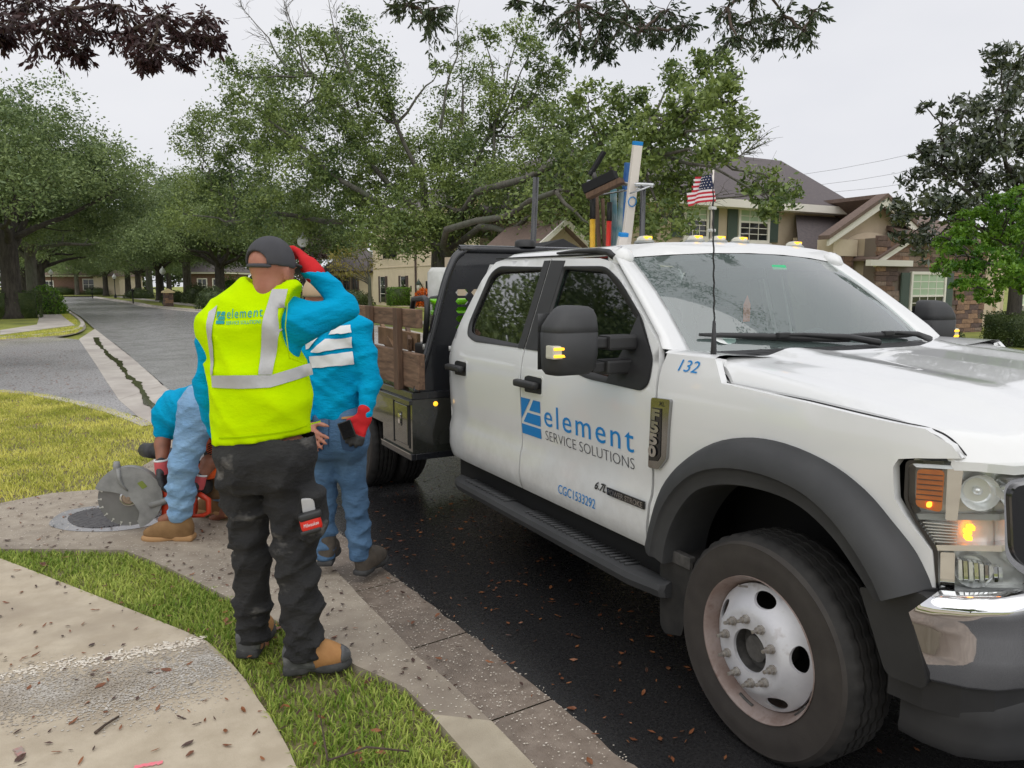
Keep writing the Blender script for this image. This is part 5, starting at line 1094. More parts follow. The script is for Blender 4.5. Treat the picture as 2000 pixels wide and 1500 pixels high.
lg = [(1860, 470, 34), (1845, 520, 26), (1890, 500, 42), (1920, 445, 44), (1900, 560, 36), (1965, 400, 36), (1975, 460, 54), (1950, 530, 52), (1995, 540, 44), (1985, 385, 28), (2040, 430, 60), (2040, 520, 56), (1935, 575, 26), (2100, 470, 60), (1880, 430, 22)]
C, Rd = pxclumps(lg, 13.5, .9, 9); b = foot(2095, 13.6)
build_tree('evergreen_tree', b, C, Rd, .12, 1.5, 'leaf_bright', 'bark_dark', 'bright green round headed small tree at the right edge', seed=9, n_per=9500, size=.075, asp=.5, limbs=6, leaf_kw=dict(sig=.12, sub=60, up=.6), limb_r=.6)
# crape myrtle by the cream house, plum-leaved tree behind the raised arm
C, Rd = pxclumps([(690, 485, 26), (660, 500, 22), (715, 470, 22), (700, 450, 18), (675, 530, 20), (722, 510, 16), (705, 530, 18), (650, 520, 14)], 52, 1.5, 4)
build_tree('myrtle_tree', foot(722, 52), C, Rd, .13, 1.9, 'leaf_myrtle', 'bark', 'yellowing multi-stemmed small tree at the corner of the cream house', seed=4, n_per=520, size=.15, limbs=6, leaf_kw=dict(sig=.3, sub=14))
C, Rd = pxclumps([(610, 500, 26), (590, 540, 24), (625, 540, 22), (600, 470, 22), (630, 480, 18), (575, 575, 20), (612, 575, 22)], 40, 1.2, 3)
build_tree('plum_tree', foot(612, 40), C, Rd, .10, 1.4, 'leaf_plum', 'bark_dark', 'small purple leaved tree beyond the raised red glove', seed=3, n_per=900, size=.12, limbs=5, leaf_kw=dict(sig=.25, sub=16))
# shrubs and hedges
def shrub(name, c, Rx, Ry, H, leaf, label, n, size, seed, box=False, group=None, cat='shrub'):
    r = np.random.default_rng(seed); o = empty(name, c, 0, label, cat, group)
    if box:
        P = np.c_[r.uniform(-Rx, Rx, n), r.uniform(-Ry, Ry, n), r.uniform(0, H, n)]; f = r.integers(0, 5, n)
        P[f == 0, 0] = -Rx; P[f == 1, 1] = -Ry; P[f == 2, 2] = H; P[f == 3, 0] = Rx; P += r.normal(0, .025, (n, 3))
    else:
        d = r.normal(size=(n, 3)); d /= np.linalg.norm(d, axis=1)[:, None]; d[:, 2] = np.abs(d[:, 2]); q = r.uniform(.72, 1.03, n)[:, None]; P = d * q * np.array([Rx, Ry, H])
    th = r.uniform(0, 2 * pi, n); ph = r.normal(.5, .6, n); a = np.c_[np.cos(th) * np.cos(ph), np.sin(th) * np.cos(ph), np.sin(ph)]; b = np.cross(a, r.normal(size=(n, 3))); b /= np.linalg.norm(b, axis=1)[:, None]; L = size * r.uniform(.6, 1.3, n)[:, None]
    V = np.stack([P - a * L * .5, P + b * L * .3, P + a * L * .5, P - b * L * .3], 1).reshape(-1, 3); meshobj('foliage', V, np.arange(4 * n).reshape(-1, 4), leaf, o, False)
    m = MB()
    if box: m.box((-Rx * .93, -Ry * .93, 0), (Rx * .93, Ry * .93, H * .95))
    else: m.lathe([(Rx * .55, 0), (Rx * .72, H * .3), (Rx * .6, H * .65), (Rx * .2, H * .82), (0, H * .83)], 12, Matrix.Diagonal((1, Ry / Rx, 1, 1)))
    m.out('twig_core', 'leaf_hedge' if leaf != 'leaf_orange' else 'bark_dark', o, True); return o
h = foot(-60, 35.5); shrub('hedge', (h[0], h[1], .1), 2.75, .7, 1.28, 'leaf_hedge', 'clipped dark hedge at the left edge below the oak', 9000, .07, 1, True, cat='hedge')
h = foot(2035, 20.5); o = shrub('hedge', (h[0], h[1], .1), 2.0, .6, .86, 'leaf_hedge', 'low clipped hedge before the stone wall at the right', 7000, .055, 2, True, cat='hedge'); o.rotation_euler = (0, 0, .12)
for px, d, Rx, H_, lf, lb, s in ((452, 62, 1.5, 2.4, 'leaf_bright', 'round bright green clipped bush left of the man in the cap', 3), (88, 41, 1.0, 1.6, 'leaf_bright', 'leafy light green shrub behind the clipped hedge', 4), (415, 50, 1.2, 1.5, 'leaf_hedge', 'dark shrub beyond the round bright bush', 5), (690, 56, 1.6, 1.25, 'leaf_hedge', 'broad dark shrub beside the cream house corner', 6), (340, 70, 1.3, 1.1, 'leaf_hedge', 'low dark shrub behind the brick post', 7), (385, 66, 1.4, 1.8, 'leaf_hedge', 'tall dark shrub by the pale trunked oak', 8), (270, 90, 1.7, 1.3, 'leaf_hedge', 'low shrub bed past the mailbox on the right', 9), (1850, 21, .55, .5, 'leaf_hedge', 'small low plant under the stone wall window', 10), (120, 126, 2.6, 1.4, 'leaf_hedge', 'dark foundation shrub at the far brick house, left', 11), (190, 126, 2.6, 1.3, 'leaf_hedge', 'dark foundation shrub at the far brick house, right', 12), (560, 50, 1.5, 1.4, 'leaf_hedge', 'dark shrub behind the vest man and his raised arm', 13), (660, 48, 1.2, .7, 'leaf_bright', 'low yellow green bush before the pale house', 14)):
    p = foot(px, d); shrub('shrub', (p[0], p[1], .1), Rx, Rx, H_, lf, lb, 2600, .12 if d > 30 else .05, s)
p = foot(778, 50); shrub('box_shrub', (p[0], p[1], .35), .62, .62, 1.15, 'leaf_bright', 'square clipped green box shrub before the cream wall', 2600, .08, 21, True)
p = foot(827, 46); shrub('flowering_shrub', (p[0], p[1], .4), .68, .68, 1.1, 'leaf_orange', 'bright orange croton shrub beside the oak trunk', 1500, .14, 22)
# overhanging sprays from trees above the photographer
def spray(name, L, depth, jit, leaf, label, seed, n_per, size, root):
    C, Rd = pxclumps(L, depth, jit, seed); o = empty(name, tuple(root), 0, label, 'branch'); m = MB(); B = Vector(root); rr = random.Random(seed); n0 = 0; Vs = []
    stem = limb(m, Vector((0, 0, 0)), C[0] - B, .05, .02, seed, 7, .06)
    for i, (c, q) in enumerate(zip(C, Rd)):
        near_ = min(stem + [x - B for x in C[:i]], key=lambda x: (x - (c - B)).length); limb(m, near_, c - B, .016, .007, seed + i, 5, .12, 0, 5)
        for k in range(int(34 * max(.5, q / .2))):
            d = Vector((rr.gauss(0, 1), rr.gauss(0, 1), rr.gauss(-.3, .6))).normalized() * q * rr.uniform(.5, 1.9); P = limb(m, c - B + d * .05, c - B + d + Vector((0, 0, -.22 * d.length)), .0042, .0014, seed + i * 31 + k, 5, .16, 0, 3)
            for p, p2 in zip(P[1:], P[2:] + [P[-1] + d * .02]):
                for j in range(n_per):
                    a = ((p2 - p).normalized() * .8 + Vector((rr.gauss(0, .6), rr.gauss(0, .6), rr.gauss(-.5, .4)))).normalized(); b = a.cross(Vector((rr.gauss(0, 1), rr.gauss(0, 1), rr.gauss(0, .6)))).normalized(); Ln = size * rr.uniform(.55, 1.3); nn = a.cross(b) * Ln * rr.uniform(.0, .16); s = p + (p2 - p) * rr.random() + a * .006; w2 = rr.uniform(.8, 1.2)
                    Vs += [s, s + a * Ln * .3 + b * Ln * .13 * w2 - nn, s + a * Ln * .7 + b * Ln * .12 * w2 - nn, s + a * Ln, s + a * Ln * .7 - b * Ln * .12 * w2 - nn, s + a * Ln * .3 - b * Ln * .13 * w2 - nn]
    br = m.out('twigs', 'twig_brown', o, True); br['kind'] = 'stuff'
    V = np.array([tuple(v) for v in Vs]); lf = meshobj('leaves', V, np.arange(len(V)).reshape(-1, 6), leaf, o, False); lf['kind'] = 'stuff'; return o
spray('overhanging_branch', [(200, -60, 40), (60, 0, 46), (20, 40, 40), (130, 20, 50), (90, 60, 34), (180, 60, 40), (150, 95, 20), (230, 10, 46), (260, 60, 40), (310, 30, 46), (300, 85, 30), (360, 70, 36), (350, 110, 16), (400, 30, 28), (410, 75, 18), (290, 115, 14), (10, 70, 14), (-40, 20, 50)], 4.6, .35, 'leaf_plum', 'hanging spray of dark reddish brown leaves across the top left corner', 61, 3, .048, on_depth(120, -420, 4.6))
spray('overhanging_branch', [(1180, -50, 50), (1130, 10, 40), (1100, 50, 28), (1180, 30, 46), (1170, 75, 30), (1230, 20, 44), (1250, 60, 28), (1300, 20, 40), (1340, 50, 22), (1180, 100, 14), (1280, 70, 14), (1130, 85, 16)], 5.4, .4, 'leaf_oak_deep', 'dark green oak leaves hanging in at the top middle', 62, 3, .044, on_depth(1180, -420, 5.4))
spray('overhanging_branch', [(1480, -40, 50), (1420, 15, 36), (1470, 40, 40), (1530, 30, 40), (1570, 60, 24), (1510, 75, 18), (1440, 70, 20), (1590, 20, 24)], 5.6, .4, 'leaf_oak_deep', 'dark green oak leaves hanging in right of the top middle', 63, 3, .044, on_depth(1490, -420, 5.6))
spray('overhanging_branch', [(820, -30, 30), (800, 10, 26), (840, 40, 24), (770, 10, 16), (850, 15, 20)], 5.4, .3, 'leaf_oak_deep', 'small cluster of oak leaves hanging in left of the top middle', 64, 3, .044, on_depth(830, -420, 5.4))
spray('overhanging_branch', [(1070, -30, 20), (1010, 0, 14), (1060, 10, 12)], 5.4, .2, 'leaf_oak_deep', 'few oak leaf tips at the top edge beside the middle spray', 65, 2, .042, on_depth(1050, -420, 5.4))

def spray_w(name, C, Rd, leaf, label, seed, n_per, size, root):
    o = empty(name, tuple(root), 0, label, 'branch'); B = Vector(root); m = MB(); st = limb(m, Vector((0, 0, 0)), Vector(C[0]) - B, .07, .03, seed, 7, .06)
    for i, c in enumerate(C): limb(m, min(st + [Vector(x) - B for x in C[:i]], key=lambda x: (x - (Vector(c) - B)).length), Vector(c) - B, .02, .006, seed + i, 5, .12, 0, 5)
    m.out('twigs', 'twig_brown', o, True)['kind'] = 'stuff'; V, F = leafcloud([Vector(c) - B for c in C], Rd, n_per, size, seed, .35, sub=30, sig=.2); meshobj('leaves', V, F, leaf, o, False)['kind'] = 'stuff'
rq = random.Random(3); CC = [(rq.uniform(1.2, 6.5), rq.uniform(2.2, 5.5), rq.uniform(6.2, 7.6)) for _ in range(13)]
spray_w('overhanging_branch', CC, [rq.uniform(.35, .75) for _ in CC], 'leaf_oak_deep', 'leafy bough added above the cab, mirrored in the windscreen', 5, 1300, .08, (-3, 3, 8))  # out-of-view bough added for the windscreen and hood to mirror
# ---------------------------------------------------------------- houses
E1 = Vector((1, 0, 0)); N1 = Vector((E1.y, -E1.x, 0))   # front runs along E1, faces N1
Q0 = on_depth(1800, 660, 24.5); Q0.z = 0
def hp(px, py, off=0):
    """(a, z) on the front plane set back by off"""
    d = RIGHT * (px - 1000) + DOWN * (py - 750) + FWD * 1500; o = Vector((0, 0, CAM_H)); P0 = Q0 - N1 * off; t = (P0 - o).dot(N1) / d.dot(N1); p = o + d * t; return ((p - Q0).dot(E1), p.z)
def hw(a, z, off=0): return Q0 + E1 * a - N1 * off + Vector((0, 0, z))
house = empty('beige_house', tuple(Q0), 0, 'beige stucco house with stone veneer wing and dark shingle roofs at the right', 'house')
def hpart(name, m, mt, par=None):
    for v in m.V: v -= Q0
    return m.out(name, mt, par or house)
def hbox(name, px0, py0, px1, py1, off, th, mt, par=None, dz=0):
    a0, z1 = hp(px0, py0, off); a1, _ = hp(px1, py0, off); _, z0 = hp(px0, py1, off); return hslab(name, a0, a1, z0, z1, off, th, mt, par)
def hslab(name, a0, a1, z0, z1, off, th, mt, par=None):
    m = MB(); m.add([hw(a, z, o) for o in (off, off + th) for a, z in ((a0, z0), (a1, z0), (a1, z1), (a0, z1))], [(0, 1, 2, 3), (7, 6, 5, 4), (0, 4, 5, 1), (1, 5, 6, 2), (2, 6, 7, 3), (3, 7, 4, 0)]); return hpart(name, m, mt, par)
def hpoly(name, pts, mt, par=None, th=.12):
    """pts: (a, z, off) planar outline, given thickness downwards"""
    P = [hw(*p) for p in pts]; m = MB(); n = len(P); m.add(P + [p - Vector((0, 0, th)) for p in P], [tuple(range(n)), tuple(reversed(range(n, 2 * n)))] + [(i, i + n, (i + 1) % n + n, (i + 1) % n) for i in range(n)]); return hpart(name, m, mt, par)
def hwindow(a0, a1, z0, z1, off, shut=None, grid=(4, 3), blind=True, par=None):
    """double-hung window with frame, sashes, muntins, sill; shutters with louvres"""
    fr = hslab('window', a0, a1, z0, z1, off - .05, .05, 'window_dark', par)
    t = .09
    for b in ((a0 - t, a0, z0 - t, z1 + t), (a1, a1 + t, z0 - t, z1 + t), (a0, a1, z1, z1 + t), (a0, a1, z0 - t, z0)): hslab('window_frame', *b, off - .09, .09, 'trim_white', fr)
    hslab('window_sill', a0 - .16, a1 + .16, z0 - .2, z0 - t, off - .13, .13, 'trim_white', fr); zm = (z0 + z1) / 2; hslab('meeting_rail', a0, a1, zm - .03, zm + .03, off - .075, .025, 'trim_white', fr)
    for i in range(1, grid[0]): x = a0 + (a1 - a0) * i / grid[0]; hslab('muntin', x - .012, x + .012, z0, z1, off - .066, .014, 'trim_white', fr)
    for k in range(1, grid[1]):
        for lo, hi in ((z0, zm), (zm, z1)): z = lo + (hi - lo) * k / grid[1]; hslab('muntin', a0, a1, z - .012, z + .012, off - .064, .012, 'trim_white', fr)
    if blind: hslab('blind', a0 + .01, a1 - .01, zm + .03, z1, off - .056, .005, 'blind_green', fr)
    for s in (shut or ()):
        x0, x1 = (a0 - t - .42, a0 - t - .02) if s < 0 else (a1 + t + .02, a1 + t + .42); sh = hslab('shutter', x0, x1, z0 - .05, z1 + .05, off - .05, .05, 'shutter_green', par)
        n = 22
        for k in range(n): z = z0 + (z1 - z0) * (k + .5) / n; hslab('louvre', x0 + .04, x1 - .04, z - .018, z + .01, off - .062, .012, 'shutter_green', sh)
    return fr
# two-storey block
OM = 3.0
aL, zE = hp(1180, 352, OM); aR, zE = hp(1658, 408, OM); zE = hp(1658, 408, OM)[1]
wallm = hslab('wall', aL, aR - .5, 0, zE, OM, 8, 'stucco_beige')
aRl, zRl = hp(1205, 272, OM + 4.6); aRr, zRr = hp(1525, 320, OM + 4.6); zR = (zRl + zRr) / 2
rf = hpoly('roof', [(aL - .6, zE, OM - .5), (aR, zE, OM - .5), (aRr, zR, OM + 4.6), (aRl, zR, OM + 4.6)], 'shingle'); hpoly('roof', [(aR, zE, OM - .5), (aR, zE, OM + 8.5), (aRr, zR, OM + 4.6)], 'shingle')
hpoly('roof', [(aL - .6, zE, OM - .5), (aRl, zR, OM + 4.6), (aL - .6, zE, OM + 8.5)], 'shingle'); hslab('fascia', aL - .6, aR, zE - .26, zE - .02, OM - .55, .06, 'trim_white'); hslab('soffit', aL - .5, aR - .1, zE - .26, zE - .2, OM - .48, .46, 'trim_white')
for p0, p1, sh in (((1338, 396), (1376, 462), (-1, 1)), ((1445, 398), (1495, 470), (-1, 1))):
    a0, z1 = hp(*p0, OM); a1, z0 = hp(p1[0], p1[1], OM); hwindow(a0, a1, z0, z1, OM, sh, (3, 3))
a0, z1 = hp(1250, 350, OM); 
# side gable nearer the oak
a0, z0 = hp(1110, 490, OM); ap, zp = hp(1085, 440, OM); 
hslab('wall', hp(1040, 490, OM)[0], hp(1140, 490, OM)[0], 0, 2.6, OM - .05, 6, 'stucco_beige')
a_, z_ = hp(1090, 438, OM); ze_ = z_ - .75; hpoly('roof', [(a_ - 1.1, ze_ - .02, OM - .4), (a_, z_ + .1, OM - .4), (a_, z_ + .1, OM + 3), (a_ - 1.1, ze_ - .02, OM + 3)], 'shingle_brown'); hpoly('roof', [(a_ + 1.1, ze_ - .02, OM - .4), (a_, z_ + .1, OM - .4), (a_, z_ + .1, OM + 3), (a_ + 1.1, ze_ - .02, OM + 3)], 'shingle_brown')
def rake(pa, pb, off, w_=.26, par=None, name='rake_board'):
    (a0, z0), (a1, z1) = pa, pb; m = MB(); m.add([hw(a, z + dz, o) for o in (off, off + .08) for (a, z), dz in (((a0, z0), 0), ((a1, z1), 0), ((a1, z1), -w_), ((a0, z0), -w_))], [(0, 1, 2, 3), (7, 6, 5, 4), (0, 4, 5, 1), (1, 5, 6, 2), (2, 6, 7, 3), (3, 7, 4, 0)]); return hpart(name, m, 'trim_white', par)
rake((a_ - 1.1, 2.92 * 0 + ze_), (a_, z_ + .12), OM - .47, .16); rake((a_, z_ + .12), (a_ + 1.1, ze_), OM - .47, .16)
m = MB(); m.add([hw(a_ - 1.05, ze_ - .05, OM - .06), hw(a_ + 1.05, ze_ - .05, OM - .06), hw(a_, z_, OM - .06)], [(0, 1, 2)]); hpart('gable_wall', m, 'stucco_beige')
# low link roof
a0, z0 = hp(1545, 488, 2.0); a1, _ = hp(1660, 488, 2.0); _, zt = hp(1640, 424, 2.8)
hpoly('roof', [(a0 - .1, z0, 1.6), (a1 + .6, z0, 1.6), (a1 + .6, zt, 2.95), (a0 + 1.2, zt, 2.95)], 'shingle'); hslab('fascia', a0 - .1, a1 + .6, z0 - .22, z0 - .02, 1.55, .06, 'trim_white'); hslab('wall', a0 + .3, a1 + .6, 0, z0 - .15, 2.1, .85, 'stucco_beige')
# entry gable with arched opening
OG = 1.0; ap, zp = hp(1707, 388, OG); al, zl = hp(1600, 458, OG); sl_ = (zp - zl) / (ap - al); ar = ap + (ap - al)
wl, wr = hp(1628, 500, OG)[0], ar - .45; wz = zl + .25
oc, ow = hp(1698, 500, OG)[0], hp(1745, 500, OG)[0] - hp(1698, 500, OG)[0]; spring = hp(1698, 492, OG)[1]; top = hp(1698, 468, OG)[1]
arch = [(oc - ow, 0)] + [(oc - ow * math.cos(t), spring + (top - spring) * math.sin(t)) for t in np.linspace(0, pi, 16)] + [(oc + ow, 0)]
v, f = cdt([(wl, 0.0)] + [(oc - ow, 0)] + arch[1:-1] + [(oc + ow, 0), (wr, 0), (wr, wz), (ap, zp - .12), (wl, wz - .1)], .6, inner=False)
m = MB(); m.add([hw(a, z, OG) for a, z in v], f); hpart('gable_wall', m, 'stucco_beige')
m = MB(); m.grid([[hw(a, z, OG), hw(a, z, OG + .5)] for a, z in arch]); hpart('arch_reveal', m, 'stucco_beige')
m = MB(); ring_o = [(oc - (ow + .22) * math.cos(t), spring - .02 + (top - spring + .24) * math.sin(t)) for t in np.linspace(0, pi, 16)]
m.grid([[hw(*p, OG - .05), hw(*q, OG - .05), hw(*q, OG)] for p, q in zip(arch[1:-1], ring_o)]); hpart('arch_trim', m, 'trim_white' if False else 'stucco_pale')
hslab('porch_back', wl, wr, 0, zl, OG + 1.4, .2, 'stucco_beige'); hslab('front_door', oc - .1, oc + .95, .1, 2.3, OG + 1.33, .06, 'shutter_brown')
rake((al - .1, zl - .06), (ap, zp + .05), OG - .45, .3); rake((ap, zp + .05), (ar + .1, zl - .06), OG - .45, .3)
hpoly('roof', [(al - .15, zl - .05, OG - .5), (ap, zp + .12, OG - .5), (ap, zp + .12, OG - .1), (al - .15, zl - .05, OG - .1)], 'shingle_brown'); hpoly('roof', [(ar + .15, zl - .05, OG - .5), (ap, zp + .12, OG - .5), (ap, zp + .12, OG + 3), (ar + .15, zl - .05, OG + 3)], 'shingle_brown')
# small porch gable on the wing
a0, z0 = hp(1672, 512, .4); a1, z1 = hp(1772, 452, .4); rake((a0 + .3, z0 + .05), (a1, z1), -.05, .2); hslab('gutter_box', a0 - .05, hp(1752, 512, .4)[0], z0 - .12, z0 + .06, -.15, .18, 'trim_white')
hpoly('roof', [(a0 + .3, z0 + .1, -.1), (a1, z1 + .04, -.1), (a1, z1 + .04, .9), (a0 + .3, z0 + .1, .9)], 'shingle_brown', th=.06)
# stone wing
sl0, sl1 = hp(1708, 600, 0)[0], hp(1922, 600, 0)[0]; zt = hp(1800, 468, 0)[1]
stw = hslab('stone_wall', sl0, sl1, 0, zt, .06, .4, 'mortar'); hslab('wall', sl0 + .1, sl1, 0, zt, .47, 4, 'stucco_beige'); hpoly('roof', [(sl0 + 1.4, zt, -.3), (sl1 + .5, zt, -.3), (sl1 + .5, zt + 1.6, 4), (sl0 + 2.4, zt + 1.6, 4)], 'shingle_brown'); wa0, wz1 = hp(1780, 536, 0); wa1, wz0 = hp(1836, 618, 0); hwindow(wa0, wa1, wz0, wz1, .0, (-1, 1), (4, 3), par=house)
rs = random.Random(4); smesh = {}
def unitstone(k, v):
    if (k, v) not in smesh:
        bm = bmesh.new(); bmesh.ops.create_cube(bm, size=1); q = random.Random(v)
        for p in bm.verts: p.co += Vector((q.uniform(-.03, .03), q.uniform(-.12, .12), q.uniform(-.08, .08)))
        me = bpy.data.meshes.new('stone'); bm.to_mesh(me); bm.free(); me.materials.append(M_('stone_%d' % k)); smesh[(k, v)] = me
    return smesh[(k, v)]
rot = math.atan2(E1.y, E1.x); ns_ = 0
def stones(a0, a1, z0, z1, off, par, holes=()):
    global ns_; z = z0
    while z < z1 - .04:
        h = rs.uniform(.11, .19); a = a0 + rs.uniform(-.1, 0)
        while a < a1 - .05:
            w_ = rs.uniform(.30, .66); b = min(a1, a + w_); s = max(a, a0)
            if b - s > .06 and not any(x0 < (s + b) / 2 < x1 and y0 < z + h / 2 < y1 for x0, x1, y0, y1 in holes) and ns_ < 300:
                o = bpy.data.objects.new('stone', unitstone(rs.randrange(6), rs.randrange(4))); COL.objects.link(o); o.parent = par; c = hw((s + b) / 2, z + h / 2, off) - Q0; o.location = c; o.scale = (b - s - .014, .09, h - .014); o.rotation_euler = (0, 0, rot); ns_ += 1
            a += w_
        z += h
stones(sl0, sl1, hp(1800, 668, 0)[1], zt, .05, stw, [(wa0 - .62, wa1 + .62, wz0 - .25, wz1 + .2)])
pp0, pp1 = hp(1626, 520, OG - .2)[0], hp(1664, 520, OG - .2)[0]; pzt = hp(1640, 500, OG - .2)[1]
pil = hslab('porch_pillar', pp0, pp1, 0, pzt, OG - .2, .5, 'mortar'); stones(pp0, pp1, 1.3, pzt, OG - .21, pil); hslab('pillar_cap', pp0 - .1, pp1 + .1, pzt, pzt + .5, OG - .28, .6, 'stucco_pale', pil)
hslab('wall', sl1, sl1 + 4, 0, zt, 1.6, 3, 'stucco_beige'); hslab('downpipe', hp(1940, 600, 1.6)[0], hp(1947, 600, 1.6)[0], 0, zt, 1.5, .1, 'stucco_pale'); 
a0 = hp(1990, 560, 1.6)[0]; _, z1 = hp(1990, 566, 1.6); _, z0 = hp(1990, 626, 1.6); hwindow(a0, a0 + .9, z0, z1, 1.6, (-1, 1), (3, 3))
# cream two-storey house facing the street
cx = at(730, 592, z=.25).x; cy = at(730, 592, z=.25).y
ch = empty('cream_house', (cx, cy, .1), 0, 'cream two-storey house with brown shutters behind the oak trunk', 'house')
def cpk(px, py): p = at(px, py, x=cx); return p.y - cy, p.z - .1
def cbox(name, y0, y1, z0, z1, d0, d1, mt, par=None): return MB().box((d0, y0, z0), (d1, y1, z1)).out(name, mt, par or ch)
yn = cpk(1010, 560)[0]
cbox('wall', yn, 0, -.1, 6.4, 0, 9, 'stucco_cream'); cbox('band', yn, 0, cpk(740, 524)[1] - .03, cpk(740, 524)[1] + .03, -.04, 0, 'stucco_pale'); cbox('cornice', yn - .2, .25, 6.4, 6.7, -.35, 9.2, 'trim_white')
MB().add([(-.4, yn - .3, 6.7), (-.4, .3, 6.7), (4.5, -2, 9.2), (4.5, yn + 2, 9.2), (9.4, yn - .3, 6.7), (9.4, .3, 6.7)], [(0, 1, 2, 3), (1, 5, 2), (0, 3, 4), (3, 2, 5, 4)]).out('roof', 'shingle', ch)
for x0, x1, y0, y1 in ((744, 754, 541, 590), (784, 794, 540, 590)):
    ya, zt_ = cpk(x0, y0); yb, zb = cpk(x1, y1); w_ = cbox('window', yb, ya, zb, zt_, -.04, 0, 'window_dark'); 
    for q in (.33, .66): z = zb + (zt_ - zb) * q; cbox('muntin', yb, ya, z - .025, z + .025, -.06, -.04, 'trim_white', w_)
    cbox('window_frame', ya, ya + .10, zb, zt_, -.05, 0, 'trim_white', w_); cbox('shutter', ya + .10, ya + .46, zb - .05, zt_ + .05, -.07, 0, 'shutter_brown'); cbox('shutter', yb - .42, yb - .02, zb - .05, zt_ + .05, -.07, 0, 'shutter_brown')
    MB().lathe([(.16, -.03), (.22, 0), (.16, .03), (.12, 0), (.16, -.03)], 14, lookm((-.09, (ya + yb) / 2, zb + (zt_ - zb) * .72), (1, 0, 0))).out('wreath', 'leaf_hedge', w_, True)
ya, zt_ = cpk(748, 478); yb, zb = cpk(775, 502); w_ = cbox('window', yb, ya, zb, zt_ + .3, -.04, 0, 'window_dark')
for k in range(7): y = yb - .1 + (ya - yb + .2) * k / 6; MB().tube([(-.32, y, zb - .1), (-.36, y, zb + .45), (-.08, y, zb + 1.0)], .018, 5).out('balcony_bar', 'post_black', w_)
MB().tube([(-.05, yb - .15, zb - .1), (-.34, yb - .15, zb - .1), (-.34, ya + .15, zb - .1), (-.05, ya + .15, zb - .1)], .025, 5).out('balcony_rail', 'post_black', w_)
yd, _ = cpk(814, 560); MB().tube([(-.08, yd, 0), (-.08, yd, 6.4)], .07, 6).out('downpipe', 'shutter_brown', ch)
yd, zd = cpk(803, 564); cbox('house_plate', yd - .1, yd + .1, zd - .2, zd + .2, -.03, 0, 'post_black')
yd, zd = cpk(826, 562); lt = MB().lathe([(0, .30), (.10, .24), (.17, .2), (.14, -.2), (.06, -.28), (0, -.3)], 8, Matrix.Translation((-.3, yd, zd))).out('wall_lantern', 'marker_clear', ch, True); MB().lathe([(0, .62), (.05, .5), (.24, .22), (.17, .2)], 8, Matrix.Translation((-.3, yd, zd))).out('lantern_hood', 'shutter_green', lt, True); MB().tube([(-.02, yd, zd), (-.2, yd, zd + .4), (-.3, yd, zd + .35)], .03, 5).out('lantern_arm', 'post_black', lt)
ya, zt_ = cpk(832, 549); cbox('doorway', cpk(860, 549)[0], ya, -.05, zt_, -.03, 0, 'truck_gap')
# pale bungalow beyond, brick house at the end of the street
def simple_house(name, px0, px1, d, zw, rz, wall, roof, label, wins, zr=1.8, deep=8, wm='trim_white', fas='trim_white'):
    a = on_depth(px0, 557, d); b = on_depth(px1, 557, d); a.z = b.z = 0; L = (b - a).length; h = empty(name, (a.x, a.y, .1), math.atan2((b - a).y, (b - a).x) + rz, label, 'house')
    MB().box((0, 0, -.1), (L, deep, zw)).out('wall', wall, h); MB().box((-.5, -.5, zw), (L + .5, deep + .5, zw + .2)).out('fascia', fas, h)
    MB().add([(-.6, -.6, zw + .2), (L + .6, -.6, zw + .2), (L + .6, deep + .6, zw + .2), (-.6, deep + .6, zw + .2), (min(3, L * .4), deep / 2, zw + .2 + zr), (max(L - 3, L * .6), deep / 2, zw + .2 + zr)], [(0, 1, 5, 4), (1, 2, 5), (2, 3, 4, 5), (3, 0, 4)]).out('roof', roof, h)
    for x0, x1, z0, z1 in wins:
        w_ = MB().box((x0, -.03, z0), (x1, .0, z1)).out('window', 'window_dark', h); t = .14
        for q in ((x0 - t, x0, z0 - t, z1 + t), (x1, x1 + t, z0 - t, z1 + t), (x0, x1, z1, z1 + t), (x0, x1, z0 - t, z0), ((x0 + x1) / 2 - .04, (x0 + x1) / 2 + .04, z0, z1), (x0, x1, (z0 + z1) / 2 - .03, (z0 + z1) / 2 + .03)): MB().box((q[0], -.08, q[2]), (q[1], -.031, q[3])).out('window_frame', wm, w_)
    return h, L
simple_house('pale_bungalow', 640, 728, 72, 2.7, 0, 'stucco_pale', 'shingle', 'low pale bungalow left of the cream house', [(.75 + k * .8, 1.2 + k * .8, 1.2, 2.3) for k in range(3)], 2.6, fas='shutter_brown', wm='shutter_brown')
bh, bl_ = simple_house('brick_house', 78, 196, 128, 3.0, 0, 'brick_0', 'shingle_brown', 'low red brown brick house closing the end of the street', [(.9, 2.2, .9, 2.2), (7.3, 9.0, .8, 2.5)], 2.2)
MB().box((bl_, -2, -.1), (bl_ + 4.2, 6, 3.0)).out('garage', 'stucco_pale', bh); MB().add([(bl_ - .4, -2.4, 3.0), (bl_ + 4.6, -2.4, 3.0), (bl_ + 4.6, 6.4, 3.0), (bl_ - .4, 6.4, 3.0), (bl_ + 2.1, 2, 4.6)], [(0, 1, 4), (1, 2, 4), (2, 3, 4), (3, 0, 4)]).out('roof', 'shingle_brown', bh)
gbw = MB(); gbw.add([(6.2, -.06, 3.0), (10.2, -.06, 3.0), (8.2, -.06, 4.3)], [(0, 1, 2)]); gbw.out('gable', 'brick_0', bh)
simple_house('brick_bungalow', 372, 440, 96, 3.0, 0, 'brick_1', 'shingle', 'brown brick house half hidden behind the round bush', [(1.0, 2.0, .8, 2.3), (2.9, 3.7, .8, 2.3)], 3.0)
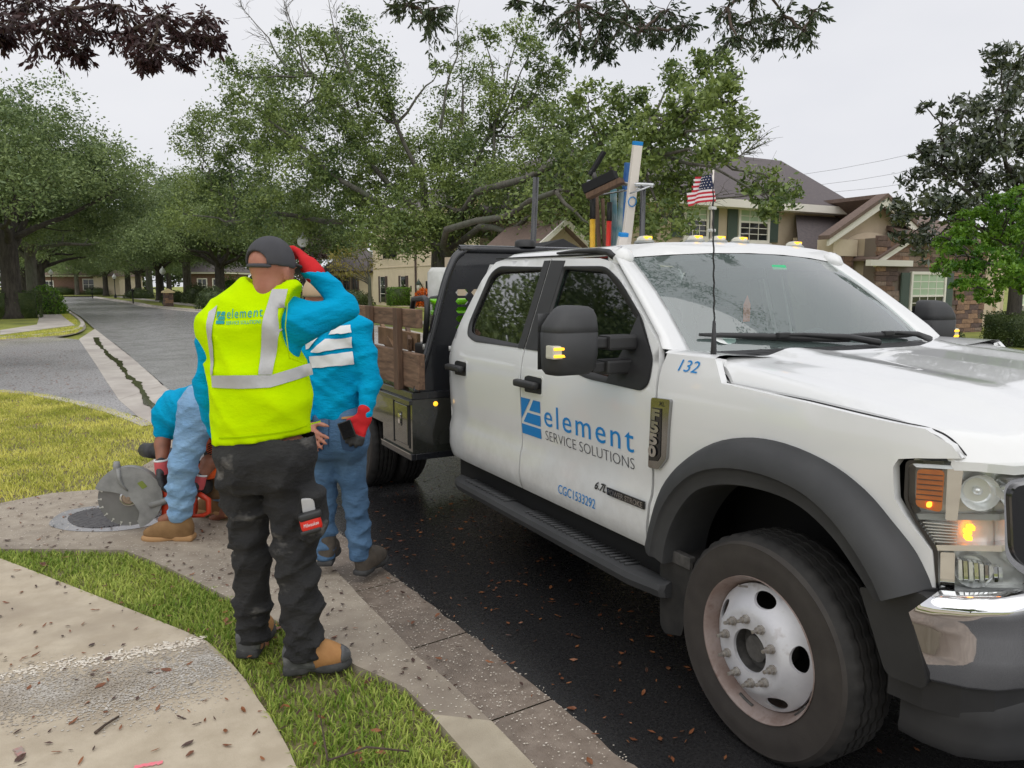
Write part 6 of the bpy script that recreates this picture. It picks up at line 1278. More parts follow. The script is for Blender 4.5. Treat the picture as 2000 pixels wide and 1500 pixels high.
# street furniture
def lamp(px, d, lb, H_=3.4):
    o = empty('street_lamp', foot(px, d), 0, lb, 'lamp', 'globe street lamps'); MB().lathe([(.16, 0), (.16, .25), (.08, .4), (.05, .6), (.045, H_), (.10, H_ + .04), (.10, H_ + .12), (0, H_ + .12)], 10).out('post', 'post_black', o, True); MB().lathe([(.08, H_ + .12), (.21, H_ + .25), (.23, H_ + .4), (.15, H_ + .58), (.04, H_ + .68), (.03, H_ + .78), (0, H_ + .8)], 14).out('globe', 'lamp_globe', o, True)
lamp(319, 62, 'white globe street lamp right of the road before the forked oak', 2.3); lamp(224, 94, 'small white globe street lamp near the far end of the road', 2.2); lamp(101, 86, 'thin dark lamp post on the left verge', 2.6); lamp(594, 32, 'white globe street lamp above the raised red glove', 3.0)
o = empty('brick_post', foot(327, 57), .1, 'square brick gate post with pale pyramid cap beside the road', 'post'); MB().box((-.26, -.26, 0), (.26, .26, 1.0)).out('core', 'mortar', o)
bm_ = {}
for k in range(3):
    bmx = MB().box((-.5, -.5, -.5), (.5, .5, .5)); me = bpy.data.meshes.new('brick'); me.from_pydata([tuple(v) for v in bmx.V], [], bmx.F); me.materials.append(M_('stone_%d' % (k + 1))); bm_[k] = me
for k in range(8):
    for s in range(4):
        for j in range(2):
            b = bpy.data.objects.new('brick', bm_[rs.randrange(3)]); COL.objects.link(b); b.parent = o; q = (j - .5) * .28 + (.03 if k % 2 else -.03); b.scale = (.265, .06, .112); a = s * pi / 2; b.rotation_euler = (0, 0, a); b.location = (math.cos(a) * q + math.sin(a) * .27, math.sin(a) * q - math.cos(a) * .27, .06 + k * .125)
MB().add([(-.4, -.4, 1.0), (.4, -.4, 1.0), (.4, .4, 1.0), (-.4, .4, 1.0), (-.4, -.4, 1.1), (.4, -.4, 1.1), (.4, .4, 1.1), (-.4, .4, 1.1), (0, 0, 1.34)], [(0, 1, 5, 4), (1, 2, 6, 5), (2, 3, 7, 6), (3, 0, 4, 7), (4, 5, 8), (5, 6, 8), (6, 7, 8), (7, 4, 8)]).out('cap', 'cap_stone', o)
def mailbox(px, d, lb):
    o = empty('mailbox', foot(px, d), 0, lb, 'mailbox', 'roadside mailboxes'); MB().box((-.05, -.05, 0), (.05, .05, 1.0)).out('post', 'post_black', o); m = MB(); m.tube([(0, -.25, 1.12), (0, .25, 1.12)], .13, 10); m.out('box', 'post_black', o, True)
mailbox(179, 92, 'dark mailbox near the end of the road'); mailbox(258, 66, 'dark mailbox on the right verge before the oaks')
# power lines
wr_ = empty('power_lines', (0, 0, 0), 0, 'four thin power lines crossing the sky beside the magnolia', 'wires')
for (x0, y0), (x1, y1) in (((1330, 362), (2050, 232)), ((1400, 372), (2050, 268)), ((1440, 378), (2050, 300)), ((1560, 398), (2050, 336))):
    a = on_depth(x0, y0, 75); b = on_depth(x1, y1, 55); MB().tube([a.lerp(b, t) - Vector((0, 0, 1.0 * math.sin(pi * t))) for t in np.linspace(0, 1, 9)], .012, 4).out('wire', 'wire', wr_)
# ---------------------------------------------------------------- people: bodies and clothes as continuous surfaces
class Field:
    """signed distance field on a grid; primitives blend smoothly; meshed by surface nets"""
    def __init__(s, lo, hi, h):
        s.o = np.array(lo, float); s.h = h; s.n = np.ceil((np.array(hi) - s.o) / h).astype(int) + 1; s.D = np.full(s.n, .5, np.float32)
    def box(s, lo, hi):
        i0 = np.clip(np.floor((np.array(lo) - s.o) / s.h).astype(int), 0, s.n); i1 = np.clip(np.ceil((np.array(hi) - s.o) / s.h).astype(int) + 1, 0, s.n)
        ax = [s.o[k] + s.h * np.arange(i0[k], i1[k]) for k in range(3)]; g = np.meshgrid(*ax, indexing='ij'); return tuple(slice(a, b) for a, b in zip(i0, i1)), np.stack(g, -1)
    def put(s, sl, d, k, mode):
        D = s.D[sl]
        if d.size == 0: return
        d = d.astype(np.float32)
        if mode == 'cut':
            s.D[sl] = np.maximum(D, -d); return
        if k <= 0: s.D[sl] = np.minimum(D, d); return
        hh = np.clip(.5 + .5 * (D - d) / k, 0, 1); s.D[sl] = D * (1 - hh) + d * hh - k * hh * (1 - hh)
    def cap(s, a, b, ra, rb=None, k=.02, flat=None, fl=1, mode='add'):
        """tapered capsule; flat = axis along which it is squashed by fl"""
        a, b = np.array(a, float), np.array(b, float); rb = ra if rb is None else rb; m = max(ra, rb) * max(1, fl) + k + .03; sl, P = s.box(np.minimum(a, b) - m, np.maximum(a, b) + m)
        if P.size == 0: return
        q = P - a; v = b - a
        if flat is not None:
            e = np.array(flat, float); e /= np.linalg.norm(e); q = q + (q @ e)[..., None] * e * (1 / fl - 1); v = v + (v @ e) * e * (1 / fl - 1)
        t = np.clip((q @ v) / max(1e-9, v @ v), 0, 1); d = np.linalg.norm(q - t[..., None] * v, axis=-1) - (ra + (rb - ra) * t)
        if flat is not None: d = d * min(1, fl) if fl < 1 else d
        s.put(sl, d, k, mode)
    def ell(s, c, r, k=.02, M=None, mode='add'):
        c = np.array(c, float); r = np.array(r, float); m = r.max() + k + .03; sl, P = s.box(c - m, c + m)
        if P.size == 0: return
        q = P - c
        if M is not None: q = q @ np.array(M).T
        l = np.linalg.norm(q / r, axis=-1); d = (l - 1) * r.min() * .9 + 0; g = np.linalg.norm(q / (r * r), axis=-1); d = np.where(g > 1e-6, l * (l - 1) / np.maximum(g, 1e-6), -r.min()); s.put(sl, d, k, mode)
    def chain(s, P, Rr_, k=.02, **kw):
        for i in range(len(P) - 1): s.cap(P[i], P[i + 1], Rr_[i], Rr_[i + 1], k, **kw)
    def rbox(s, c, hsz, r, M=None, k=.02, mode='add'):
        c = np.array(c, float); hsz = np.array(hsz, float); m = np.linalg.norm(hsz) + r + k + .02; sl, P = s.box(c - m, c + m)
        if P.size == 0: return
        q = P - c
        if M is not None: q = q @ np.array(M).T
        q = np.abs(q) - (hsz - r); d = np.linalg.norm(np.maximum(q, 0), axis=-1) + np.minimum(q.max(-1), 0) - r; s.put(sl, d, k, mode)
    def plane(s, p, n, mode='cut'):
        """remove everything on the side n points to"""
        sl, P = s.box(s.o, s.o + s.h * s.n); d = (P - np.array(p)) @ np.array(n, float); s.D = np.maximum(s.D, d[:s.n[0], :s.n[1], :s.n[2]].astype(np.float32))
    def warp(s, fn):
        sl, P = s.box(s.o, s.o + s.h * (s.n - 1)); near_ = np.abs(s.D) < .05; s.D[near_] += fn(P[near_]).astype(np.float32)
    def mesh(s):
        D = s.D; S_ = D < 0; nx, ny, nz = D.shape; cs = np.zeros((nx - 1, ny - 1, nz - 1), np.int8)
        for i in (0, 1):
            for j in (0, 1):
                for k in (0, 1): cs += S_[i:nx - 1 + i, j:ny - 1 + j, k:nz - 1 + k]
        act = (cs > 0) & (cs < 8); I = np.argwhere(act); idx = np.full(act.shape, -1, np.int64); idx[act] = np.arange(len(I))
        acc = np.zeros((len(I), 3)); cnt = np.zeros(len(I))
        cor = [(i, j, k) for i in (0, 1) for j in (0, 1) for k in (0, 1)]
        for a in cor:
            for ax in range(3):
                if a[ax]: continue
                b = list(a); b[ax] = 1; va = D[I[:, 0] + a[0], I[:, 1] + a[1], I[:, 2] + a[2]]; vb = D[I[:, 0] + b[0], I[:, 1] + b[1], I[:, 2] + b[2]]; x = (va < 0) != (vb < 0); t = np.where(x, va / np.where(x, va - vb, 1), 0)
                p = np.tile(np.array(a, float), (len(I), 1)); p[:, ax] += t; acc[x] += p[x]; cnt[x] += 1
        V = (I + acc / cnt[:, None]) * s.h + s.o; F = []
        for ax in range(3):
            u, v = [(1, 2), (2, 0), (0, 1)][ax]; sl0 = [slice(None)] * 3; sl1 = [slice(None)] * 3; sl0[ax] = slice(0, -1); sl1[ax] = slice(1, None)
            e = S_[tuple(sl0)] != S_[tuple(sl1)]; E = np.argwhere(e); ok = (E[:, u] > 0) & (E[:, v] > 0) & (E[:, u] < D.shape[u] - 1) & (E[:, v] < D.shape[v] - 1); E = E[ok]; q = []
            for du, dv in ((1, 1), (0, 1), (0, 0), (1, 0)):
                c = E.copy(); c[:, u] -= du; c[:, v] -= dv; q.append(idx[c[:, 0], c[:, 1], c[:, 2]])
            q = np.stack(q, 1); neg = S_[E[:, 0], E[:, 1], E[:, 2]]; q[~neg] = q[~neg][:, ::-1]; F.append(q)
        F = np.concatenate(F); F = F[(F >= 0).all(1)]
        for _ in range(2):   # light smoothing
            A = np.zeros_like(V); c = np.zeros(len(V))
            for i in range(4):
                np.add.at(A, F[:, i], V[F[:, (i + 1) % 4]]); np.add.at(c, F[:, i], 1); np.add.at(A, F[:, i], V[F[:, i - 1]]); np.add.at(c, F[:, i], 1)
            V = V * .5 + .5 * A / np.maximum(c, 1)[:, None]
        return V, F
RT = np.array([RIGHT.x, RIGHT.y, 0]); FW = np.array([-RIGHT.y, RIGHT.x, 0]); UP = np.array([0, 0, 1.])
class Person:
    """frame: r to the picture's right, f away from the viewer, z up, about a point on the ground"""
    def __init__(s, O, label):
        s.O = np.array(O, float); s.e = empty('person', tuple(O), math.atan2(RIGHT.y, RIGHT.x), label, 'person')
    def p(s, px, py, f=0):
        d = np.array(RIGHT * (px - 1000) + DOWN * (py - 750) + FWD * 1500); o = np.array([0, 0, CAM_H]); P0 = s.O + FW * f; t = ((P0 - o) @ FW) / (d @ FW); q = o + d * t - s.O; return np.array([q @ RT, f, q[2]])
    def out(s, name, fld, m, par=None, smooth=True):
        V, F = fld.mesh(); o = meshobj(name, V, F, m, par or s.e, True); return o
def folds(amp, fz, fx, seed, lo=-9, hi=9, soft=.1, dirs=None):
    """cloth creases: sharp-crested waves running across the cloth, broken up by slow warps"""
    r = random.Random(seed); W_ = []
    for k in range(4):
        th = r.uniform(-.5, .5) if k % 2 else r.uniform(.4, 1.1) * r.choice((-1, 1)); ph = r.uniform(0, 6); W_.append((math.sin(th) * r.choice((-1, 1)), r.uniform(-.35, .35), math.cos(th), fz * r.uniform(.7, 1.35), ph, [r.uniform(0, 6) for _ in range(4)]))
    def fn(P):
        x, y, z = P[:, 0], P[:, 1], P[:, 2]; w_ = np.clip((z - lo) / soft, 0, 1) * np.clip((hi - z) / soft, 0, 1); d = 0
        for cx_, cy_, cz_, fr, ph, q in W_:
            t = (x * cx_ + y * cy_ + z * cz_) * fr + ph + 1.6 * np.sin(x * fx + q[0]) + 1.3 * np.sin(y * fx * .9 + q[1]) + 1.1 * np.sin(z * fx * .7 + q[2])
            g_ = .5 + .5 * np.sin(x * fx * .8 + q[3]) * np.sin(z * fx * .55 + q[1]) * np.cos(y * fx * .6 + q[2])
            d = d - (1 - np.abs(np.sin(t * .5))) ** 2.2 * g_ * 1.1
        return amp * w_ * (d + .55)
    return fn
def hand(fld, wrist, dirv, palmn, side, curl, R0=.0085, L=.19, spread=.10, k=.008):
    """palm plus five fingers; side = direction of the thumb edge; curl radians per joint towards palmn"""
    d = np.array(dirv, float); d /= np.linalg.norm(d); n = np.array(palmn, float); n -= d * (d @ n); n /= np.linalg.norm(n); t = np.array(side, float); t -= d * (d @ t) + n * (n @ t); t /= np.linalg.norm(t); w_ = np.array(wrist, float); s = L / .19
    fld.rbox(w_ + d * .05 * s, (.042 * s, .052 * s, .014 * s), .013 * s, np.stack([t, d, n]), .015)
    fld.cap(w_ - d * .03, w_ + d * .02, .024 * s, .026 * s, .02, n, .75)
    for i, (o, ln) in enumerate(((.032, .074), (.011, .083), (-.011, .077), (-.031, .060))):
        p = w_ + d * .096 * s + t * o * s; q = d + t * spread * (o / .03); q /= np.linalg.norm(q); P = [p]; c = 0
        for j, fr in enumerate((.45, .32, .23)):
            c += curl * (1 if j else .8); v = q * math.cos(c) + n * math.sin(c); p = p + v * ln * fr * s; P.append(p)
        fld.chain(P, [R0 * 1.12, R0 * 1.02, R0 * .95, R0 * .8], k)
    p = w_ + d * .03 * s + t * .036 * s; v = (d * .62 + t * .72 + n * .25); v /= np.linalg.norm(v); p2 = p + v * .042 * s; v2 = (d * .9 + t * .35 + n * .3); v2 /= np.linalg.norm(v2); p3 = p2 + v2 * .034 * s; p4 = p3 + (v2 + n * .3 * min(1, curl)) / np.linalg.norm(v2 + n * .3 * min(1, curl)) * .026 * s; fld.chain([p, p2, p3, p4], [R0 * 1.7, R0 * 1.3, R0 * 1.15, R0 * .9], .012)
def head(fld, c, fwd, up=(0, 0, 1), s=1):
    f = np.array(fwd, float); f /= np.linalg.norm(f); u = np.array(up, float); u -= f * (f @ u); u /= np.linalg.norm(u); t = np.cross(f, u); M = np.stack([t, f, u]); c = np.array(c, float); P = lambda a, b, z: c + t * a * s + f * b * s + u * z * s
    fld.ell(P(0, -.012, .035), (.077 * s, .098 * s, .092 * s), .02, M); fld.ell(P(0, .03, -.04), (.060 * s, .072 * s, .078 * s), .03, M); fld.ell(P(0, .062, -.088), (.034 * s, .03 * s, .026 * s), .03, M)
    fld.cap(P(0, .088, .012), P(0, .112, -.022), .010 * s, .016 * s, .014); fld.cap(P(-.022, .096, -.062), P(.022, .096, -.062), .008, .008, .012); fld.cap(P(-.045, .084, .030), P(.045, .084, .030), .010, .010, .014)
    for a in (-1, 1):
        fld.ell(P(a * .079, -.004, -.008), (.010 * s, .021 * s, .034 * s), .008, M); fld.ell(P(a * .087, -.002, -.006), (.004 * s, .010 * s, .018 * s), .004, M, 'cut'); fld.ell(P(a * .032, .084, .004), (.015 * s, .012 * s, .011 * s), .004, M, 'cut'); fld.ell(P(a * .032, .080, .004), (.013 * s, .013 * s, .011 * s), .002, M)
    return P, M
def shoe(fld, heel, dirv, L=.29, w_=.052, h=.10, ankle=None):
    d = np.array(dirv, float); d[2] = 0; d /= np.linalg.norm(d); t = np.array([-d[1], d[0], 0]); H_ = np.array(heel, float); M = np.stack([t, d, UP])
    fld.rbox(H_ + d * L * .26 + UP * .062, (w_ * .86, L * .26, .055), .035, M, .03); fld.ell(H_ + d * L * .70 + UP * .052, (w_, L * .31, .046), .04, M); fld.ell(H_ + d * L * .55 + UP * .075, (w_ * .8, L * .25, .05), .04, M)
    if ankle is not None: fld.cap(H_ + d * .06 + UP * .09, ankle, .052, .056, .03)
    fld.plane(H_ + UP * .022, (0, 0, -1))
def sole(fld, heel, dirv, L=.30, w_=.054, h=.032):
    d = np.array(dirv, float); d[2] = 0; d /= np.linalg.norm(d); t = np.array([-d[1], d[0], 0]); H_ = np.array(heel, float) - d * .006; M = np.stack([t, d, UP])
    fld.rbox(H_ + d * L * .18 + UP * h / 2, (w_ * .84, L * .18, h / 2), .012, M, .0); fld.rbox(H_ + d * L * .42 + UP * (h / 2 + .004), (w_ * .72, L * .2, h / 2 - .004), .012, M, .0); fld.ell(H_ + d * L * .69 + UP * h * .5, (w_ * 1.06, L * .32, h * .9), .01, M); fld.plane(H_ + UP * .001, (0, 0, -1)); fld.plane(H_ + UP * h, (0, 0, 1))
def bvh_of(o): me = o.data; return BVHTree.FromPolygons([v.co.copy() for v in me.vertices], [tuple(p.vertices) for p in me.polygons])
def drape(name, poly, pers, bvh, m, par, off=.004, step=.02, tri=None, f0=-.6):
    """lay a flat cut-out (r, z) on a garment from the viewer's side"""
    v, f = tri if tri else cdt(poly, step)
    V = []; last = -.12
    for r, z in v:
        h_ = bvh.ray_cast(Vector((r, f0, z)), Vector((0, 1, 0)))
        if h_[0] is not None:
            n = h_[1] if h_[1].y < 0 else -h_[1]; q = h_[0] + n * off; q.y = min(q.y, h_[0].y - off * .6); last = h_[0].y
        else: q = Vector((r, last, z))
        V.append(q)
    return meshobj(name, V, f, m, par, True)

# ---------- man in the hi-vis vest
A1 = Person((.62, 3.07, .10), 'man from behind in yellow hi-vis vest and black trousers, red glove at grey cap')
a = A1.p
def body_vest(fl, g, skin=True):
    """g = inflation for clothes"""
    pass
face = np.array([.42, .90, -.05]); hc = a(533, 533, .02)
sh_l, sh_r = a(415, 640, .02), a(585, 632, .02); el_r, wr_r = a(678, 602, .10), a(608, 528, .11); el_l, wr_l = a(412, 770, .06), a(432, 860, .20)
hipL, hipR = a(470, 885, .02), a(562, 880, .01); kL, kR = a(492, 1085, .06), a(576, 1075, -.02); aL_, aR_ = a(494, 1258, .10), a(592, 1262, -.05)
neck = a(527, 572, .02); pel = a(515, 880, .02); chest = a(505, 660, .02)
B1 = Field((-.42, -.3, -.02), (.48, .42, 1.80), .010)
B1.cap(a(510, 850, .02), a(508, 680, .02), .125, .145, .05, (0, 1, 0), .72); B1.cap(sh_l, sh_r, .06, .06, .06); B1.cap(a(527, 610, .02), hc - UP * .03, .062, .056, .04)
hP, hM = head(B1, hc, face, s=.95)
B1.cap(a(521, 560, -.02), a(518, 580, -.012), .05, .052, .03)
B1.chain([sh_r, el_r, wr_r], [.045, .030, .026], .02); B1.chain([sh_l, el_l, wr_l], [.045, .032, .026], .02); hand(B1, wr_r, (-.45, .45, .62), (-1, .2, -.4), (-.2, .6, .2), .55, .0085, .18); hand(B1, wr_l, (.3, .6, -.7), (.6, -.3, 0), (.5, .5, .3), .4)
B1.chain([hipL, kL, aL_], [.08, .055, .042], .03); B1.chain([hipR, kR, aR_], [.08, .055, .042], .03); B1.cap(aL_, aL_ + np.array([0, .12, -.06]), .035, .03); B1.cap(aR_, aR_ + np.array([.14, .02, -.06]), .035, .03)
b1 = A1.out('body', B1, 'skin')
sh1 = Field((-.46, -.34, .62), (.50, .40, 1.62), .0105)
sh1.cap(a(510, 850, .02), a(508, 690, .02), .14, .15, .05, (0, 1, 0), .68); sh1.cap(sh_l + RT * 0 + np.array([.03, 0, -.01]), sh_r, .066, .074, .06); sh1.cap(a(480, 618, .02), a(570, 612, .02), .05, .055, .05)
sh1.cap(sh_r, el_r, .082, .054, .04); sh1.cap(el_r, wr_r, .056, .042, .006); sh1.cap(sh_l + np.array([.01, 0, -.03]), el_l, .070, .058, .03); sh1.cap(el_l, wr_l, .062, .045, .03); sh1.cap(a(527, 590, .02), a(528, 572, .02), .078, .072, .03)
sh1.warp(folds(.015, 42, 10, 3)); sh1.ell(a(528, 548, .03), (.075, .075, .045), .0, None, 'cut'); 
s1 = A1.out('shirt', sh1, 'shirt_blue')
# vest: loose shell, open arm holes
vf_ = Field((-.44, -.36, .55), (.44, .42, 1.62), .0105)
vf_.chain([a(513, 868, .02), a(508, 760, .02), a(503, 660, .02)], [.196, .184, .176], .06, flat=(0, 1, 0), fl=.74); vf_.cap(a(428, 642, .02), a(560, 628, .02), .092, .094, .08); vf_.cap(a(470, 600, .02), a(570, 600, .02), .078, .082, .06); vf_.cap(a(500, 575, .02), a(555, 575, .02), .074, .074, .05)
vf_.warp(folds(.010, 30, 9, 8)); vf_.warp(folds(.013, 36, 8, 5, .5, 1.0, .2))
vf_.ell(a(612, 640, -.02), (.112, .34, .155), .0, None, 'cut'); vf_.ell(a(636, 600, 0), (.135, .3, .12), .0, None, 'cut'); vf_.ell(a(340, 690, .14), (.10, .2, .2), 0, None, 'cut')
vf_.ell(a(530, 538, .03), (.090, .10, .075), 0, None, 'cut')
hem = a(512, 856, 0); vf_.plane(hem, (.12, 0, -1))
v1 = A1.out('hi_vis_vest', vf_, 'hivis'); bv = bvh_of(v1)
def rz(*L): return [tuple(a(x, y, -.16)[[0, 2]]) for x, y in L]
drape('reflective_stripe', rz((397, 738), (450, 735), (505, 735), (520, 736), (588, 716), (592, 740), (520, 760), (500, 760), (400, 762)), A1, bv, 'reflective_tape', v1, .005, .02)
drape('reflective_stripe', rz((515, 566), (545, 566), (538, 620), (528, 690), (522, 735), (498, 734), (500, 690), (505, 620)), A1, bv, 'reflective_tape', v1, .005, .02)
drape('reflective_stripe', rz((389, 612), (406, 598), (401, 660), (402, 735), (396, 738), (391, 680)), A1, bv, 'reflective_tape', v1, .005, .02)
for q_ in (((414, 862), (480, 855), (560, 848), (608, 834), (608, 837), (560, 851), (480, 858), (414, 865)), ((556, 575), (558, 575), (552, 640), (560, 700), (590, 712), (590, 714), (558, 703), (550, 640))): drape('seam', rz(*q_), A1, bv, 'hivis_seam', v1, .003, .02)
lx, lz = rz((409, 635))[0]
for q in ([(0, 0), (1, 0), (1, .27), (0, .27)], [(.10, .335), (1, .335), (1, .62), (.335, .62)], [(.43, .69), (1, .69), (1, 1), (.66, 1)], [(0, .40), (.50, 1), (0, 1)]): drape('logo_mark', [(lx + x * .034, lz + y * .046) for x, y in q], A1, bv, 'print_teal', v1, .004, .02)
def dtext(s, x0, z0, size, width, m, pers, bvh, par, tilt=0, **k):
    V, F = textpoly(s, size, **k); xa = min(v[0] for v in V); xb = max(v[0] for v in V); q = width / (xb - xa); drape('lettering', None, pers, bvh, m, par, .0045, tri=([(x0 + (x - xa) * q, z0 + y + (x - xa) * q * tilt) for x, y in V], F))
dtext('element', lx + .042, lz + .020, .052, .136, 'print_teal', A1, bv, v1, .06, spacing=1.15); dtext('SERVICE SOLUTIONS', lx + .042, lz - .003, .019, .134, 'print_teal', A1, bv, v1, .05)
# trousers
tr = Field((-.36, -.36, .0), (.40, .42, .98), .0105)
tr.cap(a(474, 846, .02), a(556, 844, .02), .100, .104, .06, (0, 1, 0), .95); tr.cap(hipL, hipR, .106, .112, .05); tr.ell(a(545, 910, -.06), (.11, .09, .12), .05); tr.ell(a(485, 910, -.05), (.10, .09, .12), .05)
tr.chain([hipL + UP * -.04, kL, a(493, 1180, .09), aL_], [.098, .078, .074, .068], .035); tr.chain([hipR + UP * -.05, kR, a(586, 1170, -.03), aR_], [.106, .086, .078, .078], .035)
tr.rbox(a(612, 1000, -.05), (.05, .075, .10), .03, None, .02)   # cargo pocket
tr.warp(folds(.018, 50, 10, 2, .08, .95)); tr.warp(folds(.022, 84, 10, 4, .0, .30)); tr.warp(folds(.018, 66, 9, 14, .36, .70)); tr.plane(a(520, 1275, 0) * 0 + np.array([0, 0, .075]), (0, 0, -1))
t1 = A1.out('trousers', tr, 'trouser_black')
# gloves, cap, boots
gl = Field(wr_r - .16, wr_r + .2, .006); gd_ = np.array([-.45, .45, .62]); gl.cap(wr_r - (wr_r - el_r) / np.linalg.norm(wr_r - el_r) * .02, wr_r + gd_ * .03, .042, .038, .02); hand(gl, wr_r, gd_, (-1, .2, -.4), (-.2, .6, .2), .55, .0115, .185, k=.008)
A1.out('glove', gl, 'glove_red', b1)
cp = Field(hc - .2, hc + .22, .0055); cp.ell(hP(0, -.012, .045), (.0835, .1015, .098), .02, hM); cp.plane(hP(0, 0, .022), -hM[2] - hM[1] * .05); cp.ell(hP(0, -.115, .036), (.052, .07, .042), .0, hM, 'cut'); cp.ell(hP(0, -.012, .04), (.070, .088, .085), 0, hM, 'cut')
cp.rbox(hP(0, .115, .028), (.066, .072, .005), .004, np.stack([hM[0], hM[1] * .97 - hM[2] * .24, hM[2] * .97 + hM[1] * .24]), .008)
c1 = A1.out('cap', cp, 'cap_grey', b1)
sp = Field(hc - .2, hc + .2, .006); L_p = [hP(math.sin(t) * .078, -.012 - math.cos(t) * .0965, .022) for t in np.linspace(-.8, .8, 12)]; sp.chain([np.array(p) for p in L_p], [.0085] * 12, .004); A1.out('cap_strap', sp, 'cap_grey', c1)
MB().lathe([(0, .004), (.008, .002), (.009, 0)], 10, Matrix.Translation(Vector(hP(0, -.012, .141)))).out('cap_button', 'cap_grey', c1, True)
for nm, hl_, dr_, L in (('R', a(556, 1306, -.06), (1, .22, 0), .27), ('L', a(482, 1282, .05), (-.02, 1, 0), .30)):
    hl_ = np.array([hl_[0], hl_[1], .015]); bt = Field(hl_ + np.array([-.2, -.2, -.04]), hl_ + np.array([.42, .45, .28]), .008); ak = (aR_ if nm == 'R' else aL_); shoe(bt, hl_, dr_, L * .95, .053, ankle=np.array([ak[0], ak[1], .20])); bo_ = A1.out('boot', bt, 'boot_tan')
    so_ = Field(hl_ + np.array([-.2, -.2, -.04]), hl_ + np.array([.42, .45, .12]), .007); sole(so_, hl_, dr_, L * 1.01, .058, .042); A1.out('sole', so_, 'sole_black', bo_)
    hg = Field(hl_ + np.array([-.2, -.2, -.02]), hl_ + np.array([.3, .3, .2]), .007); shoe(hg, hl_ - np.array(dr_) * .004, dr_, L * .98, .058, ankle=np.array([ak[0], ak[1], .20])); d_ = np.array(dr_, float); d_ /= np.linalg.norm(d_); hg.plane(hl_ + d_ * .135, d_ * .9 + UP * .25); hg.plane(np.array([0, 0, .135]), UP); A1.out('heel_guard', hg, 'heel_rubber', bo_)
    if nm == 'R':
        tc_ = Field(hl_ + np.array([-.1, -.2, -.02]), hl_ + np.array([.42, .3, .16]), .007); shoe(tc_, hl_ + d_ * .0, dr_, L * .97, .0565); tc_.plane(hl_ + d_ * .222, -d_); A1.out('toe_cap', tc_, 'heel_rubber', bo_)
# tape measure clipped in the pocket
tm = empty('tape_measure', tuple(A1.O), math.atan2(RIGHT.y, RIGHT.x), 'red and black tape measure clipped on the trouser pocket', 'tape measure'); c_ = a(607, 1020, -.145)
mm = frame(c_, (1, .35, .22), (-.2, 0, 1)); q = MB(); q.box((-.040, -.032, -.02), (.040, .034, .02), mm, .014); tb_ = q.out('case', 'red_plastic', tm, True); q = MB(); q.box((-.040, .012, -.0225), (.047, .042, .0225), mm, .01); q.box((-.047, -.040, -.022), (.030, -.022, .022), mm, .006); q.out('rubber_guard', 'plastic_black', tb_, True)
letters('lettering', 'Milwaukee', .02, lambda x, y: mm @ Vector((-.030 + x, -.010 + y, .0212)), 'print_white', tb_, .058, shear=.3)
pk_ = a(601, 985, -.125); MB().box((-.022, -.010, -.03), (.026, .008, .025), frame(pk_, (1, .2, .1), (0, 1, 0)), .005).out('pocket_lining', 'reflective_tape', t1)

# ---------- man in blue behind him
A2 = Person((1.13, 4.08, .06), 'man seen from behind in blue long-sleeved shirt and jeans, hands on his back pockets')
b = A2.p
shL, shR = b(612, 648, .02), b(698, 645, .02); elR, wrR = b(724, 745, -.03), b(712, 812, -.10); elL, wrL = b(575, 745, -.02), b(595, 835, -.10)
hL, hR = b(635, 850, .02), b(682, 850, .02); knL, knR = b(634, 965, .05), b(693, 968, .03); anL, anR = b(634, 1085, .03), b(703, 1082, .02)
B2 = Field((-.46, -.36, -.06), (.42, .34, 1.72), .0095)
B2.cap(b(655, 825, .02), b(655, 690, .02), .115, .135, .05, (0, 1, 0), .7); B2.cap(shL, shR, .055, .055, .06); nk = b(653, 612, .04); hc2 = b(628, 594, .10); B2.cap(b(654, 640, .02), hc2, .058, .052, .04); head(B2, hc2 + UP * .02, (-.1, .95, -.25))
B2.chain([shR, elR, wrR], [.045, .032, .026], .02); B2.chain([shL, elL, wrL], [.045, .032, .026], .02); hand(B2, wrL, b(622, 862, -.17) - wrL, (0, 1, 0), (.2, .1, 1), .08, .0095, .19, .22); hand(B2, wrR, b(688, 868, -.15) - wrR, (0, 1, 0), (-.9, .1, -.2), .2)
B2.chain([hL, knL, anL], [.08, .052, .04], .03); B2.chain([hR, knR, anR], [.08, .052, .04], .03); B2.cap(anL, anL + np.array([0, .12, -.05]), .034, .03); B2.cap(anR, anR + np.array([.03, .12, -.05]), .034, .03)
b2 = A2.out('body', B2, 'skin')
S2 = Field((-.46, -.34, .68), (.42, .34, 1.60), .0105); S2.cap(b(652, 806, .02), b(653, 690, .02), .142, .165, .05, (0, 1, 0), .74); S2.cap(shL, shR, .078, .078, .06); S2.cap(b(630, 636, .02), b(680, 634, .02), .06, .06, .05); S2.cap(shR, elR, .076, .058, .035); S2.cap(elR, wrR, .058, .042, .02); S2.cap(shL, elL, .083, .064, .035); S2.cap(elL, wrL, .064, .046, .02); S2.cap(b(654, 622, .02), b(653, 612, .03), .07, .066, .03)
S2.warp(folds(.016, 40, 9, 13)); S2.ell(b(654, 598, .04), (.07, .07, .05), 0, None, 'cut'); S2.plane(np.array([0, 0, b(655, 818)[2]]), (-.03, 0, -1))
s2 = A2.out('shirt', S2, 'shirt_blue'); bs2 = bvh_of(s2)
def rz2(*L): return [tuple(b(x, y, -.11)[[0, 2]]) for x, y in L]
for q in (((604, 690), (685, 686), (688, 712), (600, 722)), ((606, 676), (631, 654), (683, 652), (685, 678), (607, 690)), ((636, 640), (681, 634), (682, 648), (620, 652)), ((596, 672), (624, 648), (628, 652), (600, 678))):
    pass
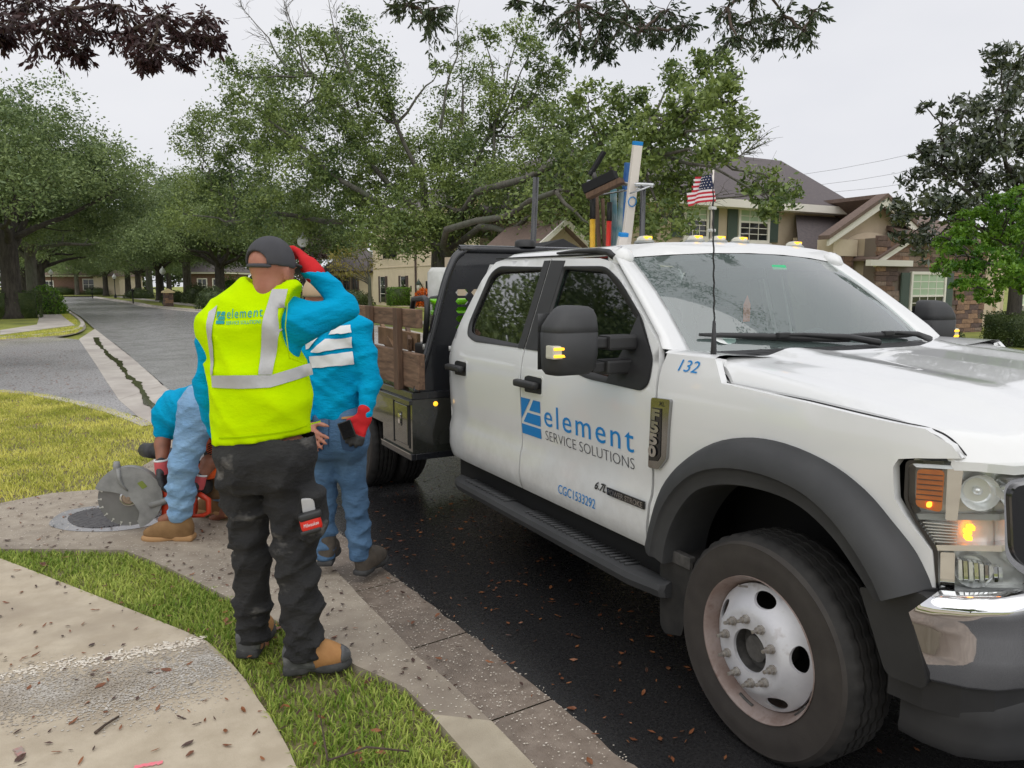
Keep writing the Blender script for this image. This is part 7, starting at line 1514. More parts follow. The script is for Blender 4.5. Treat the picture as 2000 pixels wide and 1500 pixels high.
for q in (((602, 697), (686, 688), (689, 711), (602, 721)), ((605, 688), (634, 664), (684, 659), (686, 679), (606, 690)), ((640, 655), (648, 640), (681, 637), (683, 650)), ((594, 684), (594, 650), (630, 648), (600, 682))): drape('logo_mark', rz2(*q), A2, bs2, 'print_white', s2, .009, .018)
J2 = Field((-.34, -.32, .0), (.36, .34, 1.0), .0105); J2.cap(b(632, 822, .02), b(680, 822, .02), .105, .108, .06, (0, 1, 0), .95); J2.cap(hL, hR, .104, .108, .05); J2.ell(b(684, 868, -.05), (.10, .085, .10), .05); J2.ell(b(632, 868, -.05), (.09, .085, .10), .05); J2.chain([hL - UP * .04, knL, b(634, 1030, .05), anL], [.088, .066, .062, .062], .03); J2.chain([hR - UP * .04, knR, b(700, 1030, .03), anR], [.094, .070, .066, .066], .03)
J2.warp(folds(.013, 52, 9, 6, .05, .9)); J2.warp(folds(.014, 74, 9, 8, .05, .50)); J2.plane(np.array([0, 0, .085]), (0, 0, -1)); j2 = A2.out('jeans', J2, 'denim_blue'); bj = bvh_of(j2)
drape('back_pocket', rz2((664, 846), (700, 838), (704, 868), (690, 880), (672, 876)), A2, bj, 'denim_seam', j2, .006, .03); drape('back_pocket', rz2((614, 848), (634, 846), (634, 876), (622, 880), (612, 874)), A2, bj, 'denim_seam', j2, .006, .03)
drape('seam', rz2((639.5, 822), (641, 822), (644, 872), (642.5, 872)), A2, bj, 'denim_seam', j2, .005, .02); drape('belt_patch', rz2((665, 817), (689, 815), (689, 819), (665, 821)), A2, bj, 'boot_tan', j2, .006, .02)
p_ = b(678, 838, -.165); ph = MB(); ph.box((-.04, -.006, -.05), (.035, .006, .045), frame(p_, (1, 0, .35), (0, 1, 0)), .005); o = ph.out('phone', 'plastic_gloss'); o.location = tuple(A2.O); o.rotation_euler = (0, 0, math.atan2(RIGHT.y, RIGHT.x)); tag(o, 'dark phone sticking out of the back pocket of the jeans', 'phone')
g2 = Field(wrR - .17, wrR + .17, .006); gv2 = b(692, 862, -.15) - wrR; gv2 /= np.linalg.norm(gv2); g2.cap(wrR + UP * .03, wrR - UP * .02, .036, .035, .02); hand(g2, wrR, gv2, (0, 1, 0), (-.9, .1, .1), .22, .0115, .185, .12); gg2 = A2.out('glove', g2, 'glove_red', b2); g22 = Field(wrR - .2, wrR + .17, .006); hand(g22, wrR, gv2, (0, 1, 0), (-.9, .1, .1), .22, .0128, .187, .12); g22.plane(wrR + gv2 * .105, -gv2); A2.out('finger_coating', g22, 'glove_black', gg2); bg = bvh_of(gg2)
drape('palm_coating', rz2((664, 846), (682, 840), (690, 858), (694, 876), (672, 882), (664, 870)), A2, bg, 'glove_black', gg2, .003, .008) if False else None
kc = Field(hc2 - .2, hc2 + .24, .008); k2P = lambda x, y, z: hc2 + np.array([x, y, z]); kc.ell(k2P(0, -.01, .06), (.095, .115, .10), .02); kc.plane(k2P(0, 0, .04), (0, 0, -1)); kc.rbox(k2P(0, .13, .045), (.07, .07, .006), .005); A2.out('cap', kc, 'cap_tan', b2)
for hl_, dr_ in ((b(634, 1110, -.02), (-.05, 1, 0)), (b(702, 1108, -.02), (.35, 1, 0))):
    hl_ = np.array([hl_[0], hl_[1], max(.0, hl_[2] - .0)]); hl_[2] = .06 if hl_[0] < 0 else -.035
    hl_[2] = .055 if hl_[0] < 0.05 else .0
    f = Field(hl_ + np.array([-.15, -.15, -.05]), hl_ + np.array([.25, .42, .25]), .008); shoe(f, hl_, dr_, .28, .05, ankle=hl_ + np.array([0, .06, .14])); sh_ = A2.out('shoe', f, 'shoe_dark'); f = Field(hl_ + np.array([-.15, -.15, -.05]), hl_ + np.array([.25, .42, .1]), .007); sole(f, hl_, dr_, .30, .055, .036); A2.out('sole', f, 'sole_black', sh_)

# ---------- man bending over the saw
A3 = Person((.42, 5.05, .11), 'man in blue T-shirt and light jeans bent double over the orange cut-off saw')
c = A3.p
hp3 = c(392, 795, .0); shl3, shr3 = c(328, 812, .22), c(392, 846, .34); el3, wr3 = c(317, 868, .16), c(316, 912, .06); er3, wrr3 = c(408, 905, .12), c(388, 940, .06)
kn3, an3 = c(358, 905, -.10), c(352, 1002, -.06); kn4, an4 = c(438, 925, .42), c(442, 1000, .44)
B3 = Field((-.46, -.42, -.04), (.52, .95, 1.20), .0095); B3.cap(hp3, c(352, 812, .26), .10, .11, .05); B3.cap(shl3, shr3, .045, .045, .05); hd3 = c(368, 868, .46); B3.cap(c(362, 832, .34), hd3, .056, .052, .04); head(B3, hd3 - UP * .02, (-.15, .35, -.9), (0, 1, .3))
B3.chain([shl3, el3, wr3], [.042, .046, .032], .02); B3.chain([shr3, er3, wrr3], [.042, .046, .032], .02); hand(B3, wr3, (.05, 0, -1), (1, 0, 0), (0, -1, 0), .4); hand(B3, wrr3, (-.2, -.1, -1), (-1, 0, 0), (0, -1, 0), .4)
B3.chain([hp3, kn3, an3], [.08, .05, .04], .03); B3.chain([hp3 + np.array([.06, .1, 0]), kn4, an4], [.09, .058, .042], .03); B3.cap(an3, an3 + np.array([-.12, .02, -.05]), .034, .03); B3.cap(an4, an4 + np.array([-.1, .02, -.05]), .034, .03); b3 = A3.out('body', B3, 'skin_tan')
S3 = Field((-.46, -.3, .45), (.52, .85, 1.25), .0105); S3.cap(c(400, 792, .02), c(352, 806, .24), .148, .155, .05); S3.cap(shl3, shr3, .085, .085, .06); S3.cap(shl3, c(320, 843, .19), .080, .066, .03); S3.cap(shr3, c(402, 868, .26), .080, .07, .03); S3.warp(folds(.015, 40, 10, 23)); 
n_ = np.array(c(320, 843, .19) - shl3); n_ /= np.linalg.norm(n_); S3.D[:] = S3.D
s3 = A3.out('shirt', S3, 'shirt_blue')
J3 = Field((-.36, -.36, .0), (.56, .72, 1.16), .0105); J3.cap(c(396, 795, -.03), c(408, 800, .10), .142, .142, .05); J3.chain([c(386, 815, -.05), kn3, c(354, 955, -.08), an3], [.118, .082, .076, .076], .04); J3.chain([c(424, 815, .24), kn4, c(440, 970, .43), an4], [.110, .085, .075, .07], .04); J3.warp(folds(.014, 54, 9, 26, .08, 1.1)); J3.warp(folds(.015, 74, 8, 27, .08, .45)); J3.plane(np.array([0, 0, .12]), (0, 0, -1)); J3.plane(c(372, 760, 0), (-.85, .2, .5)); j3 = A3.out('jeans', J3, 'denim_light')
Cf = Field(c(428, 930, .36) - .3, c(428, 930, .36) + .3, .01); Cf.cap(c(428, 905, .34), c(430, 955, .36), .105, .115, .02); Cf.warp(folds(.008, 18, 12, 2)); Cf.plane(c(424, 968, .36), (0, 0, -1)); A3.out('leather_chap', Cf, 'chap_brown', j3)
for w_, d_ in ((wr3, (.05, 0, -1)), (wrr3, (-.25, -.1, -1))):
    f = Field(w_ - .2, w_ + .16, .0065); d_ = np.array(d_) / np.linalg.norm(d_); f.cap(w_ - d_ * .02, w_ + d_ * .03, .036, .038, .02); hand(f, w_, d_, (1 if w_ is wr3 else -1, 0, 0), (0, -1, 0), .45, .0125, .19); g_ = A3.out('glove', f, 'glove_black', b3)
    cm = lookm(tuple(w_), tuple(-d_)); MB().lathe([(.040, -.045), (.043, -.02), (.042, .02), (.040, .045), (.037, .046)], 16, cm).out('cuff', 'glove_faded', g_, True); MB().lathe([(.0415, .038), (.044, .043), (.0415, .050), (.036, .048)], 16, cm).out('cuff_band', 'print_white', g_, True)
for hl_, dr_ in ((c(378, 1040, -.06), (-1, -.05, 0)), (c(452, 1020, .44), (-.9, .3, 0))):
    hl_ = np.array([hl_[0], hl_[1], .0]); f = Field(hl_ + np.array([-.42, -.2, -.04]), hl_ + np.array([.15, .25, .28]), .008); shoe(f, hl_, dr_, .30, .052, ankle=hl_ + np.array([-.065, 0, .17])); bo3 = A3.out('boot', f, 'boot_suede'); f = Field(hl_ + np.array([-.42, -.2, -.04]), hl_ + np.array([.15, .25, .1]), .007); sole(f, hl_, dr_, .32, .057, .04); A3.out('sole', f, 'boot_sole', bo3)

# ---------------------------------------------------------------- cut-off saw
saw = empty('cutoff_saw', tuple(A3.O), math.atan2(RIGHT.y, RIGHT.x), 'orange and grey cut-off saw with large diamond blade resting on the ramp', 'saw')
bc = c(252, 972, .06); br = .178
bx_ = lookm(bc, (.25, -1, .04)); z0_ = bc[2]
def cyl(name, prof, m, par, n=40, off=0, ang=30): return MB().lathe(prof, n, bx_ @ Matrix.Translation((0, 0, off))).out(name, m, par, angle=ang)
bd_ = cyl('blade', [(0, .002), (br, .002), (br, -.002), (0, -.002)], 'blade_steel', saw, 72)
for k in range(20):
    a_2 = 2 * pi * k / 20; q = MB(); q.box((br - .018, -.0025, -.0026), (br + .003, .0025, .0032), bx_ @ Matrix.Rotation(a_2, 4, 'Z')); q.box((br - .022, -.006, -.0026), (br - .014, .006, .0034), bx_ @ Matrix.Rotation(a_2, 4, 'Z')); q.out('segment_slot', 'segment_bright', bd_)
fl_ = cyl('flange', [(.052, .002), (.052, .012), (.045, .016), (.040, .016), (.038, .012), (0, .012)], 'chrome_worn', bd_); cyl('flange_face', [(.038, .0125), (.034, .020), (.012, .022), (.010, .028), (0, .028)], 'flange_rust', fl_)
gs = [(math.cos(t), math.sin(t)) for t in np.linspace(R(-72), R(158), 30)]
poly_o = [(x * (br + .022), y * (br + .022)) for x, y in gs]; inn_ = [(-.165, .060), (-.10, .048), (-.035, .030), (.03, -.03), (.062, -.09), (.050, -.15)]
g = MB(); g.prism(poly_o + inn_, lambda x, y, d: bx_ @ Vector((x, y, d)), .024, .020); gd = g.out('blade_guard', 'saw_grey', saw, angle=40)
g = MB(); g.grid([[bx_ @ Vector((x * s_, y * s_, d)) for x, y, s_, d in ((x, y, br + .010, .0245), (x, y, br + .022, .018), (x, y, br + .024, -.03), (x, y, br + .016, -.045))] for x, y in gs]); g.out('guard_rim', 'saw_grey', gd, angle=40); g = MB(); g.prism(poly_o, lambda x, y, d: bx_ @ Vector((x, y, d)), -.045, -.041) ; g.out('guard_back', 'saw_grey', gd)
MB().tube([bx_ @ Vector(p) for p in ((-.055, br - .01, .0), (-.062, br + .03, .005), (-.06, br + .055, .005))], [.026, .022, .018], 10).out('guard_lever', 'saw_grey', gd, True)
MB().tube([bx_ @ Vector(p) for p in ((-.05, br + .015, .024), (-.045, .13, .032), (-.03, .085, .028), (.0, .05, .026))], [.014, .012, .010, .004], 8).out('guard_ridge', 'saw_grey', gd, True)
q = MB(); q.prism(rnd([(.055, .095), (.085, .11), (.115, .07), (.085, .055)], .004), lambda x, y, d: bx_ @ Vector((x, y, d)), .023, .026); q.out('guard_label', 'print_grey', gd)
sp_ = lambda px, py, f: Vector(c(px, py, f))
q = MB(); q.tube([sp_(295, 985, .10), sp_(330, 975, .12), sp_(352, 960, .14)], [.05, .045, .05], 10, flat=.6); q.out('cutting_arm', 'saw_grey', saw, True)
q = MB(); q.box((-.06, -.12, -.14), (.10, .12, .12), frame(sp_(345, 972, .22), (1, 0, 0), (0, 1, 0)), .04); q.out('crankcase', 'saw_red', saw, True)
q = MB(); q.box((-.10, -.13, -.15), (.11, .14, .15), frame(sp_(399, 888, .26), (1, 0, .1), (0, 1, 0)), .05); eng = q.out('engine_cover', 'saw_orange', saw, True)
mmq = lookm(sp_(388, 888, .128), (.1, -1, .1)); MB().lathe([(.055, -.02), (.055, .012), (.042, .018), (0, .018)], 24, mmq).out('starter_ring', 'plastic_black', eng, angle=40); MB().lathe([(.038, .0185), (.036, .021), (0, .021)], 24, mmq).out('starter_badge', 'print_white', eng, angle=40)
letters('lettering', 'STIHL', .018, lambda x, y: mmq @ Vector((-.022 + x, -.004 + y, .0225)), 'decal_dark', eng, .044)
for k in range(7): MB().box((-.024, -.004, -.003), (.024, .004, .003), frame(sp_(412, 866 + k * 4.2, .128), (1, 0, .5), (0, 1, 0))).out('vent_slot', 'truck_gap', eng)
q = MB(); q.box((-.13, -.01, -.022), (.13, .06, .026), frame(sp_(378, 917, .16), (1, .05, 0), (0, 1, 0)), .008); pb = q.out('name_panel', 'white_plastic', saw, True); letters('lettering', 'STIHL', .034, lambda x, y: frame(sp_(374, 920, .146), (1, .05, 0), (0, 0, 1)) @ Vector((x, y, .0)), 'decal_dark', pb, .09, shear=.25, bold=.001)
q = MB(); q.box((-.10, 0, -.06), (.10, .12, .05), frame(sp_(375, 950, .15), (1, 0, 0), (0, 1, 0)), .03); fb_ = q.out('filter_cover', 'plastic_black', saw, True)
q = MB(); q.box((-.02, -.002, -.025), (.02, .002, .025), frame(sp_(376, 948, .142), (1, 0, 0), (0, 1, 0))); tg = q.out('number_tag', 'print_white', fb_); letters('lettering', '13', .04, lambda x, y: frame(sp_(373, 951, .139), (1, 0, 0), (0, 0, 1)) @ Vector((x, y, .0)), 'decal_dark', tg, .024)
MB().tube([sp_(384, 962, .06), sp_(394, 968, .05), sp_(407, 976, .05), sp_(408, 1000, .05), sp_(398, 1006, .05), sp_(378, 1008, .05), sp_(377, 990, .05), sp_(382, 972, .05)], [.016, .018, .018, .016, .014, .014, .014, .014], 8).out('rear_handle', 'saw_red', saw, True)
MB().tube([sp_(316, 948, .06), sp_(318, 930, .12), sp_(335, 925, .24), sp_(352, 945, .30)], .014, 8).out('front_handle', 'plastic_black', saw, True)
MB().tube([sp_(284, 879, .6), sp_(304, 881, .45)], [.05, .055], 12).out('exhaust', 'plastic_flare', saw, True); MB().tube([sp_(304, 881, .45), sp_(360, 890, .38)], [.04, .04], 10).out('exhaust_pipe', 'plastic_flare', saw, True)
yt = empty('yellow_case', tuple(A3.O), math.atan2(RIGHT.y, RIGHT.x), 'small yellow tool case on the ground behind the saw', 'case'); p = c(428, 977, .55); p[2] = .0
MB().box((p[0] - .10, p[1] - .07, 0), (p[0] + .10, p[1] + .07, .05), None, .012).out('base', 'neon_yellow', yt); MB().box((p[0] - .085, p[1] - .06, .05), (p[0] + .03, p[1] + .05, .075), None, .01).out('lid', 'neon_yellow', yt); MB().tube([(p[0] - .06, p[1] - .06, .08), (p[0] + .01, p[1] - .06, .085)], .01, 6).out('handle', 'yellow_paint', yt)
bk = empty('plastic_bucket', (1.72, 7.6, .015), 0, 'white bucket with grey ribbed foot seen between the legs of the man in jeans', 'bucket'); MB().lathe([(.13, .14), (.145, .34), (.155, .36), (.14, .36), (.125, .15)], 24).out('pail', 'white_plastic', bk, True); MB().lathe([(.135, 0), (.15, .02), (.135, .04), (.15, .06), (.135, .08), (.145, .10), (.13, .14)], 24).out('foot_ring', 'housing_grey', bk, True)
# ---------------------------------------------------------------- load on the bed, tools, flag
def top(name, label, cat, loc=(TX, TY, 0), group=None): return empty(name, loc, 0, label, cat, group)
sr = top('stake_side', 'brown timber stake side standing on the near edge of the bed', 'stake side')
for z0, z1, s0, s1 in ((1.385, 1.51, 2.925, 5.2), (.975, 1.215, 2.90, 5.2)):
    q = MB(); q.box((-1.165, s0, z0), (-1.115, s1, z1), None, .006); q.out('plank', 'wood_stake', sr)
for s in (3.22, 3.83, 4.55): q = MB(); q.box((-1.205, s - .045, .945), (-1.166, s + .045, 1.515), None, .005); q.out('post', 'wood_dark', sr)
sr2 = top('stake_side', 'timber stake side on the far edge of the bed behind the load', 'stake side')
for z0, z1 in ((1.385, 1.51), (.975, 1.215)): q = MB(); q.box((1.115, 2.92, z0), (1.165, 5.2, z1), None, .006); q.out('plank', 'wood_stake', sr2)
for s in (3.22, 3.83, 4.55): q = MB(); q.box((1.166, s - .045, .945), (1.205, s + .045, 1.515), None, .005); q.out('post', 'wood_dark', sr2)
def pail(name, label, u, s, z, r0, r1, h, m, cat='bucket'):
    o = top(name, label, cat, (TX + u, TY + s, z)); MB().lathe([(0, 0), (r0, 0), (r1, h), (r1 + .012, h), (r1 + .012, h - .035), (r1 - .002, h - .04)], 28).out('pail', m, o, True); MB().lathe([(r1 - .004, h), (r1 - .012, h - .01), (r0 - .01, .01), (0, .01)], 28).out('inside', m, o, True); MB().tube([(r1 * math.cos(t), -r1 * .2 * 0 + (r1 + .01) * math.sin(t) * 0 - r1, h - .03 + r1 * math.sin(t)) for t in []] or [(r1, 0, h - .02), (r1 + .02, 0, h - .1), (r1 + .02, 0, h - .16)], .004, 5).out('bail', 'aluminium', o); return o
bk1 = pail('plastic_bucket', 'white pail standing on the bed beside the headboard', -.86, 3.14, .956, .135, .15, .30, 'white_plastic'); 
for k in range(3): MB().lathe([(.1475 + k * .001, .235 + k * .022), (.153, .238 + k * .022), (.1475 + k * .001, .241 + k * .022)], 28).out('rib', 'white_plastic', bk1, True)
lb = pail('lime_bucket', 'bright lime green bucket with black print inside the stakes', -.70, 3.32, 1.25, .145, .17, .24, 'lime_plastic')
for k, t0 in enumerate((3.75, 4.25)):
    V = []; n = 6
    for i in range(n + 1):
        for z in (.02, .10): t = t0 + i / n * .36 + (z - .02) * 1.4; r = .1475 + .025 * z / .24 + .0015; V.append((r * math.cos(t), r * math.sin(t), z))
    MB().add(V, [(2 * i, 2 * i + 2, 2 * i + 3, 2 * i + 1) for i in range(n)]).out('print_block', 'decal_dark', lb)
lb2 = pail('lime_bucket', 'second lime green bucket nested on top of the first', -.70, 3.32, 1.33, .15, .175, .24, 'lime_plastic')
MB().box((-.95, 3.18, .956), (-.45, 3.52, 1.248), None, .02).out('x', 'plastic_black') and None
o = bpy.data.objects['x']; o.name = 'black_crate'; o.location = (TX, TY, 0); tag(o, 'black crate on the bed under the lime buckets', 'crate')
mw = top('mower', 'dark machine with curved black handle bars on the bed', 'machine'); MB().box((-.6, 3.55, .956), (.2, 4.2, 1.22), None, .05).out('deck', 'plastic_black', mw); MB().box((-.45, 3.6, 1.22), (.0, 4.0, 1.42), None, .06).out('engine', 'hub_dark', mw, True)
for du in (0, .14): MB().tube([(-.95 + du, 3.3, 1.25), (-.95 + du, 3.25, 1.50), (-.93 + du, 3.3, 1.56), (-.85 + du, 3.55, 1.575), (-.78 + du, 3.95, 1.56), (-.75 + du, 4.1, 1.4)], .022, 8).out('handle_bar', 'plastic_black', mw, True)
for i, (p, q, w_, lb_) in enumerate((((-.95, 3.6, 1.22), (-.75, 4.2, 1.38), .05, 'rough board leaning inside the stakes'), ((-1.02, 3.5, 1.0), (-.9, 4.4, 1.30), .06, 'weathered board lying on the timber scraps'), ((-.9, 3.55, 1.24), (-.95, 4.3, 1.26), .07, 'pale off-cut board on top of the scraps'))):
    p, q = Vector(p), Vector(q); b_ = MB(); b_.box((0, -w_, -.015), ((q - p).length, w_, .015), frame(p, q - p, (0, 0, 1)), .003); o = b_.out('scrap_board', 'wood_pale' if i else 'wood_stake'); o.location = (TX, TY, 0); tag(o, lb_, 'board', 'scrap boards on the bed')
cn = top('water_jug', 'pale plastic drum behind the headboard', 'drum', (TX - .86, TY + 3.35, 1.25)); MB().lathe([(0, 0), (.11, 0), (.12, .03), (.12, .34), (.09, .38), (0, .38)], 16).out('body', 'white_plastic', cn, True); cn.location = (TX - .55, TY + 3.9, 1.43); 
# tool rack and long-handled tools standing behind the cab
def TP(px, py, u): d = RIGHT * (px - 1000) + DOWN * (py - 750) + FWD * 1500; t = (TX + u) / d.x; p = Vector((0, 0, CAM_H)) + d * t; return Vector((p.x - TX, p.y - TY, p.z))
rk = top('tool_rack', 'thin steel tool rack standing behind the cab', 'rack'); U = .18
for (x0, y0), (x1, y1) in (((1148, 355), (1276, 362)), ((1150, 384), (1262, 366))): MB().tube([TP(x0, y0, U - .04), TP(x1, y1, U + .06)], .014 if y0 < 360 else .006, 6).out('rail', 'aluminium', rk, True)
MB().tube([TP(1276, 362, U + .06), TP(1230, 378, U - .06)], .006, 5).out('rail', 'aluminium', rk, True); MB().tube([TP(1256, 350, U + .05) - Vector((0, 0, 2.4)) + Vector((0, 0, 1.0)), TP(1256, 362, U + .05)], .02, 6).out('upright', 'steel_black', rk, True)
def pole(name, a, b, u, r, parts, label, cat):
    """parts: (from fraction, to fraction, material)"""
    o = top(name, label, cat); p, q = TP(*a, u), TP(*b, u); d = p - q; q2 = p - d * ((p.z - .96) / d.z); 
    for f0, f1, m, rr in parts: MB().tube([q2.lerp(p, f0), q2.lerp(p, f1)], rr or r, 8).out('handle' if f0 == 0 else 'sleeve', m, o, True)
    return o, p
o, p = pole('push_broom', (1158, 360), (1157, 480), .10, .019, ((0, .83, 'yellow_paint', .02), (.83, 1, 'plastic_black', .021)), 'push broom with yellow handle and black bristle head', 'broom')
A_, B_ = TP(1148, 384, .02), TP(1216, 352, .16); x = (B_ - A_).normalized(); fm = frame(A_, x, (0, 0, 1)); L = (B_ - A_).length; MB().box((0, -.02, -.04), (L, .018, .04), fm, .004).out('broom_block', 'wood_dark', o); MB().box((-.005, .02, -.045), (L - .03, .085, .045), fm, .006).out('bristles', 'brush_black', o)
o, p = pole('squeegee', (1163, 352), (1170, 480), .22, .016, ((0, 1, 'wood_dark', .016),), 'brown handled scraper with dark blade tilted upwards', 'scraper')
A_, B_ = TP(1152, 342, .2), TP(1180, 296, .28); fm = frame(A_, B_ - A_, (0, -1, .2)); MB().box((0, -.03, -.012), ((B_ - A_).length, .03, .012), fm, .006).out('blade', 'brush_black', o); MB().tube([TP(1163, 352, .22), A_.lerp(B_, .2)], .02, 6).out('socket', 'hub_dark', o, True)
pole('shovel_handle', (1177, 388), (1180, 480), .26, .014, ((0, 1, 'wood_dark', .014),), 'plain brown shovel handle between broom and red pole', 'shovel')
pole('red_pole', (1191, 395), (1188, 480), .20, .017, ((0, .90, 'red_plastic', .018), (.90, 1, 'plastic_black', .019)), 'bright red fibreglass tool pole with black end', 'pole')
pole('screed_pole', (1198, 370), (1200, 480), .26, .024, ((0, 1, 'teal_worn', .024),), 'worn teal tube left of the blue one', 'pole'); pole('screed_pole', (1215, 370), (1208, 480), .24, .022, ((0, 1, 'teal_worn', .022),), 'worn teal tube beside the blue bar', 'pole')
def bar(name, a, b, u, w_, t_, m, label, cat, endm='decal_blue'):
    o = top(name, label, cat); p, q = TP(*a, u), TP(*b, u); d = p - q; q2 = p - d * ((p.z - .96) / d.z); fm = frame(q2, p - q2, (1, 0, 0)); Ln = (p - q2).length; MB().box((0, -w_, -t_), (Ln, w_, t_), fm, .004).out('beam', m, o)
    if endm:
        MB().box((Ln, -w_ * 1.02, -t_ * 1.05), (Ln + .025, w_ * 1.02, t_ * 1.05), fm, .003).out('end_cap', endm, o)
        for f in (.5, .78): MB().lathe([(.028, -t_ - .004), (.034, -t_ - .006), (.034, t_ + .006), (.028, t_ + .004)], 16, fm @ Matrix.Translation((Ln * f, 0, 0))).out('vial', endm, o, True)
bar('spirit_level', (1245, 284), (1222, 480), .20, .034, .014, 'level_white', 'long white spirit level with blue ends, tallest of the tools', 'level'); bar('blue_bar', (1228, 318), (1214, 480), .27, .026, .016, 'blue_steel', 'blue painted steel bar leaning left of the tall level', 'bar', None); bar('spirit_level', (1217, 462), (1213, 482), .08, .032, .014, 'level_white', 'short white spirit level with blue cap low before the others', 'level')
bp_ = pole('black_post', (1047, 346), (1041, 482), .1, .022, ((0, 1, 'steel_black', .024),), 'thin black steel post behind the cab roof', 'post')
tp_ = MB(); A_, B_, C_ = TP(1040, 488, -.2), TP(1100, 466, .3), TP(1140, 488, .5); tp_.add([A_, B_, C_, A_ + Vector((.02, .3, -.03)), B_ + Vector((.0, .5, -.02)), C_ + Vector((0, .4, 0))], [(0, 1, 4, 3), (1, 2, 5, 4), (0, 2, 1)]); o = tp_.out('black_tarp', 'brush_black'); o.location = (TX, TY, 0); tag(o, 'black tarp edge peaking above the cab roof', 'tarp')
# flag on the antenna
fo = top('flag', 'small weathered stars and stripes flag on the truck antenna', 'flag', (TX - .9, TY + .455, 0))
fl, z1, z0 = .105, 2.092, 1.992; nst = 7
def fpt(t, z, k=0): 
    x = t * fl; return Vector((-RIGHT.x * x + .010 * math.sin(t * 7 + z * 20), -RIGHT.y * x + .012 * math.sin(t * 6 + z * 12), z - .012 * t - .03 * t * t * (z1 - z) / .1 * .3))
for k in range(nst * 1 + 6):
    za = z1 - (z1 - z0) * k / 13; zb = z1 - (z1 - z0) * (k + 1) / 13; t0_ = .44 if k < 7 else 0; t1_ = .74 + .02 * k + .03 * math.sin(k * 2.1) if k < 7 else 1 - .03 * abs(math.sin(k * 1.9)); rows = [[fpt(t, za), fpt(t, zb)] for t in np.linspace(t0_, t1_, 9)]; MB().grid(rows).out('stripe', 'flag_red' if k % 2 == 0 else 'flag_white', fo, True)
zc = z1 - (z1 - z0) * 7 / 13; MB().grid([[fpt(t, z) for z in np.linspace(z1, zc, 5)] for t in np.linspace(0, .44, 7)]).out('canton', 'flag_blue', fo, True)
ms = MB()
for i in range(5):
    for j in range(6):
        t = .04 + j * .073 + (.03 if i % 2 else 0); z = z1 - .006 - i * .0105
        if t < .43:
            c0 = fpt(t, z) + Vector((-FWD.x, -FWD.y, 0)) * .002; ms.add([c0 + Vector((RIGHT.x * math.cos(a_) * r, RIGHT.y * math.cos(a_) * r, math.sin(a_) * r)) for a_, r in [(pi / 2 + q * pi / 5, .0028 if q % 2 == 0 else .0013) for q in range(10)]], [tuple(range(10))])
o = ms.out('stars', 'flag_white', fo); o['kind'] = 'stuff'
MB().tube([(0, 0, 1.85), (0, 0, 2.11)], .0045, 6).out('staff', 'level_white', fo, True)
for z in (1.875, 1.96): MB().box((-.012, -.012, z), (.014, .008, z + .012), None, .003).out('clip', 'white_plastic', fo)
# ---------------------------------------------------------------- fallen leaves and twigs
lm = {}
for k in range(4):
    for mi, mt in enumerate(('leaf_brown', 'leaf_dark')):
        q = random.Random(k * 3 + mi); L = 1; wd = (.13, .17, .10, .24)[k]; V = []; P = [(-.5, 0), (-.3, .6), (0, 1), (.25, .85), (.5, 0)]
        top_ = [(x, y * wd, .05 * abs(x) + q.uniform(-.02, .05)) for x, y in P]; bot = [(x, -y * wd * .95, .06 * abs(x) + q.uniform(-.01, .08)) for x, y in P[1:-1]]; mid = [(x, 0, q.uniform(.0, .02)) for x, y in P[1:-1]]
        V = top_ + bot + mid; F = [(0, 8, 1), (1, 8, 9, 2), (2, 9, 10, 3), (3, 10, 4), (0, 5, 8), (5, 6, 9, 8), (6, 7, 10, 9), (7, 4, 10)]
        me = bpy.data.meshes.new('fallen_leaf'); me.from_pydata(V, [], F); me.materials.append(M_(mt)); lm[(k, mi)] = me
zones = [([tuple(p) for p in We[:15]] + gpts([(0, 1500), (580, 1500)], .11), lambda x, y: .116, 74, 'leaf lying on the pale walk', 'leaves on the walk'), (K[3:] + ramp + L1e[:8] + list(reversed(KB[3:16])), lambda x, y: ramp_z(x, y) + .006, 96, 'leaf lying on the kerb ramp', 'leaves on the kerb ramp'), ([tuple(k) for k in kk[1:16]] + list(reversed(A[1:9])), lambda x, y: .028, 26, 'leaf lying in the gutter', 'leaves in the gutter'), (A[1:9] + [(2.6, 6.5), (2.2, 1.0)], lambda x, y: .018, 74, 'leaf lying on the wet asphalt beside the truck', 'leaves on the wet asphalt'), (Gpoly[:9] + list(reversed(We[1:9])), lambda x, y: .135, 24, 'leaf caught in the grass strip', 'leaves in the grass')]
rl = random.Random(17)
for poly, zf, n, lb_, gp in zones:
    a = np.array(poly); i = 0; tries = 0
    while i < n and tries < 6000:
        tries += 1; x = rl.uniform(a[:, 0].min(), a[:, 0].max()); y = rl.uniform(max(1.2, a[:, 1].min()), min(9, a[:, 1].max()))
        if not inside(np.array([[x, y]]), poly)[0]: continue
        o = bpy.data.objects.new('fallen_leaf', lm[(rl.randrange(4), dk := (0 if rl.random() < .6 else 1))]); COL.objects.link(o); s = rl.uniform(.020, .050); o.scale = (s, s, s); o.location = (x, y, zf(x, y)); o.rotation_euler = (rl.uniform(-.25, .25), rl.uniform(-.2, .2), rl.uniform(0, 6.3)); tag(o, ('dark curled ' if dk else 'reddish brown ') + lb_, 'leaf', gp); i += 1
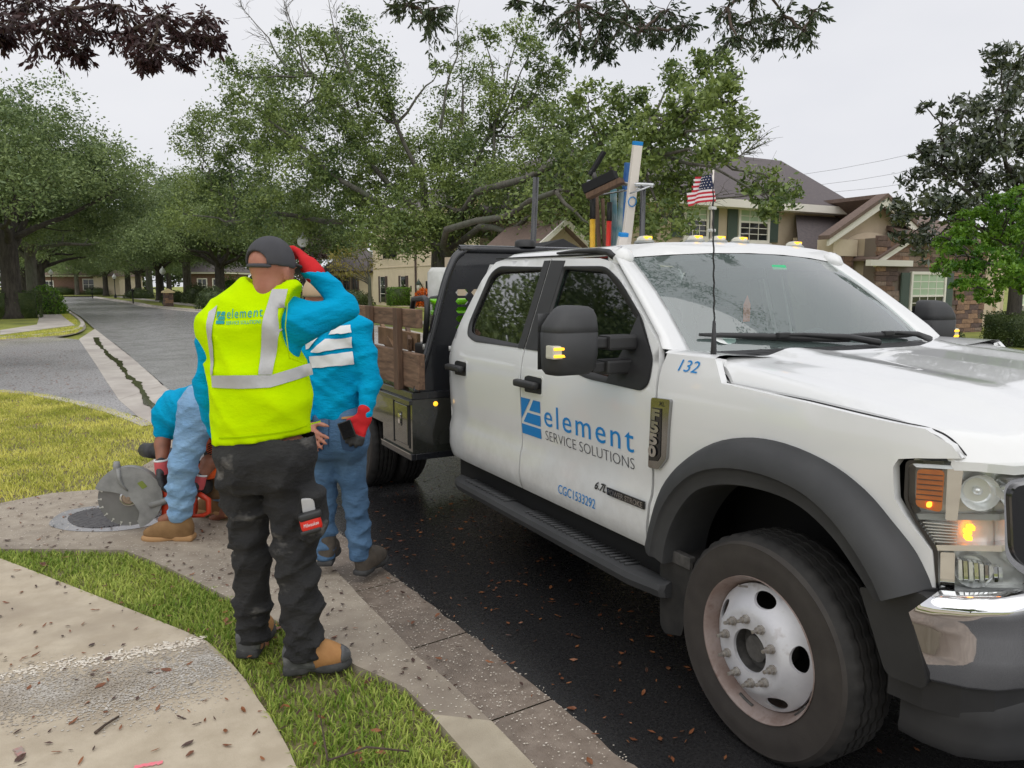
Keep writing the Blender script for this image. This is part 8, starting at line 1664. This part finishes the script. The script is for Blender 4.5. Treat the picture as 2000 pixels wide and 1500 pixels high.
def litter(name, poly, n, zf, m, seed, label, size=.03):
    r = np.random.default_rng(seed); a = np.array(poly); P = np.c_[r.uniform(a[:, 0].min(), a[:, 0].max(), n * 4), r.uniform(a[:, 1].min(), a[:, 1].max(), n * 4)]; P = P[inside(P, poly)][:n]; n = len(P); th = r.uniform(0, 2 * pi, n); s = size * r.uniform(.4, 1.2, n); d = np.c_[np.cos(th), np.sin(th)] * s[:, None]; e = np.c_[-d[:, 1], d[:, 0]] * r.uniform(.12, .3, n)[:, None]; z = np.array([zf(x, y) for x, y in P]); V = np.zeros((n, 4, 3))
    for k, q in enumerate((-d * .5, e, d * .5, -e)): V[:, k, :2] = P + q; V[:, k, 2] = z + r.uniform(0, .008, n)
    tag(meshobj(name, V.reshape(-1, 3), np.arange(4 * n).reshape(-1, 4), m, None, False), label, 'leaf litter', None, 'stuff')
litter('ramp_litter', K[3:] + ramp + L1e[:8] + list(reversed(KB[3:16])), 600, lambda x, y: ramp_z(x, y) + .004, 'leaf_dark', 1, 'small dark leaf scraps strewn over the kerb ramp'); litter('road_litter', A[1:12] + [(3.6, 12), (2.6, 1.5)], 900, lambda x, y: .017, 'leaf_brown', 2, 'small leaf scraps strewn over the wet asphalt', .034); litter('walk_litter', Wpoly, 420, lambda x, y: .114, 'leaf_dark', 3, 'small dark scraps on the walk'); litter('street_litter', gpts([(0, 690), (140, 682), (230, 780), (120, 772), (0, 764)], 0), 500, lambda x, y: .012, 'leaf_brown', 4, 'leaf scraps along the side street', .06); litter('grass_litter', G_in, 420, lambda x, y: .11, 'leaf_brown', 5, 'brown leaf bits among the grass strip', .05); litter('lawn_litter', L1poly, 500, lambda x, y: .12, 'leaf_brown', 6, 'brown leaf bits on the corner lawn', .05)
# soil line at the walk edge
tw_ = MB(); p, q = at(186, 1434, z=.113), at(232, 1402, z=.113); tw_.tube([(p.x, p.y, .118), (p.x * .6 + q.x * .4, p.y * .6 + q.y * .4, .122), (q.x, q.y, .119)], [.006, .005, .004], 6); tag(tw_.out('twig', 'twig_brown', None, True), 'short dark twig lying on the walk near the bottom', 'twig')
tw_ = MB(); p, q = at(640, 1480, z=.16), at(800, 1462, z=.16); tw_.tube([(p.x, p.y, .15), (p.x * .5 + q.x * .5, p.y * .5 + q.y * .5 + .02, .17), (q.x, q.y, .15)], [.004, .004, .003], 6); p2 = at(625, 1400, z=.15); tw_.tube([(p.x, p.y, .15), (p2.x, p2.y, .16)], [.004, .002], 5); tag(tw_.out('twig', 'twig_brown', None, True), 'forked thin twig lying in the grass strip', 'twig')
